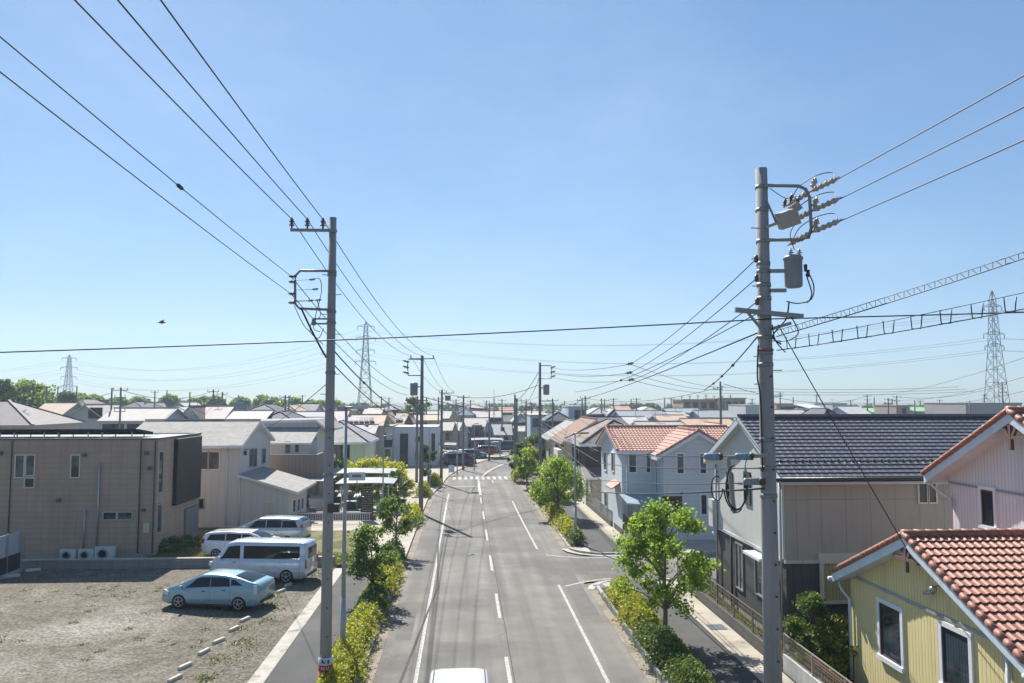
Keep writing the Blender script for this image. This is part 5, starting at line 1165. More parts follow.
# flying taps left of the right pole
J = [DY(630, 364, 45), DY(629, 373, 45.3), DY(631, 380, 45.6)]
att = [(QX-.24, 12.6), (QX-.24, 12.1), (QX-.24, 11.5), (QX-.24, 11.3)]
for i, j in enumerate(J):
    l = ['top', 'middle', 'lowest'][i]
    wire((att[i][0], QY-.15, att[i][1]), j, .25, .014, l+' of three wires fanning down from the right pole to the mid-air joints', 'tap wires left of the right pole')
    wire(j, (8.5, 78.8, 12.2-.45*i), .3, .016, l+' of the three wires from the mid-air joints to the second right pole', 'tap wires left of the right pole')
    wire(j, (26.2-.3, 80.8, 10.3-.3*i), .25, .016, l+' of three wires from the mid-air joints to the pole behind the salmon roof', 'tap wires left of the right pole')
    wire((26.2, 80.8, 10.3-.3*i), (56+i, 88, 10.5-.25*i), .3, .018, l+' of the far wires running right from the pole behind the salmon roof', 'far wires right')
    mb = MB(); p = j; insulator(mb, p-Vector((.1, 0, 0)), (1, 0, .2), 1.4); single('line_joint', mb, M_insb, p, l+' of the three small mid-air wire joints left of the right pole', 'wire joint', 'mid-air wire joints')
wire((QX-.24, QY-.15, 11.2), DY(575, 392, 60), .4, .014, 'fourth wire of the fan with a dark splice, passing under the joints', fat=(.5,), n=22)
wire((QX-.24, QY-.1, 10.6), DY(704, 390, 40), .15, .02, 'thick twisted cable slanting down left from the right pole to the far roofs', n=16, fat=(.3, .5, .7)); wire((QX-.24, QY-.1, 10.7), DY(560, 402, 120), .5, .02, 'faint long wire running from the right pole down to the distant town', n=22)
# lashed cable pair and spacer cable to the right edge
def lashed(a, b, c_, d, label, n=26, zig=True, group=None):
    t = thing('cable_span', label, 'cable', a, 0, group); a, b, c_, d = map(Vector, (a, b, c_, d)); mb = MB(); L_ = lambda p, q, s, t_: p.lerp(q, t_)-Vector((0, 0, .8*s*t_*(1-t_)))
    mb.tube([L_(a, b, .25, i/n) for i in range(n+1)], .008, 5); mb.build('carrier_cable', M_wire, t)
    mb = MB(); mb.tube([L_(c_, d, .3, i/n) for i in range(n+1)], .013, 5); mb.build('main_cable', M_wire, t); mb = MB()
    if zig:
        for i in range(n*2-1): mb.bar(L_(a, b, .25, (i+.5*(i % 2))/n/2), L_(c_, d, .3, (i+1-.5*(i % 2))/n/2), .008)
        mb.build('lashing', M_wire, t)
    else:
        for i in range(2, n, 3):
            p, q = L_(a, b, .25, i/n), L_(c_, d, .3, i/n); mb = MB(); mb.tube([q+Vector((-.12, 0, .28)), q+Vector((-.1, 0, 0)), q+Vector((.1, 0, 0)), q+Vector((.14, 0, .3))], .013, 5); mb.build('spacer_clip', M_wire, t)
E1 = DY(1024, 250, 13.5); E2 = DY(1024, 256, 13.5)
def ext(a, e, k=1.7): a = Vector(a); return a+(Vector(e)-a)*k
lashed((QX+.2, QY-.25, 10.75), ext((QX+.2, QY-.25, 10.75), E1, 1.3), (QX+.2, QY-.25, 10.6), ext((QX+.2, QY-.25, 10.6), E2, 1.3), 'lashed double cable with zigzag ties rising from the right pole to the right edge', 34)
a = Vector((QX+.2, QY-.25, 10.45)); b = DY(1024, 291, 15); c_ = Vector((QX+.2, QY-.25, 10.25)); d = DY(1024, 307, 15)
lashed(a, ext(a, b, 1.25), c_, ext(c_, d, 1.25), 'cable with U-shaped spacer clips running from the right pole to the right edge', 34, False)
wire((QX+.25, QY-.25, 10.9), (12.1, 21.2, 4.6), .02, .014, 'straight service wire slanting from the right pole down to the yellow house gable')
for i, (z, ye) in enumerate(((7.62, 452), (7.3, 463), (6.95, 480), (6.8, 492))):
    e = DY(600, ye, 47); l = ['top', 'second', 'third', 'lowest'][i]
    wire((QX-.2, QY-.2, z), e, .12, .018 if i != 3 else .03, l+' of the low cables running left from the right pole past the light blue house', 'low cables at the right pole', fat=(.3,) if i == 3 else ())
    wire(e, (7.4, 78.9, 7.0-.35*i), .1, .02, l+' of the low cables going on to the second right pole', 'low cables at the right pole')

for a_, b_, l in (((-3.45, 64.3, 9.2), (-5, 110, 5.0), 'service wire from the second left pole to the pale blue block'), ((-3.45, 64.3, 9.0), (-13, 85, 5.0), 'service wire from the second left pole to the light green house'), ((PX, PY, 9.6), (-15.9, 61, 6.6), 'service wire from the left pole to the pale grey house gable'),
        ((7.4, 78.8, 8.6), (10.2, 72, 5.4), 'service wire from the second right pole to the dark balcony house'), ((7.4, 78.8, 8.5), (10.3, 90, 5.0), 'service wire from the second right pole to the tan house beyond it'), ((-3.45, 64.3, 8.8), (7.4, 78.8, 8.4), 'thin wire crossing the road between the second left and second right poles'),
        ((7.4, 78.8, 9.4), (3.6, 118.8, 7.6), 'wire from the second right pole to the thin dark pole at the bend'), ((-2.5, 86.8, 8.2), (-.2, 103.8, 8.0), 'wire joining the third and fourth left poles')):
    wire(a_, b_, .35, .013, l)
# ------------------------------------------------------------------ the far town
RC = {  # roof and wall colours
 'white': (.44, .44, .44), 'pinkwhite': (.43, .36, .34), 'grey': (.36, .34, .32), 'bluegrey': (.26, .29, .32), 'pale': (.40, .37, .34), 'tan': (.46, .33, .23), 'salmon': (.44, .25, .18),
 'brown': (.14, .095, .085), 'dark': (.045, .055, .075), 'navy': (.03, .045, .07), 'cream': (.58, .53, .43), 'beige': (.38, .33, .28), 'teal': (.08, .15, .20), 'lblue': (.42, .50, .56), 'yellow': (.50, .42, .2),
 'green': (.28, .5, .24), 'maroon': (.11, .05, .05), 'brick': (.15, .10, .09), 'lgrey': (.52, .52, .52), 'mauve': (.21, .18, .17), 'pantile': (.22, .19, .19)}
def far(pxl, pxr, yr, ye, Y, typ, rc, wc, label, dep=9., win=((.25, .5), (.65, .5)), over=.4, cat='house', name='house', lo=.05, th=.16, base=0.):
    X0, X1 = DY(pxl, ye, Y).x, DY(pxr, ye, Y).x
    if X1-X0 > 2*over+1: X0 += over; X1 -= over
    ze = DY((pxl+pxr)/2, ye, Y).z; zr = DY((pxl+pxr)/2, yr, Y+(dep/2 if typ in ('x', 'hip') else 0)).z
    if typ == 'x': zr = max(zr, ze+.5)
    if typ == 'hip': zr = max(zr, ze+.6)
    if typ in ('y',): zr = max(zr, ze+.5)
    t = thing(name, label, cat, ((X0+X1)/2, Y, base), 0)
    wm = mat('far_wall_'+wc, RC[wc], .8, var=.05, dirt=.12); rm = mat('far_roof_'+rc, RC[rc], .75, 'tile' if rc == 'pantile' else 'slate', .3 if rc == 'pantile' else .6, .34, var=.12, dirt=.2, bump=1. if rc == 'pantile' else .35)
    if typ == 'flat': walls(t, X0, X1, Y, Y+dep, base, zr, wm); roof(t, 'flat', X0, X1, Y, Y+dep, zr, zr, rm, .08, th=.16); zt = zr
    elif typ == 'sy': walls(t, X0, X1, Y, Y+dep, base, ze, wm); roof(t, 'sy', X0, X1, Y, Y+dep, ze, zr, rm, over, .3, th=th); zt = ze
    else: walls(t, X0, X1, Y, Y+dep, base, ze, wm, typ if typ != 'hip' else 'flat', zr); roof(t, typ, X0, X1, Y, Y+dep, ze, zr, rm, over, .35, th=th, fm=mat('far_fascia', (.4, .4, .42), .6, dirt=0)); zt = ze
    for (fx, w) in win:
        a = X0+(X1-X0)*fx; ww = min(.75, (X1-X0)*.09)*w*2
        window(t, 'y', Y, a-ww, a+ww, zt-1.6-.2, zt-.55, fm=M_wframe if (int(pxl) % 2) else M_dframe, fw=.09, gm=M_glass if int(pxl) % 3 else M_glass2)
        if Y < 160: window(t, 'y', Y, a-ww, a+ww, zt-4.3, zt-3.2, fm=M_wframe, fw=.09)
    if int(pxl*7+pxr) % 5 < 2 and Y < 180:
        mb = MB(); ax = X0+(X1-X0)*(.2+.6*((int(pxl) % 7)/7)); ay = Y+dep*.5; az = zr+1.1
        mb.bar((ax, ay, zr-.2), (ax, ay, az), .05); mb.bar((ax-.5, ay, az-.1), (ax+.5, ay, az-.1), .04); [mb.bar((ax+q, ay-.35, az-.1), (ax+q, ay+.35, az-.1), .03) for q in (-.45, -.2, .05, .3, .48)]
        mb.build('aerial', M_steel, t)
    return t
W0 = (); 
FT = [
 (-85, 36, 401, 423.5, 67, 'hip', 'pantile', 'cream', 'large house with pale purple-grey hip roof behind the brown building at the far left', 8, W0),
 (30, 64, 403, 414, 128, 'x', 'tan', 'beige', 'house with pale tan roof slope right behind the large hip roof at the far left', 9, W0),
 (62, 90, 399.5, 406, 190, 'hip', 'brown', 'beige', 'distant dark brown hipped roof just right of the left pylon foot', 12, W0),
 (85, 98, 400.5, 405, 230, 'flat', 'maroon', 'maroon', 'small distant maroon box-shaped building right of the brown hipped roof', 8, W0),
 (62, 108, 405, 419, 104, 'y', 'pale', 'white', 'white gabled house whose upper wall holds a wide dark brown shutter', 9, W0),
 (98, 166, 408.5, 420, 96, 'x', 'pale', 'lgrey', 'long pale house with two small windows in front of the teal-walled roof', 8, ((.12, .5), (.27, .5), (.52, .5), (.7, .4))),
 (113, 146, 402, 409, 172, 'hip', 'navy', 'dark', 'distant navy hip roof right of the many-armed pole at the left', 12, W0),
 (138, 152, 402.5, 408, 178, 'y', 'grey', 'lgrey', 'small grey gable beside the distant navy hip roof', 10, W0),
 (153, 192, 407, 413, 132, 'hip', 'bluegrey', 'teal', 'blue-grey roof over a dark teal wall left of the pinkish roof', 12, W0),
 (168, 190, 402.5, 408, 160, 'y', 'white', 'lgrey', 'small whitish roof peeping over the blue-grey one', 10, W0),
 (176, 203, 406.5, 418, 104, 'y', 'brown', 'lgrey', 'white gable with dark verge to the left of the bright pinkish roof', 9, ((.5, .6),)),
 (192, 226, 406.5, 418, 106, 'x', 'pinkwhite', 'lgrey', 'bright pinkish-white roof behind the ridge of the pale grey house', 8, W0),
 (215, 240, 405.5, 411, 135, 'x', 'navy', 'dark', 'dark blue roof just right of the bright pinkish one', 9, W0),
 (226, 240, 405, 415, 122, 'y', 'grey', 'white', 'narrow white gable at the left end of the black-blue house', 7, W0),
 (237, 282, 404.5, 413, 124, 'hip', 'navy', 'navy', 'black-blue house with a row of dim panels on its upper wall', 12, ((.5, 1.0),)),
 (224, 266, 411, 420, 98, 'x', 'pale', 'dark', 'pale grey roof with dark eaves below the black-blue house', 8, W0),
 (256, 296, 411.5, 420, 100, 'hip', 'dark', 'dark', 'second dark hip roof, in front of the black-blue house', 9, W0),
 (272, 300, 405, 412, 142, 'hip', 'tan', 'beige', 'pale tan hip roof over a brown wall right of the black-blue house', 10, ((.3, .5),)),
 (288, 316, 404, 411, 150, 'x', 'navy', 'lgrey', 'slanting navy roof with white fascia left of the left pole', 9, W0),
 (302, 320, 404.5, 410, 162, 'hip', 'salmon', 'lgrey', 'small salmon roof just left of the left utility pole', 10, W0),
 (290, 328, 412, 420, 112, 'x', 'bluegrey', 'dark', 'blue-grey roof above the flat white roof edge of the balcony house', 9, W0),
 (296, 330, 418, 427, 96, 'x', 'grey', 'lgrey', 'wide grey roof slope behind the left pole and the balcony house', 8, W0),
 (328, 346, 411, 421, 112, 'x', 'pinkwhite', 'beige', 'pinkish pale roof between the left pole and the slim lamp head', 8, W0),
 (330, 352, 405, 410, 170, 'hip', 'brown', 'lgrey', 'distant brown roof right above the slim lamp head', 10, W0),
 (347, 384, 415, 425, 104, 'x', 'tan', 'beige', 'tan roof with a block of blue solar panels above the light green house', 8, W0),
 (362, 382, 408, 414, 138, 'x', 'pinkwhite', 'tan', 'pinkish roof just right of the tan solar roof', 8, W0),
 (338, 376, 425, 433, 100, 'x', 'grey', 'lgrey', 'grey roof slope below the tan solar roof', 7, W0),
 (374, 397, 411.5, 422, 120, 'y', 'tan', 'tan', 'tan gable facing the viewer above the cream house', 8, ((.5, .6),)),
 (380, 400, 405, 409, 190, 'hip', 'bluegrey', 'dark', 'distant blue-grey roof over the tan gable', 12, W0),
 (394, 407, 413, 423, 121, 'x', 'tan', 'beige', 'small roof with solar panels right of the tan gable', 8, W0),
 (404, 414, 414, 424, 119, 'y', 'tan', 'brick', 'narrow brown gable right of the small solar roof', 8, W0),
 (398, 441, 415, 420, 130, 'x', 'tan', 'lgrey', 'long tan roof behind the pale blue block', 8, ((.3, .5), (.6, .5))),
 (405, 430, 407, 412, 170, 'hip', 'pinkwhite', 'beige', 'faint pinkish roof behind the second left pole', 10, W0),
 (424, 452, 411, 418, 165, 'x', 'white', 'yellow', 'long bright white roof ending in a small yellow gable', 8, W0),
 (449, 457, 411, 419, 164, 'y', 'dark', 'yellow', 'small yellow gable at the right end of the bright white roof', 8, W0),
 (455, 476, 408, 414, 172, 'hip', 'bluegrey', 'lblue', 'pale blue house with blue-grey roof right of the yellow gable', 9, ((.3, .5), (.7, .5))),
 (460, 486, 404.5, 408, 205, 'hip', 'pinkwhite', 'lgrey', 'faint long roof on the skyline left of the aerial mast', 12, W0),
 (472, 502, 411, 417, 172, 'x', 'pale', 'navy', 'pale grey roof with a dark navy wall below, above the brick-brown house', 9, W0),
 (481, 500, 408, 411, 200, 'hip', 'mauve', 'dark', 'low dark roof on the skyline under the aerial mast', 12, W0),
 (440, 462, 422, 430, 150, 'x', 'pale', 'beige', 'leftmost beige row house behind the third left pole', 9, ((.3, .5), (.7, .5))),
 (450, 460, 423, 431, 149.2, 'y', 'pale', 'beige', 'first small grey gable of the beige row left of the brick-brown house', 4, W0),
 (459, 468, 422, 430, 150.5, 'y', 'pale', 'lgrey', 'second small gable of the beige row, touching the pale house', 4, ((.5, .6),)),
 (462, 490, 418, 426, 157, 'x', 'pale', 'lgrey', 'pale-roofed row house with one dark dormer above the brick-brown house', 9, ((.2, .6),)),
 (470, 484, 426, 428, 151, 'flat', 'brown', 'brick', 'brick-brown cube-shaped house behind the parked red car', 5, ((.5, .6),)),
 (482, 493, 421, 430, 154, 'y', 'grey', 'lblue', 'narrow pale blue gabled house between brick-brown house and white roof', 8, ((.5, .6),)),
 (490, 513, 423.5, 434, 158, 'x', 'white', 'lgrey', 'bright white roof with one small dark skylight at the bend of the road', 7, ((.3, .5), (.75, .5))),
 (498, 515, 415, 421, 172, 'x', 'dark', 'beige', 'dark roof just behind the bright white skylight roof', 8, W0),
 (499, 514, 407, 412, 190, 'x', 'salmon', 'mauve', 'small salmon roof on the skyline left of the tall plain pole', 8, W0),
 (512, 530, 413, 420, 158, 'hip', 'grey', 'dark', 'grey hipped roof right of the tall plain pole at the crosswalk', 9, ((.5, .6),)),
 (514, 528, 426, 431, 150, 'x', 'pale', 'beige', 'low pale roof half hidden behind the right-hand street trees', 8, W0),
 (526, 546, 411, 416, 158, 'x', 'tan', 'beige', 'tan roof behind the second right pole', 9, W0),
 (528, 565, 415.5, 420, 132, 'flat', 'lgrey', 'lblue', 'flat-topped bluish-white building behind the second right pole', 10, ((.2, .6), (.5, .6), (.8, .6))),
 (545, 573, 412, 419, 122, 'hip', 'dark', 'dark', 'dark hipped roof behind the yellow-headed street lamp', 8, W0),
 (566, 589, 407, 412, 128, 'flat', 'lgrey', 'lblue', 'pale blue box-shaped house behind the rust-brown roof', 9, ((.5, .7), (.85, .5))),
 (588, 612, 408, 413, 140, 'hip', 'white', 'mauve', 'white-roofed house with dark lower storey right of the pale blue box', 9, ((.3, .7), (.7, .7))),
 (606, 622, 408.5, 414, 138, 'y', 'grey', 'teal', 'small blue-grey gable beside the salmon roof on the right skyline', 9, ((.5, .5),)),
 (614, 633, 406, 411, 165, 'x', 'salmon', 'beige', 'salmon roof on the skyline right of the small blue-grey gable', 9, W0),
 (620, 669, 411, 417.5, 126, 'x', 'bluegrey', 'lgrey', 'long blue-grey roof behind the light blue house', 8, W0),
 (597, 628, 417.5, 424, 98, 'x', 'dark', 'lgrey', 'dark roof directly behind the mauve hip roof peak', 8, W0),
 (622, 652, 417, 424, 104, 'x', 'white', 'lgrey', 'white-tiled roof behind the left half of the salmon roof', 8, W0),
 (640, 690, 422, 429, 84, 'x', 'grey', 'mauve', 'low grey roof right behind the ridge of the light blue house', 7, W0),
 (659, 692, 415.5, 421, 112, 'x', 'tan', 'beige', 'tan roof with small chimney boxes behind the low grey roof', 8, W0),
 (688, 740, 419, 426, 94, 'x', 'tan', 'beige', 'long tan roof between the salmon roof and the grey gable', 8, W0),
 (713, 728, 424, 430, 90, 'y', 'tan', 'lgrey', 'small pale gable at the right end of the long tan roof', 7, ((.5, .5),)),
 (668, 704, 408.5, 412.5, 165, 'x', 'bluegrey', 'dark', 'blue-grey roof in front of the tan school-like block', 9, W0),
 (670, 690, 412, 416, 140, 'x', 'grey', 'lgrey', 'flat grey roof under the blue-grey one', 9, W0),
 (700, 736, 410.5, 417, 136, 'x', 'bluegrey', 'lblue', 'blue-grey roof between the tan block and the grey gable', 9, W0),
 (640, 662, 407, 411, 190, 'hip', 'pale', 'lgrey', 'faint pale roof on the skyline above the long blue-grey one', 12, W0),
 (744, 762, 405.5, 412, 180, 'flat', 'lgrey', 'lgrey', 'grey flat building just right of the tan school-like block', 12, W0),
 (775, 806, 404, 410, 195, 'flat', 'tan', 'tan', 'low tan building just right of the right utility pole', 10, ((.3, .8), (.6, .8), (.85, .8))),
 (774, 812, 410, 416, 150, 'x', 'pale', 'lgrey', 'pale roof just above the dark ridge right of the right pole', 9, W0),
 (812, 828, 404, 409, 150, 'sy', 'lgrey', 'lblue', 'small light blue house on the skyline above the dark tiled ridge', 9, ((.3, .7),)),
 (822, 839, 408.5, 414, 128, 'hip', 'dark', 'dark', 'small dark hip roof right of the small light blue house', 8, W0),
 (831, 849, 404, 409, 170, 'flat', 'bluegrey', 'lgrey', 'grey box building on the skyline right of the small light blue house', 9, ((.5, .8),)),
 (848, 872, 406.5, 414, 142, 'x', 'white', 'lgrey', 'whitish roof above the dark tiled ridge, left of the group of poles', 9, W0),
 (872, 892, 408, 412, 160, 'x', 'green', 'lgrey', 'green roof above the dark tiled ridge beside the group of poles', 9, W0),
 (896, 912, 406, 412, 150, 'flat', 'salmon', 'beige', 'small salmon block behind the group of poles', 9, ((.5, .6),)),
 (914, 949, 407, 411, 165, 'x', 'green', 'white', 'long bright green and white roof on the right skyline', 9, W0),
 (948, 966, 406.5, 412, 158, 'flat', 'salmon', 'salmon', 'low salmon block between the green roof and the long grey hall', 9, W0),
 (964, 1024, 403.5, 412, 150, 'flat', 'grey', 'grey', 'long dull grey hall in front of the right pylon', 14, W0),
]
byl = {}
for (a, b, yr, ye, Y, ty, rc, wc, l, dep, wn) in FT: byl[l] = far(a, b, yr, ye, Y, ty, rc, wc, l, dep, wn)
# the tan block with its windows
t = thing('office_building', 'long tan flat-roofed school-like block on the right skyline', 'building', (50, 215, 0)); a, b = DY(683, 400, 215), DY(743, 400, 215)
m_t = mat('far_wall_ochre', (.36, .28, .18), .8, dirt=.15); X0, X1, ZT = a.x, b.x, a.z+.2; XM = DY(716, 400, 215).x
walls(t, X0, XM, 215, 226, 0, ZT-.3, m_t); walls(t, XM, X1, 213, 226, 0, ZT+.1, m_t, name='right_wing')
mb = MB(); mb.box(X0-.3, XM, 214.7, 226.3, ZT-.3, ZT+.05); mb.box(XM-.2, X1+.3, 212.7, 226.3, ZT+.1, ZT+.4); mb.build('parapet', mat('far_parapet', (.4, .33, .24), .7), t)
for k in range(4): X = X0+1.2+k*2.25; window(t, 'y', 215, X-.55, X+.55, ZT-2.3, ZT-.9, fm=M_dframe, fw=.1)
for k in range(4): X = XM+1.+k*1.85; window(t, 'y', 213, X-.5, X+.5, ZT-2.1, ZT-.7, fm=M_dframe, fw=.1, gm=M_glass2)
for k in range(7): mb = MB(); X = X0+1.+k*2.3; mb.bar((X, 220, ZT), (X, 220, ZT+random.uniform(.8, 1.6)), .2); mb.bar((X-.6, 220, ZT+.9), (X+.6, 220, ZT+.9), .12); mb.build('rooftop_aerial', M_pole2, t)
# details on some far houses: solar panels, skylight, shutter, dormer, rooftop box
def onhouse(lab, px0, py0, px1, py1, Y, m, name, sl=0., th=.06):
    r = byl[lab]; a, b = DY(px0, py0, Y), DY(px1, py1, Y); mb = MB()
    a, c = DY(px0, py0, Y+sl), DY(px1, py1, Y); x1 = DY(px1, py0, Y+sl).x; x0 = DY(px0, py1, Y).x
    mb.slab([(x0, Y, c.z), (c.x, Y, c.z), (x1, Y+sl, a.z), (a.x, Y+sl, a.z)], th) if sl else mb.box(a.x, c.x, Y, Y+.1, c.z, a.z)
    return mb.build(name, m, r)
M_solar = mat('solar_blue', (.05, .065, .13), .25, 'grid', 1.0, 1.6, dirt=0)
for i in range(5): onhouse('tan roof with a block of blue solar panels above the light green house', 348+i*5.3, 417+.4*(i > 3), 352.6+i*5.3, 420.6, 104.2, M_solar, 'solar_panel', 1.5)
onhouse('small roof with solar panels right of the tan gable', 395, 415.5, 402, 420, 121.2, M_solar, 'solar_panel', 1.6)
onhouse('white gabled house whose upper wall holds a wide dark brown shutter', 88.5, 407.5, 102, 418.5, 103.85, mat('far_shutter', (.07, .045, .045), .7, 'vgroove', .4), 'shutter')
onhouse('bright white roof with one small dark skylight at the bend of the road', 500.5, 427, 504.5, 430, 159, mat('solar_dark', (.015, .018, .03)), 'skylight', 1.2, .12)
t = thing('water_tank', 'small bright turquoise box on the roof left of the black-blue house', 'water tank', DY(236, 406, 130)); a = DY(233.5, 403, 130); mb = MB(); mb.box(a.x, a.x+1.0, 130, 131.5, a.z-1.4, a.z); mb.box(a.x-.05, a.x+1.05, 129.95, 131.55, a.z+.002, a.z+.1); mb.build('tank', mat('turquoise', (.02, .38, .45), .5), t)
mb = MB(); [mb.bar((a.x+q, 130.1+r, 3), (a.x+q, 130.1+r, a.z-1.4), .1) for q in (.05, .95) for r in (0, 1.3)]; mb.build('legs', M_steel, t)

# distant poles
FP = [(47, 386, 150, 4, 'thin distant pole with many arms in front of the wooded hill at the far left'), (58, 386.5, 165, 1, 'second thin pole left of the left pylon, single crossarm'), (77, 386, 150, 0, 'plain thin pole immediately right of the left pylon'),
 (112, 388, 100, 0, 'plain pale pole standing just left of the dark many-armed pole'), (121, 387.5, 88, 4, 'dark pole with four crossarms rising over the long pale house'), (155, 391, 175, 1, 'thin pole with one arm above the blue-grey and teal roof'), (167, 390, 190, 0, 'plain thin pole against the wood above the blue-grey roof'),
 (190, 392, 150, 0, 'plain thin pole on the tip of the white gable left of the pinkish roof'), (213.5, 389.5, 112, 1, 'pole at the middle of the bright pinkish roof'), (222.5, 392, 118, 2, 'pole at the right end of the bright pinkish roof'), (238.5, 395, 210, 0, 'tiny pole over the turquoise roof box'),
 (285.5, 395, 112, 2, 'left one of the twin poles above the flat white roof edge'), (289, 395.5, 118, 2, 'right one of the twin poles above the flat white roof edge'), (302.5, 395, 200, 1, 'distant pole over the small salmon roof'),
 (334, 397, 190, 1, 'tiny pole just right of the left foreground pole'), (381.5, 396.5, 170, 1, 'thin pole over the tan gable, right of the central pylon'), (389, 397.5, 190, 2, 'short armed pole right of the thin pole over the tan gable'), (426.5, 398, 160, 0, 'thin pole between the second left pole and the one with the small box'),
 (438.5, 397, 120, 1, 'pole just left of the one with the small box'), (456, 399, 170, 4, 'bushy many-armed pole right of the pole with the small box'), (470.5, 400, 180, 2, 'faint armed pole on the skyline above the pale blue roof'), (486.5, 400.5, 190, 1, 'faint pole left of the aerial mast'), (502, 399, 160, 2, 'faint armed pole between the aerial mast and the plain crosswalk pole'),
 (526, 401, 125, 2, 'armed pole right of the side-insulator pole'), (531.5, 402.5, 140, 2, 'second armed pole right of the side-insulator pole'), (552.5, 398.5, 110, 1, 'pole right behind the second right pole'), (564.5, 401, 150, 0, 'thin plain pole above the dark hipped roof'),
 (582, 398.5, 125, 4, 'many-armed pole above the rust-brown roof, left of a pair'), (585.2, 396, 118, 2, 'tallest pole above the rust-brown roof'), (601.5, 398.5, 140, 0, 'plain pole above the white-roofed house'), (604.5, 399, 145, 1, 'armed pole touching the plain one above the white-roofed house'), (613.5, 398, 160, 1, 'pole over the small blue-grey gable'),
 (631, 399, 170, 0, 'thin pole at the right end of the salmon skyline roof'), (636.5, 398, 165, 2, 'armed pole just right of the salmon skyline roof'), (664.5, 397.5, 175, 0, 'thin plain pole left of the tan school-like block'), (671, 397.5, 180, 1, 'thin pole nearest the left end of the tan school-like block'),
 (752, 398.5, 190, 2, 'faint pole between the tan block and the right utility pole'), (780, 392, 185, 1, 'pole with small top box over the low tan building'), (793, 397, 200, 0, 'stubby plain pole over the low tan building'), (816.5, 394.5, 190, 1, 'thin pole over the small light blue house'), (850.5, 400, 200, 1, 'tiny pole over the whitish roof on the right'),
 (867, 394.5, 150, 4, 'many-armed dark pole left of the pole group on the right skyline'), (874, 397, 170, 0, 'plain pole next to the many-armed dark pole'), (888, 398, 150, 2, 'left pole of the group on the right skyline'), (892, 399, 160, 1, 'middle pole of the group on the right skyline'), (896.5, 395.5, 145, 2, 'tallest and rightmost pole of the group on the right skyline'),
 (914.5, 400.5, 150, 0, 'plain pole at the left end of the green and white roof'), (920, 400, 170, 1, 'armed pole over the green and white roof'), (939.5, 399.5, 190, 1, 'faint pole over the right end of the green and white roof'), (969.5, 401, 145, 0, 'short dark pole at the left end of the grey hall'), (984, 394, 190, 3, 'faint armed pole just left of the right pylon'), (1002, 382.5, 140, 3, 'dark pole standing in front of the right pylon')]
for i, (px, py, Y, na, l) in enumerate(FP):
    p = DY(px, py, Y); simplepole(p.x, Y, p.z, l, tuple((.3+.75*k, (.6 if k % 2 else .8), .0) for k in range(na)), r=.085+.0006*Y, z0=-.05)
p = DY(494, 392, 170); t = thing('aerial_mast', 'slender aerial mast on the skyline above the road bend', 'mast', (p.x, 170, 0)); mb = MB()
for k in range(3): a = 2.1*k; mb.bar((p.x+.35*math.cos(a), 170+.35*math.sin(a), 0), (p.x+.06*math.cos(a), 170+.06*math.sin(a), p.z-1), .07)
mb.bar((p.x, 170, p.z-2), (p.x, 170, p.z+.6), .06); [mb.bar((p.x-.35, 170, z), (p.x+.35, 170, z), .07) for z in (6, 7, 8, 9)]; mb.build('lattice', M_pole2, t)

# pylons
M_pyl = mat('pylon_steel', (.20, .22, .25), .6, dirt=0)
def pylon(px, pyt, Y, w0, label, wa=6., th=.22, arms=(.30, .19, .08), z0=-.05):
    p = DY(px, pyt, Y); x, zt = p.x, p.z; t = thing('power_pylon', label, 'pylon', (x, Y, z0)); mb = MB(); nl = 11
    wd = lambda f: w0*(1-f)**1.15+ .9 if f < .62 else w0*(.38**1.15)*(1-(f-.62)/.5)+.9
    zs_ = [z0+(zt-z0)*(1-(1-i/nl)**1.15) for i in range(nl+1)]; C_ = ((-1, -1), (1, -1), (1, 1), (-1, 1))
    for i in range(nl):
        f0, f1 = (zs_[i]-z0)/(zt-z0), (zs_[i+1]-z0)/(zt-z0); a0, a1 = wd(f0)/2, wd(f1)/2
        if i == nl-1: a1 = .15
        for k in range(4):
            (cx, cy), (ex, ey) = C_[k], C_[(k+1) % 4]; A = Vector((x+cx*a0, Y+cy*a0, zs_[i])); B = Vector((x+cx*a1, Y+cy*a1, zs_[i+1])); A2 = Vector((x+ex*a0, Y+ey*a0, zs_[i])); B2 = Vector((x+ex*a1, Y+ey*a1, zs_[i+1]))
            mb.bar(A, B, th); mb.bar(A, B2, th*.55); mb.bar(A2, B, th*.55); mb.bar(B, B2, th*.6)
    mb.build('lattice_tower', M_pyl, t)
    att = []
    for j, f in enumerate(arms):
        z = zt-(zt-z0)*f; L_ = wa*(.92, 1.0, .85, 1.05)[j]; mb = MB()
        for s in (-1, 1):
            for yy in (-.5, .5): mb.bar((x, Y+yy, z+1.4), (x+s*L_, Y, z+.2), th*.7); mb.bar((x, Y+yy, z), (x+s*L_, Y, z+.1), th*.7)
            for q in (.3, .6): mb.bar((x+s*L_*q, Y, z), (x+s*L_*q, Y, z+1.4*(1-q)+.2), th*.5)
        mb.build('arm', M_pyl, t); mb = MB()
        for s in (-1, 1): mb = MB(); mb.tube([(x+s*L_, Y, z), (x+s*L_, Y, z-1.6)], .16, 6); att.append((x+s*L_, Y, z-1.6)); mb.build('insulator_string', M_pyl, t)
    return att
A_mid = pylon(366, 322, 430, 7.2, 'lattice power pylon rising between the left pole and the road', 5.2, .26, (.30, .17, .05, .42))
A_left = pylon(69.5, 355, 560, 6.5, 'small distant lattice pylon over the wood at the far left', 5.6, .28, (.38, .22, .06, .54))
A_right = pylon(992, 291, 300, 6.3, 'lattice power pylon at the right edge behind the grey hall', 4.2, .2, (.42, .33, .12))
M_far = mat('wire_far', (.16, .18, .21), .6, dirt=0)
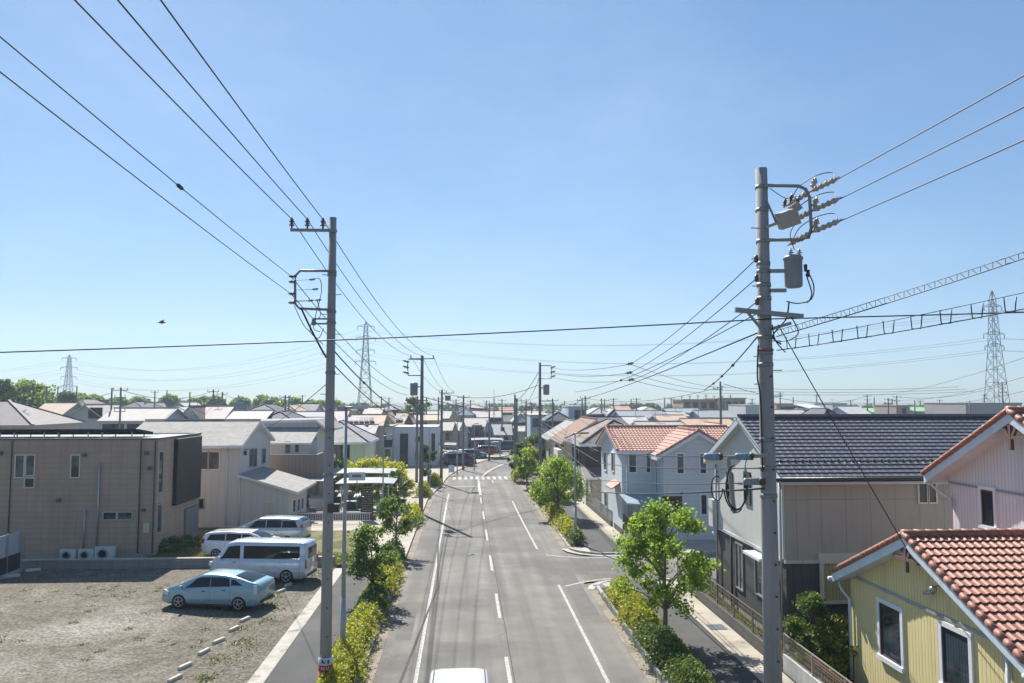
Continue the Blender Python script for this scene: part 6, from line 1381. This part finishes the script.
for i in range(6):
    nm = ['upper left', 'upper right', 'middle left', 'middle right', 'lower left', 'lower right'][i]
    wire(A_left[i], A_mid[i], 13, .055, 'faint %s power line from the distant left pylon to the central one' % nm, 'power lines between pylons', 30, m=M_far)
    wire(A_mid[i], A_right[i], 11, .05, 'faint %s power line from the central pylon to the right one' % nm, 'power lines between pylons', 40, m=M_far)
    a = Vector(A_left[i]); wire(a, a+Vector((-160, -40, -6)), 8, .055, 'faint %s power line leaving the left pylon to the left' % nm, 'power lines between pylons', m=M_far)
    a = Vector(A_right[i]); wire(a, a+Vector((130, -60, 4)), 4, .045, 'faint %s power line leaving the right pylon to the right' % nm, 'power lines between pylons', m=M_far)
# strings between distant poles so that the skyline is wired
def fw(p, q, sag, l, r=.03): wire(DY(*p), DY(*q), sag, r, l, 'thin wires across the distant town', 14)
fw((0, 397, 150), (112, 393, 100), 1.2, 'thin wire running to the pale plain pole at the left'); fw((121, 390, 88), (213, 391, 112), 1., 'thin wire between the many-armed pole and the pinkish-roof pole'); fw((222, 394, 118), (286, 397, 112), .8, 'thin wire from the pinkish-roof pole to the twin poles')
fw((443, 393, 87), (463, 402, 104), .5, 'wire from the small-box pole to the one past the crosswalk'); fw((463, 402, 104), (489, 411, 119), .5, 'wire from the crosswalk pole to the thin bend pole'); fw((541, 368, 79), (516, 401, 96), .4, 'wire from the second right pole to the side-insulator pole'); fw((541, 372, 79), (526, 402, 125), .6, 'wire from the second right pole to the far armed pole')
fw((541, 384, 79), (443, 393, 87), .9, 'wire crossing the road between the second right pole and the small-box pole'); fw((421, 396, 64), (541, 407, 79), .7, 'low wire crossing the road between the second poles'); fw((585, 398, 118), (724, 386, 81), 1.0, 'thin wire from the rust-roof pole to the pole behind the salmon roof')
fw((724, 384, 81), (867, 396, 150), 1.6, 'thin wire along the right skyline to the many-armed pole'); fw((897, 397, 145), (1002, 385, 140), 1.0, 'thin wire between the pole group and the pole by the right pylon'); fw((867, 396, 150), (1060, 345, 60), .9, 'upper one of three wires climbing from the right skyline to the right edge', .02); fw((892, 400, 145), (1060, 366, 60), .9, 'middle one of three wires climbing from the right skyline to the right edge', .02); fw((914, 402, 145), (1060, 382, 60), .9, 'lower one of three wires climbing from the right skyline to the right edge', .02)
fw((585, 398, 118), (541, 405, 79), .6, 'wire from the rust-roof pole to the second right pole')

# ------------------------------------------------------------------ carport yard on the left
M_cproof = mat('carport_sheet', (.20, .215, .235), .5, metal=.1, dirt=.1)
def carport(x0, x1, y0, y1, z, label, posts=((.1, .1), (.9, .1), (.1, .9), (.9, .9)), g='carports'):
    t = thing('carport', label, 'carport', (x0, y0, .1), 0, g); mb = MB(); n = 8
    for i in range(n): a = x0+(x1-x0)*i/n; b = x0+(x1-x0)*(i+1)/n; za = z+.22*math.sin(math.pi*i/n*.5+.8); zb = z+.22*math.sin(math.pi*(i+1)/n*.5+.8); mb.slab([(a, y0, za), (b, y0, zb), (b, y1, zb+.06), (a, y1, za+.06)], .07)
    mb.build('roof', M_cproof, t)
    for (fx, fy) in posts: mb = MB(); X, Yy = x0+(x1-x0)*fx, y0+(y1-y0)*fy; mb.box(X-.05, X+.05, Yy-.05, Yy+.05, .1, z+.02); mb.build('post', M_aframe, t)
carport(-12.1, -6.2, 71, 75.5, 2.45, 'far silver carport roof between the left poles and the golden bushes'); carport(-10.2, -5.6, 64.5, 68.5, 2.25, 'near silver carport roof in front of the golden bushes'); carport(-15.5, -10.9, 66, 70, 2.3, 'small silver carport right of the balcony house')
carport(-5.5, -1.2, 112, 117, 2.6, 'thin pale carport roof left of the black van'); carport(1.0, 6.0, 124, 129, 2.7, 'long thin carport frame over the red and navy cars')
t = thing('block_wall', 'low grey-brown block wall along the yard behind the minivan', 'wall', (-10, 61, .1)); mb = MB(); mb.box(-13, -6.6, 60.9, 61.1, .1, .65); mb.build('blocks', mat('block_brown', (.2, .17, .15), .9, 'grid', .4, .2, dirt=.2), t); mb = MB(); mb.box(-13, -6.6, 60.87, 61.13, .652, .7); mb.build('coping', M_kerb, t)
t = thing('block_wall', 'second low wall with light concrete strip behind it, deeper in the yard', 'wall', (-10, 69.8, .1)); mb = MB(); mb.box(-15, -6.6, 69.8, 70, .1, .9); mb.build('blocks', mat('block_brown', (.2, .17, .15)), t); mb = MB(); mb.box(-15, -6.6, 69.77, 70.03, .902, .95); mb.build('coping', M_kerb, t)
t = thing('louvred_screen', 'dark brown louvred screen beside the left hedge trees', 'screen', (-7.2, 60.4, .1)); mb = MB()
for k in range(14): mb.box(-7.6, -6.8, 60.4, 60.45, .2+.17*k, .33+.17*k)
mb.build('slats', mat('screen_brown', (.06, .045, .04), .7), t); mb = MB(); mb.box(-7.66, -7.6, 60.38, 60.47, .1, 2.6); mb.box(-6.8, -6.74, 60.38, 60.47, .1, 2.6); mb.build('post', M_dframe, t)
t = thing('guard_rail', 'pale metal railing at the foot of the yard behind the parked minivan', 'railing', (-10, 59, .1)); mb = MB(); [mb.box(-12.8, -6.7, 59, 59.04, z, z+.05) for z in (.3, .85)]; mb.build('rails', M_wframe, t); mb = MB(); [mb.box(-12.8+.16*k, -12.77+.16*k, 59, 59.03, .35, .85) for k in range(38)]; mb.build('bars', M_wframe, t)
for (px, py, wd, c, l) in ((357, 476, 1.3, (.55, .57, .6), 'white square sign board hung under the near silver carport roof'), (312.5, 512, .55, (.10, .10, .10), 'small dark sign board on a post behind the minivan')):
    p = DY(px, py, 64.3 if px > 340 else 60); t = thing('sign_board', l, 'sign', (p.x, p.y, .1)); mb = MB(); mb.box(p.x-wd/2, p.x+wd/2, p.y-.03, p.y+.03, p.z-.35, p.z+.3); mb.build('board', mat('board_%d' % int(px), c, .5), t); mb = MB(); mb.bar((p.x, p.y+.05, .1), (p.x, p.y+.05, p.z-.3), .06); mb.build('post', M_steel, t)
    if px > 340: mb = MB(); mb.box(p.x-.4, p.x+.35, p.y-.04, p.y-.031, p.z-.1, p.z+.12); mb.build('marks', mat('board_mark', (.15, .15, .2), .5), t)
for (px, py, Y, c, s, l) in ((319, 500, 67, (.5, .52, .54), (1.5, 1.0, 1.0), 'white covered scooter or bin in the yard left of the left pole'), (362, 496, 68, (.10, .38, .36), (1.2, .8, 1.0), 'teal storage bin under the near carport'), (382, 496, 66, (.20, .50, .52), (.9, .8, .9), 'small teal bin in front of the golden bush'), (336, 490, 69, (.05, .05, .06), (1.0, .8, .9), 'black bin between the left pole and the lamp post'), (350, 498, 67, (.05, .06, .09), (1.1, .7, .6), 'dark low bin beside the teal storage bin')):
    p = DY(px, py, Y); t = thing('storage_bin', l, 'bin', (p.x, Y, .12)); mb = MB(); a, b = s[0]/2, s[1]/2; z = s[2]
    vs = [(p.x+q*a*.88, Y+r*b*.88, .12) for q, r in ((-1, -1), (1, -1), (1, 1), (-1, 1))]+[(p.x+q*a, Y+r*b, .12+z*.85) for q, r in ((-1, -1), (1, -1), (1, 1), (-1, 1))]; mb.add(vs, [(0, 3, 2, 1), (4, 5, 6, 7), (0, 1, 5, 4), (1, 2, 6, 5), (2, 3, 7, 6), (3, 0, 4, 7)]); mb.build('body', mat('bin_%d' % int(px), c, .5), t)
    mb = MB(); mb.slab([(p.x-a*1.06, Y-b*1.08, .12+z*.88), (p.x+a*1.06, Y-b*1.08, .12+z*.88), (p.x+a*1.02, Y+b, .12+z*1.06), (p.x-a*1.02, Y+b, .12+z*1.06)], .05); mb.build('lid', mat('bin_%d' % int(px), c), t)
p = DY(451.5, 470.5, 96); t = thing('street_sign', 'small white and blue standing sign at the left end of the crosswalk', 'sign', (p.x, 96, .1)); mb = MB(); mb.box(p.x-.35, p.x+.35, 95.95, 96.05, .45, 1.25); mb.build('board', mat('sign_pale', (.55, .62, .75), .5), t); mb = MB(); [mb.bar((p.x+s*.3, 96.06, .1), (p.x+s*.3, 96.06, 1.2), .05) for s in (-1, 1)]; mb.build('legs', M_steel, t)
mb = MB(); q = DY(334, 508, PY-.1); mb.box(q.x-.17, q.x+.17, PY-.25, PY, q.z-.12, q.z+.13); mb.build('junction_box', M_dframe, P1)

# ------------------------------------------------------------------ right fences
M_blk = mat('block_dark', (.12, .11, .10), .9, 'grid', .4, .2, dirt=.3, bump=.8)
def meshfence(x, y0, y1, zb, zt, label, m, mw=.2, wall=M_blk, rails=None, d=.012, wz=None):
    t = thing('mesh_fence', label, 'fence', (x, y0, .1)); mb = MB(); mb.box(x-.06, x+.09, y0, y1, .05, zb); mb.build('block_base', wall, t)
    n = max(1, round((y1-y0)/2))
    for k in range(n+1): mb = MB(); y = y0+(y1-y0)*k/n; mb.box(x-.02, x+.03, y-.025, y+.025, zb, zt+.04); mb.build('post', m, t)
    mb = MB(); k = 0
    while y0+mw*k < y1: mb.box(x-d, x, y0+mw*k, y0+mw*k+d, zb+.05, zt); k += 1
    z = zb+.06
    while z < zt+.01: mb.box(x+.001, x+.012, y0, y1, z, z+d); z += .15
    mb.box(x-.015, x+.016, y0, y1, zt, zt+.035); mb.build('mesh_panel', m, t)
    return t
M_fbrown = mat('fence_bronze', (.24, .21, .17), .5, metal=.3); 
meshfence(10.5, 27.2, 39.6, .55, 1.35, 'bronze mesh fence on a dark block base in front of the grey house', M_fbrown, .22)
t = meshfence(10.6, 18, 26.6, .62, 1.25, 'beige mesh fence with rusty slats on a pale wall before the yellow house', mat('fence_beige', (.32, .28, .22), .5), .10, mat('white_block', (.42, .42, .40), .9, dirt=.4))
mb = MB(); [mb.box(10.72, 10.74, 18.2, 25.2, .7+.085*k, .735+.085*k) for k in range(5)]; mb.build('rusty_slats', mat('rust_slat', (.26, .12, .06), .7), t)
meshfence(10.45, 47.6, 56, .5, 1.5, 'dark mesh fence at the corner beside the steps of the light blue house', mat('fence_dark', (.05, .035, .035), .5), .12); meshfence(10.35, 56.6, 68, .5, 1.2, 'pale mesh fence along the path before the white porch', M_aframe, .2)
meshfence(10.35, 69, 92, .5, 1.3, 'farthest dark mesh fence along the right-hand path', M_fbrown, .25)
t = thing('planter_kerb_panel', 'grey low kerb panels edging the near right hedge', 'kerb panel', (6.36, 20, .1)); mb = MB()
for k in range(16): mb.box(6.25, 6.33, 17+1.25*k, 17+1.25*k+1.21, .0, .26)
mb.build('panels', mat('kerb_panel', (.17, .18, .19), .8, dirt=.3), t)

# ------------------------------------------------------------------ planting
bush(-4.4, -3.25, 17.5, 33.2, .8, 17000, .095, L_hedge, 'golden-leaved hedge at the foot of the left pole and lamp')
bush(-4.45, -3.3, 33.0, 37.0, .75, 5500, .10, L_hgreen, 'darker green stretch of the left hedge round the nearer small tree')
bush(-4.35, -3.2, 36.8, 43.6, .8, 8500, .10, L_hedge, 'golden-leaved stretch of the left hedge beyond the nearer small tree')
bush(-4.5, -3.4, 43.2, 46.2, 1.1, 3800, .11, L_hgreen, 'dark green bush ending the left hedge before the driveway')
bush(-4.5, -3.35, 57.3, 62.8, 1.0, 5000, .12, L_gold, 'golden bush in the small planter at the second left pole')
bush(-4.6, -3.0, 58.0, 60.2, .5, 1200, .12, L_hgreen, 'low green plants at the foot of the second left pole', name='bush', cat='bush')
bush(lk(76)-1.8, lk(76)-.6, 74.3, 78.6, 1.1, 3500, .14, L_hedge, 'rounded golden bush in the second small planter on the left')
bush(lk(85)-1.7, lk(85)-.6, 83.2, 87.8, 1.1, 3500, .14, L_hedge, 'golden bush in the third small planter left of the crosswalk')
bush(6.4, 7.5, 30.3, 36.4, .95, 11000, .10, L_hedge, 'golden hedge beside the near right street tree')
bush(6.35, 7.6, 24.2, 30.2, .75, 9000, .10, L_hgreen, 'low dark green hedge at the lower right corner of the road'); bush(6.35, 7.6, 16, 24.0, .7, 7000, .10, L_hgreen, 'green ground planting round the foot of the right pole')
bush(6.4, 7.4, 51.3, 65.6, .95, 9000, .13, L_hedge, 'golden hedge under the far right street tree'); bush(6.3, 7.5, 49.3, 51.2, .75, 1700, .11, L_hgreen, 'dark rounded bush at the corner end of the far right hedge', name='bush', cat='bush')
bush(6.3, 7.5, 72.5, 76.5, 1.2, 3000, .15, L_hedge, 'golden bush at the foot of the second right pole'); bush(5.2, 6.9, 86.5, 90, 1.6, 3500, .17, L_hedge, 'golden bush at the right end of the crosswalk')
tree(-4.0, 36.3, .15, 3.4, 1.2, 1.1, 5200, .13, L_mid, 'small dark green street tree, nearer of the two in the left hedge', clumps=34, lean=-.15)
tree(-3.95, 47.0, .15, 3.5, 1.1, 1.3, 3600, .14, L_mid, 'small street tree, farther of the two at the end of the left hedge', clumps=34, lean=.1)
tree(7.25, 29.3, .15, 5.2, 1.72, 1.4, 8500, .14, L_street, 'bright green street tree by the right side path, nearest on the right', clumps=62, lean=.1, bark=M_barkg, holes=.30)
tree(6.95, 60.5, .15, 4.6, 1.9, 1.1, 6000, .19, L_street, 'bright green street tree in front of the dark balcony house', clumps=60)
tree(6.3, 82, .1, 4.3, 1.15, 1.4, 3000, .22, L_street, 'narrow bright street tree just left of the second right pole', clumps=34)
tree(5.9, 90.5, .1, 4.3, 1.0, 1.2, 2800, .22, L_dark, 'darker street tree behind the plain crosswalk pole', clumps=30)
tree(7.9, 71, .1, 3.2, 1.1, .8, 2500, .2, L_street, 'low street tree between the far right hedge and the second right pole', clumps=30)
tree(9.2, 104, .1, 4.6, 2.0, 1.0, 4500, .26, L_dark, 'street tree beyond the crosswalk on the right', clumps=30); tree(7.6, 98, .1, 3.6, 1.4, .8, 3000, .24, L_hedge, 'yellowish small tree beyond the crosswalk on the right', clumps=24)
tree(11.5, 26.4, .1, 2.5, .85, .2, 7000, .12, L_hgreen, 'large loose shrub between the right pole and the yellow house', 'shrub', 'shrub', clumps=44)
tree(12.15, 25.95, .1, 1.9, .7, .1, 3500, .11, L_hedge, 'smaller yellowish shrub at the corner of the yellow house', 'shrub', 'shrub', clumps=26)
tree(-9.0, 77, .1, 3.3, 2.2, .4, 7000, .2, L_gold, 'golden bush tree behind the carport roofs', 'shrub', 'shrub', clumps=44); tree(-5.9, 69, .1, 2.9, 1.0, .2, 5000, .16, L_hgreen, 'green and gold shrub right of the near carport', 'shrub', 'shrub', clumps=34)
tree(-6.6, 78.5, .1, 3.0, 1.6, .3, 5000, .2, L_gold, 'yellow bush right behind the near carport roof', 'shrub', 'shrub', clumps=34); tree(-12.6, 79, .1, 3.4, 1.7, .4, 5000, .2, L_street, 'green bush in front of the light green house', 'shrub', 'shrub', clumps=34)
tree(-3.9, 86, .1, 4.3, 1.0, .8, 2600, .2, L_dark, 'slender dark tree in front of the pale blue block', clumps=20)
tree(-24.6, 40.5, .1, 2.9, .9, .6, 3000, .12, L_hedge, 'yellowish shrub behind the pale fence at the left edge', 'shrub', 'shrub', clumps=24)
tree(-7.9, 67, .1, 2.2, .8, .3, 1800, .14, L_street, 'small green shrub under the near carport', 'shrub', 'shrub', clumps=18)
tree(19.5, 140, 0, 6.2, 2.2, 1, 2500, .3, L_dark, 'dark tree between far roofs right of the second right pole', clumps=24)
# grass tufts
def tufts(spots, n, h, m, label, name='grass_tufts'):
    mb = MB(); g = random.gauss
    for (cx, cy, sx, sy, z) in spots:
        for _ in range(n):
            x, y = g(cx, sx), g(cy, sy); a = random.uniform(0, 6.28); w = .02+.015*random.random(); hh = h*random.uniform(.4, 1.2); dx, dy = g(0, .06), g(0, .06)
            mb.add([(x-w*math.cos(a), y-w*math.sin(a), z), (x+w*math.cos(a), y+w*math.sin(a), z), (x+dx, y+dy, z+hh)], [(0, 1, 2)])
    o = mb.build(name, m); tag(o, label, 'grass', kind='stuff')
gs = [(-8.6+random.gauss(0, .5), 25+1.9*i, .22, .3, .09) for i in range(10)]+[(-7.6, 30, .2, .8, .09), (-7.9, 33.5, .25, .5, .09), (-8.0, 35.5, .3, .3, .09), (-7.2, 40, .2, .6, .09), (-9, 43.6, 1.2, .2, .09), (-23, 38, .3, 2, .09)]
tufts(gs, 90, .08, leafmat('weed_leaf', [(0, (.05, .09, .02)), (.5, (.12, .18, .035)), (1, (.3, .28, .1))], .4), 'weeds scattered on the gravel by the wheel stops')
tufts([(random.uniform(-22, -8), random.uniform(26, 43.5), .12, .12, .09) for _ in range(55)], 22, .07, _mats['weed_leaf'] if 'weed_leaf' in _mats else L_hgreen, 'small weeds sprinkled over the open gravel')
vs_ = [(-17.2+.7*i, 45.2+random.random()*3, .4, .6, .1) for i in range(15)]+[(-17, 47, .4, .6, .1), (-16.8, 49, .4, .8, .1), (-16.9, 51, .3, .9, .1)]
tufts(vs_, 700, .22, leafmat('verge_leaf', [(0, (.06, .09, .02)), (.5, (.2, .2, .05)), (1, (.4, .34, .12))], .4), 'long dry grass on the verge between the brown building and the parked cars')
tufts([(6.36, 20+1.1*i, .05, .4, .02) for i in range(17)], 60, .1, _mats['weed_leaf'], 'weeds along the right kerb')
tufts([(11.2+.5*random.random(), 27+i*.7, .25, .35, .12) for i in range(17)], 200, .14, _mats['weed_leaf'], 'weeds in the narrow yard before the grey house')
for (x, y, s) in ((-16.9, 48.3, .8), (-16.7, 50.4, .6)): tree(x, y, .1, 1.0 if s > .7 else .8, s, .05, 1800, .12, L_hgreen, 'low green bush against the side wall of the brown building, %s one' % ('nearer' if s > .7 else 'farther'), 'bush', 'bush', clumps=18)
# junk heap in the grey house's yard
t = thing('covered_heap', 'dark heap of covered things beside the charcoal wall behind the yellow house', 'heap', (12.9, 27.7, .1)); mb = MB()
for k in range(7): mb.lathe((12.6+.28*k, 27.9, .12+.1*(k % 3)), [(.1, 0), (.32, .1), (.34, .3+.05*(k % 2)), (.2, .48), (.05, .55)], 10)
mb.build('cover', mat('tarp_dark', (.035, .035, .045), .4), t)

# ------------------------------------------------------------------ wooded skyline
def bigtree(px, pyt, Y, rad, lm, label, n=2600, leaf=.7):
    p = DY(px, pyt, Y); return tree(p.x, Y, 0, p.z, rad, p.z*.3, n, leaf, lm, label, clumps=40, name='tree', holes=.5)
bigtree(5, 380, 150, 2.6, L_dark, 'tall dark conifer-like tree at the extreme left of the skyline'); bigtree(22, 382.5, 158, 4.2, L_wood, 'broad bright green tree on the skyline beside the dark one'); bigtree(31, 380, 162, 3.0, L_wood, 'taller green tree with a small tuft on top left of the left pylon'); bigtree(-12, 384, 160, 5, L_wood, 'green tree just at the left picture edge')
bigtree(40, 389, 170, 4.0, L_wood, 'lower green tree left of the thin pole at the far left'); bigtree(68, 392, 185, 2.6, L_dark, 'small dark tree at the foot of the left pylon', 1500); p = DY(416, 397.5, 150); tree(p.x, 150, 0, p.z, 2.3, p.z*.55, 1600, .5, L_dark, 'round dark tree crown right beside the second left pole', clumps=26, name='tree')
def wood(spec, Y, n, leaf, label, lm=None):
    mb = MB(); g = random.gauss; cl = []
    for (px0, px1, ya, yb) in spec:
        x0, x1 = DY(px0, ya, Y).x, DY(px1, ya, Y).x; k = int((x1-x0)/3.2)+1
        for i in range(k):
            f = (i+random.random())/k; z = DY(px0+(px1-px0)*f, ya+(yb-ya)*f, Y).z; cl.append((x0+(x1-x0)*f, Y+random.uniform(-12, 25), z-random.uniform(1.6, 3.0), random.uniform(2.0, 3.2)))
    for _ in range(n):
        x, y, z, r = random.choice(cl); d = Vector((g(0, 1), g(0, 1), g(0, 1))).normalized()*r*random.random()**.4; d.z = abs(d.z)*.8 if random.random() < .6 else -abs(d.z)*2.5
        p = Vector((x, y, z))+d; s = leaf*random.uniform(.6, 1.4); q = Vector((g(0, 1), g(0, 1), g(0, 1))).normalized(); w = q.cross(Vector((g(0, 1), g(0, 1), g(0, 1)))).normalized()
        mb.add([p-q*s*.5, p+w*s*.4, p+q*s*.5, p-w*s*.4], [(0, 1, 2, 3)])
    o = mb.build('distant_wood', lm or L_wood); tag(o, label, 'wood', kind='stuff')
wood([(30, 95, 391, 396), (95, 140, 396, 399), (140, 200, 397, 396), (195, 250, 396, 398), (245, 262, 397, 396.5), (262, 300, 398, 400), (300, 325, 399, 403)], 250, 26000, 1.1, 'bright green wood along the left skyline')
wood([(-80, 320, 398, 402)], 290, 16000, 1.5, 'darker band of wood behind the left skyline', L_dark)
wood([(334, 365, 402.5, 401.5), (365, 396, 403, 404.5)], 290, 5000, 1.1, 'strip of wood at the foot of the central pylon', L_dark); wood([(630, 652, 404, 404.5), (655, 668, 404, 405)], 300, 3500, 1.1, 'small wood on the skyline left of the tan block', L_dark); wood([(838, 850, 409, 409)], 140, 1200, .6, 'green bushes above the dark tiled ridge')
wood([(440, 1100, 404.5, 404.5)], 420, 9000, 1.7, 'faint tree line far beyond the town', L_dark)

# crow
p = DY(162, 322.5, 60); t_ = MB(); t_.lathe((0, 0, 0), [(.005, -.26), (.05, -.2), (.085, -.05), (.08, .06), (.045, .15), (.05, .19), (.012, .25), (.004, .30)], 10, 0, 'x')
for s in (-1, 1): t_.add([(-.06, 0, .05), (.1, 0, .05), (.16, s*.22, .20), (.05, s*.45, .12), (-.08, s*.42, .10), (-.14, s*.2, .14), (-.06, 0, .03), (.1, 0, .03), (.16, s*.22, .185), (.05, s*.45, .11), (-.08, s*.42, .09), (-.14, s*.2, .125)], [(0, 1, 2, 3, 4, 5), (11, 10, 9, 8, 7, 6), (1, 7, 8, 2), (2, 8, 9, 3), (3, 9, 10, 4), (4, 10, 11, 5), (5, 11, 6, 0)])
t_.add([(-.2, -.03, 0), (-.2, .03, 0), (-.4, .07, -.02), (-.4, -.07, -.02), (-.2, -.03, .015), (-.2, .03, .015), (-.4, .07, -.005), (-.4, -.07, -.005)], [(0, 1, 2, 3), (7, 6, 5, 4), (0, 4, 5, 1), (2, 6, 7, 3), (1, 5, 6, 2), (3, 7, 4, 0)])
o = t_.build('crow', mat('crow_black', (.012, .012, .014), .5, dirt=0)); o.location = p; o.rotation_euler = (0, 0, .3); tag(o, 'small black crow gliding in the open sky at the left', 'bird')

# ------------------------------------------------------------------ haze
HZ = .00042
if HZ:
    mb = MB(); mb.box(-900, 900, -160, 1000, -1.1, 95); o = mb.build('haze', []); 
    m = bpy.data.materials.new('haze_air'); m.use_nodes = True; nt = m.node_tree; nt.nodes.clear(); pv = N(nt, 'ShaderNodeVolumePrincipled'); ou = N(nt, 'ShaderNodeOutputMaterial')
    pv.inputs['Color'].default_value = (.66, .82, 1, 1); pv.inputs['Density'].default_value = HZ; pv.inputs['Anisotropy'].default_value = .3; nt.links.new(pv.outputs[0], ou.inputs['Volume']); o.data.materials.append(m); tag(o, 'thin bluish haze softening the distant town', 'haze', kind='stuff')

# ------------------------------------------------------------------ light
EL = R(47); AZ = R(-19.5)
sdir = Vector((math.sin(AZ)*math.cos(EL), math.cos(AZ)*math.cos(EL), math.sin(EL)))
sl = bpy.data.lights.new('sun', 'SUN'); so = bpy.data.objects.new('sun', sl); col.objects.link(so); sl.energy = 5.0; sl.angle = R(.53); sl.color = (1, .955, .88)
so.rotation_euler = sdir.to_track_quat('Z', 'Y').to_euler(); so.location = (0, 0, 120)
w = bpy.data.worlds.new('World'); sc.world = w; w.use_nodes = True; nt = w.node_tree; bg = nt.nodes['Background']; sk = N(nt, 'ShaderNodeTexSky', sky_type='NISHITA'); sk.sun_disc = False
sk.sun_elevation = EL; sk.sun_rotation = AZ % (2*math.pi); sk.altitude = 0; sk.air_density = 1.0; sk.dust_density = .25; sk.ozone_density = 2.5
gm = N(nt, 'ShaderNodeGamma'); gm.inputs[1].default_value = .66; nt.links.new(sk.outputs[0], gm.inputs[0])
hs = N(nt, 'ShaderNodeHueSaturation'); hs.inputs['Saturation'].default_value = 1.2; nt.links.new(gm.outputs[0], hs.inputs['Color'])
tnt = mixc(nt, 1.0, hs.outputs[0], (.67, .83, 1.0), 'MULTIPLY')
# thin high cirrus, far apart from the sun's glow
tc = N(nt, 'ShaderNodeTexCoord'); mp = N(nt, 'ShaderNodeMapping'); mp.inputs['Scale'].default_value = (1.2, .5, 2.6); mp.inputs['Rotation'].default_value = (0, .35, .3); nt.links.new(tc.outputs['Generated'], mp.inputs[0])
ci = ramp(nt, noise(nt, mp.outputs[0], 2.2, 7, .62), [(.42, (0, 0, 0)), (.72, (.11, .11, .11))])
nt.links.new(mixc(nt, ci, tnt, (4.6, 5.2, 6.0)), bg.inputs[0]); bg.inputs[1].default_value = .124
sc.view_settings.view_transform = 'Standard'; sc.view_settings.look = 'None'; sc.view_settings.gamma = 1; sc.view_settings.exposure = .85
sc.render.resolution_x = 1024; sc.render.resolution_y = 683
sc.cycles.volume_bounces = 0; sc.cycles.max_bounces = 6; sc.cycles.volume_max_steps = 64
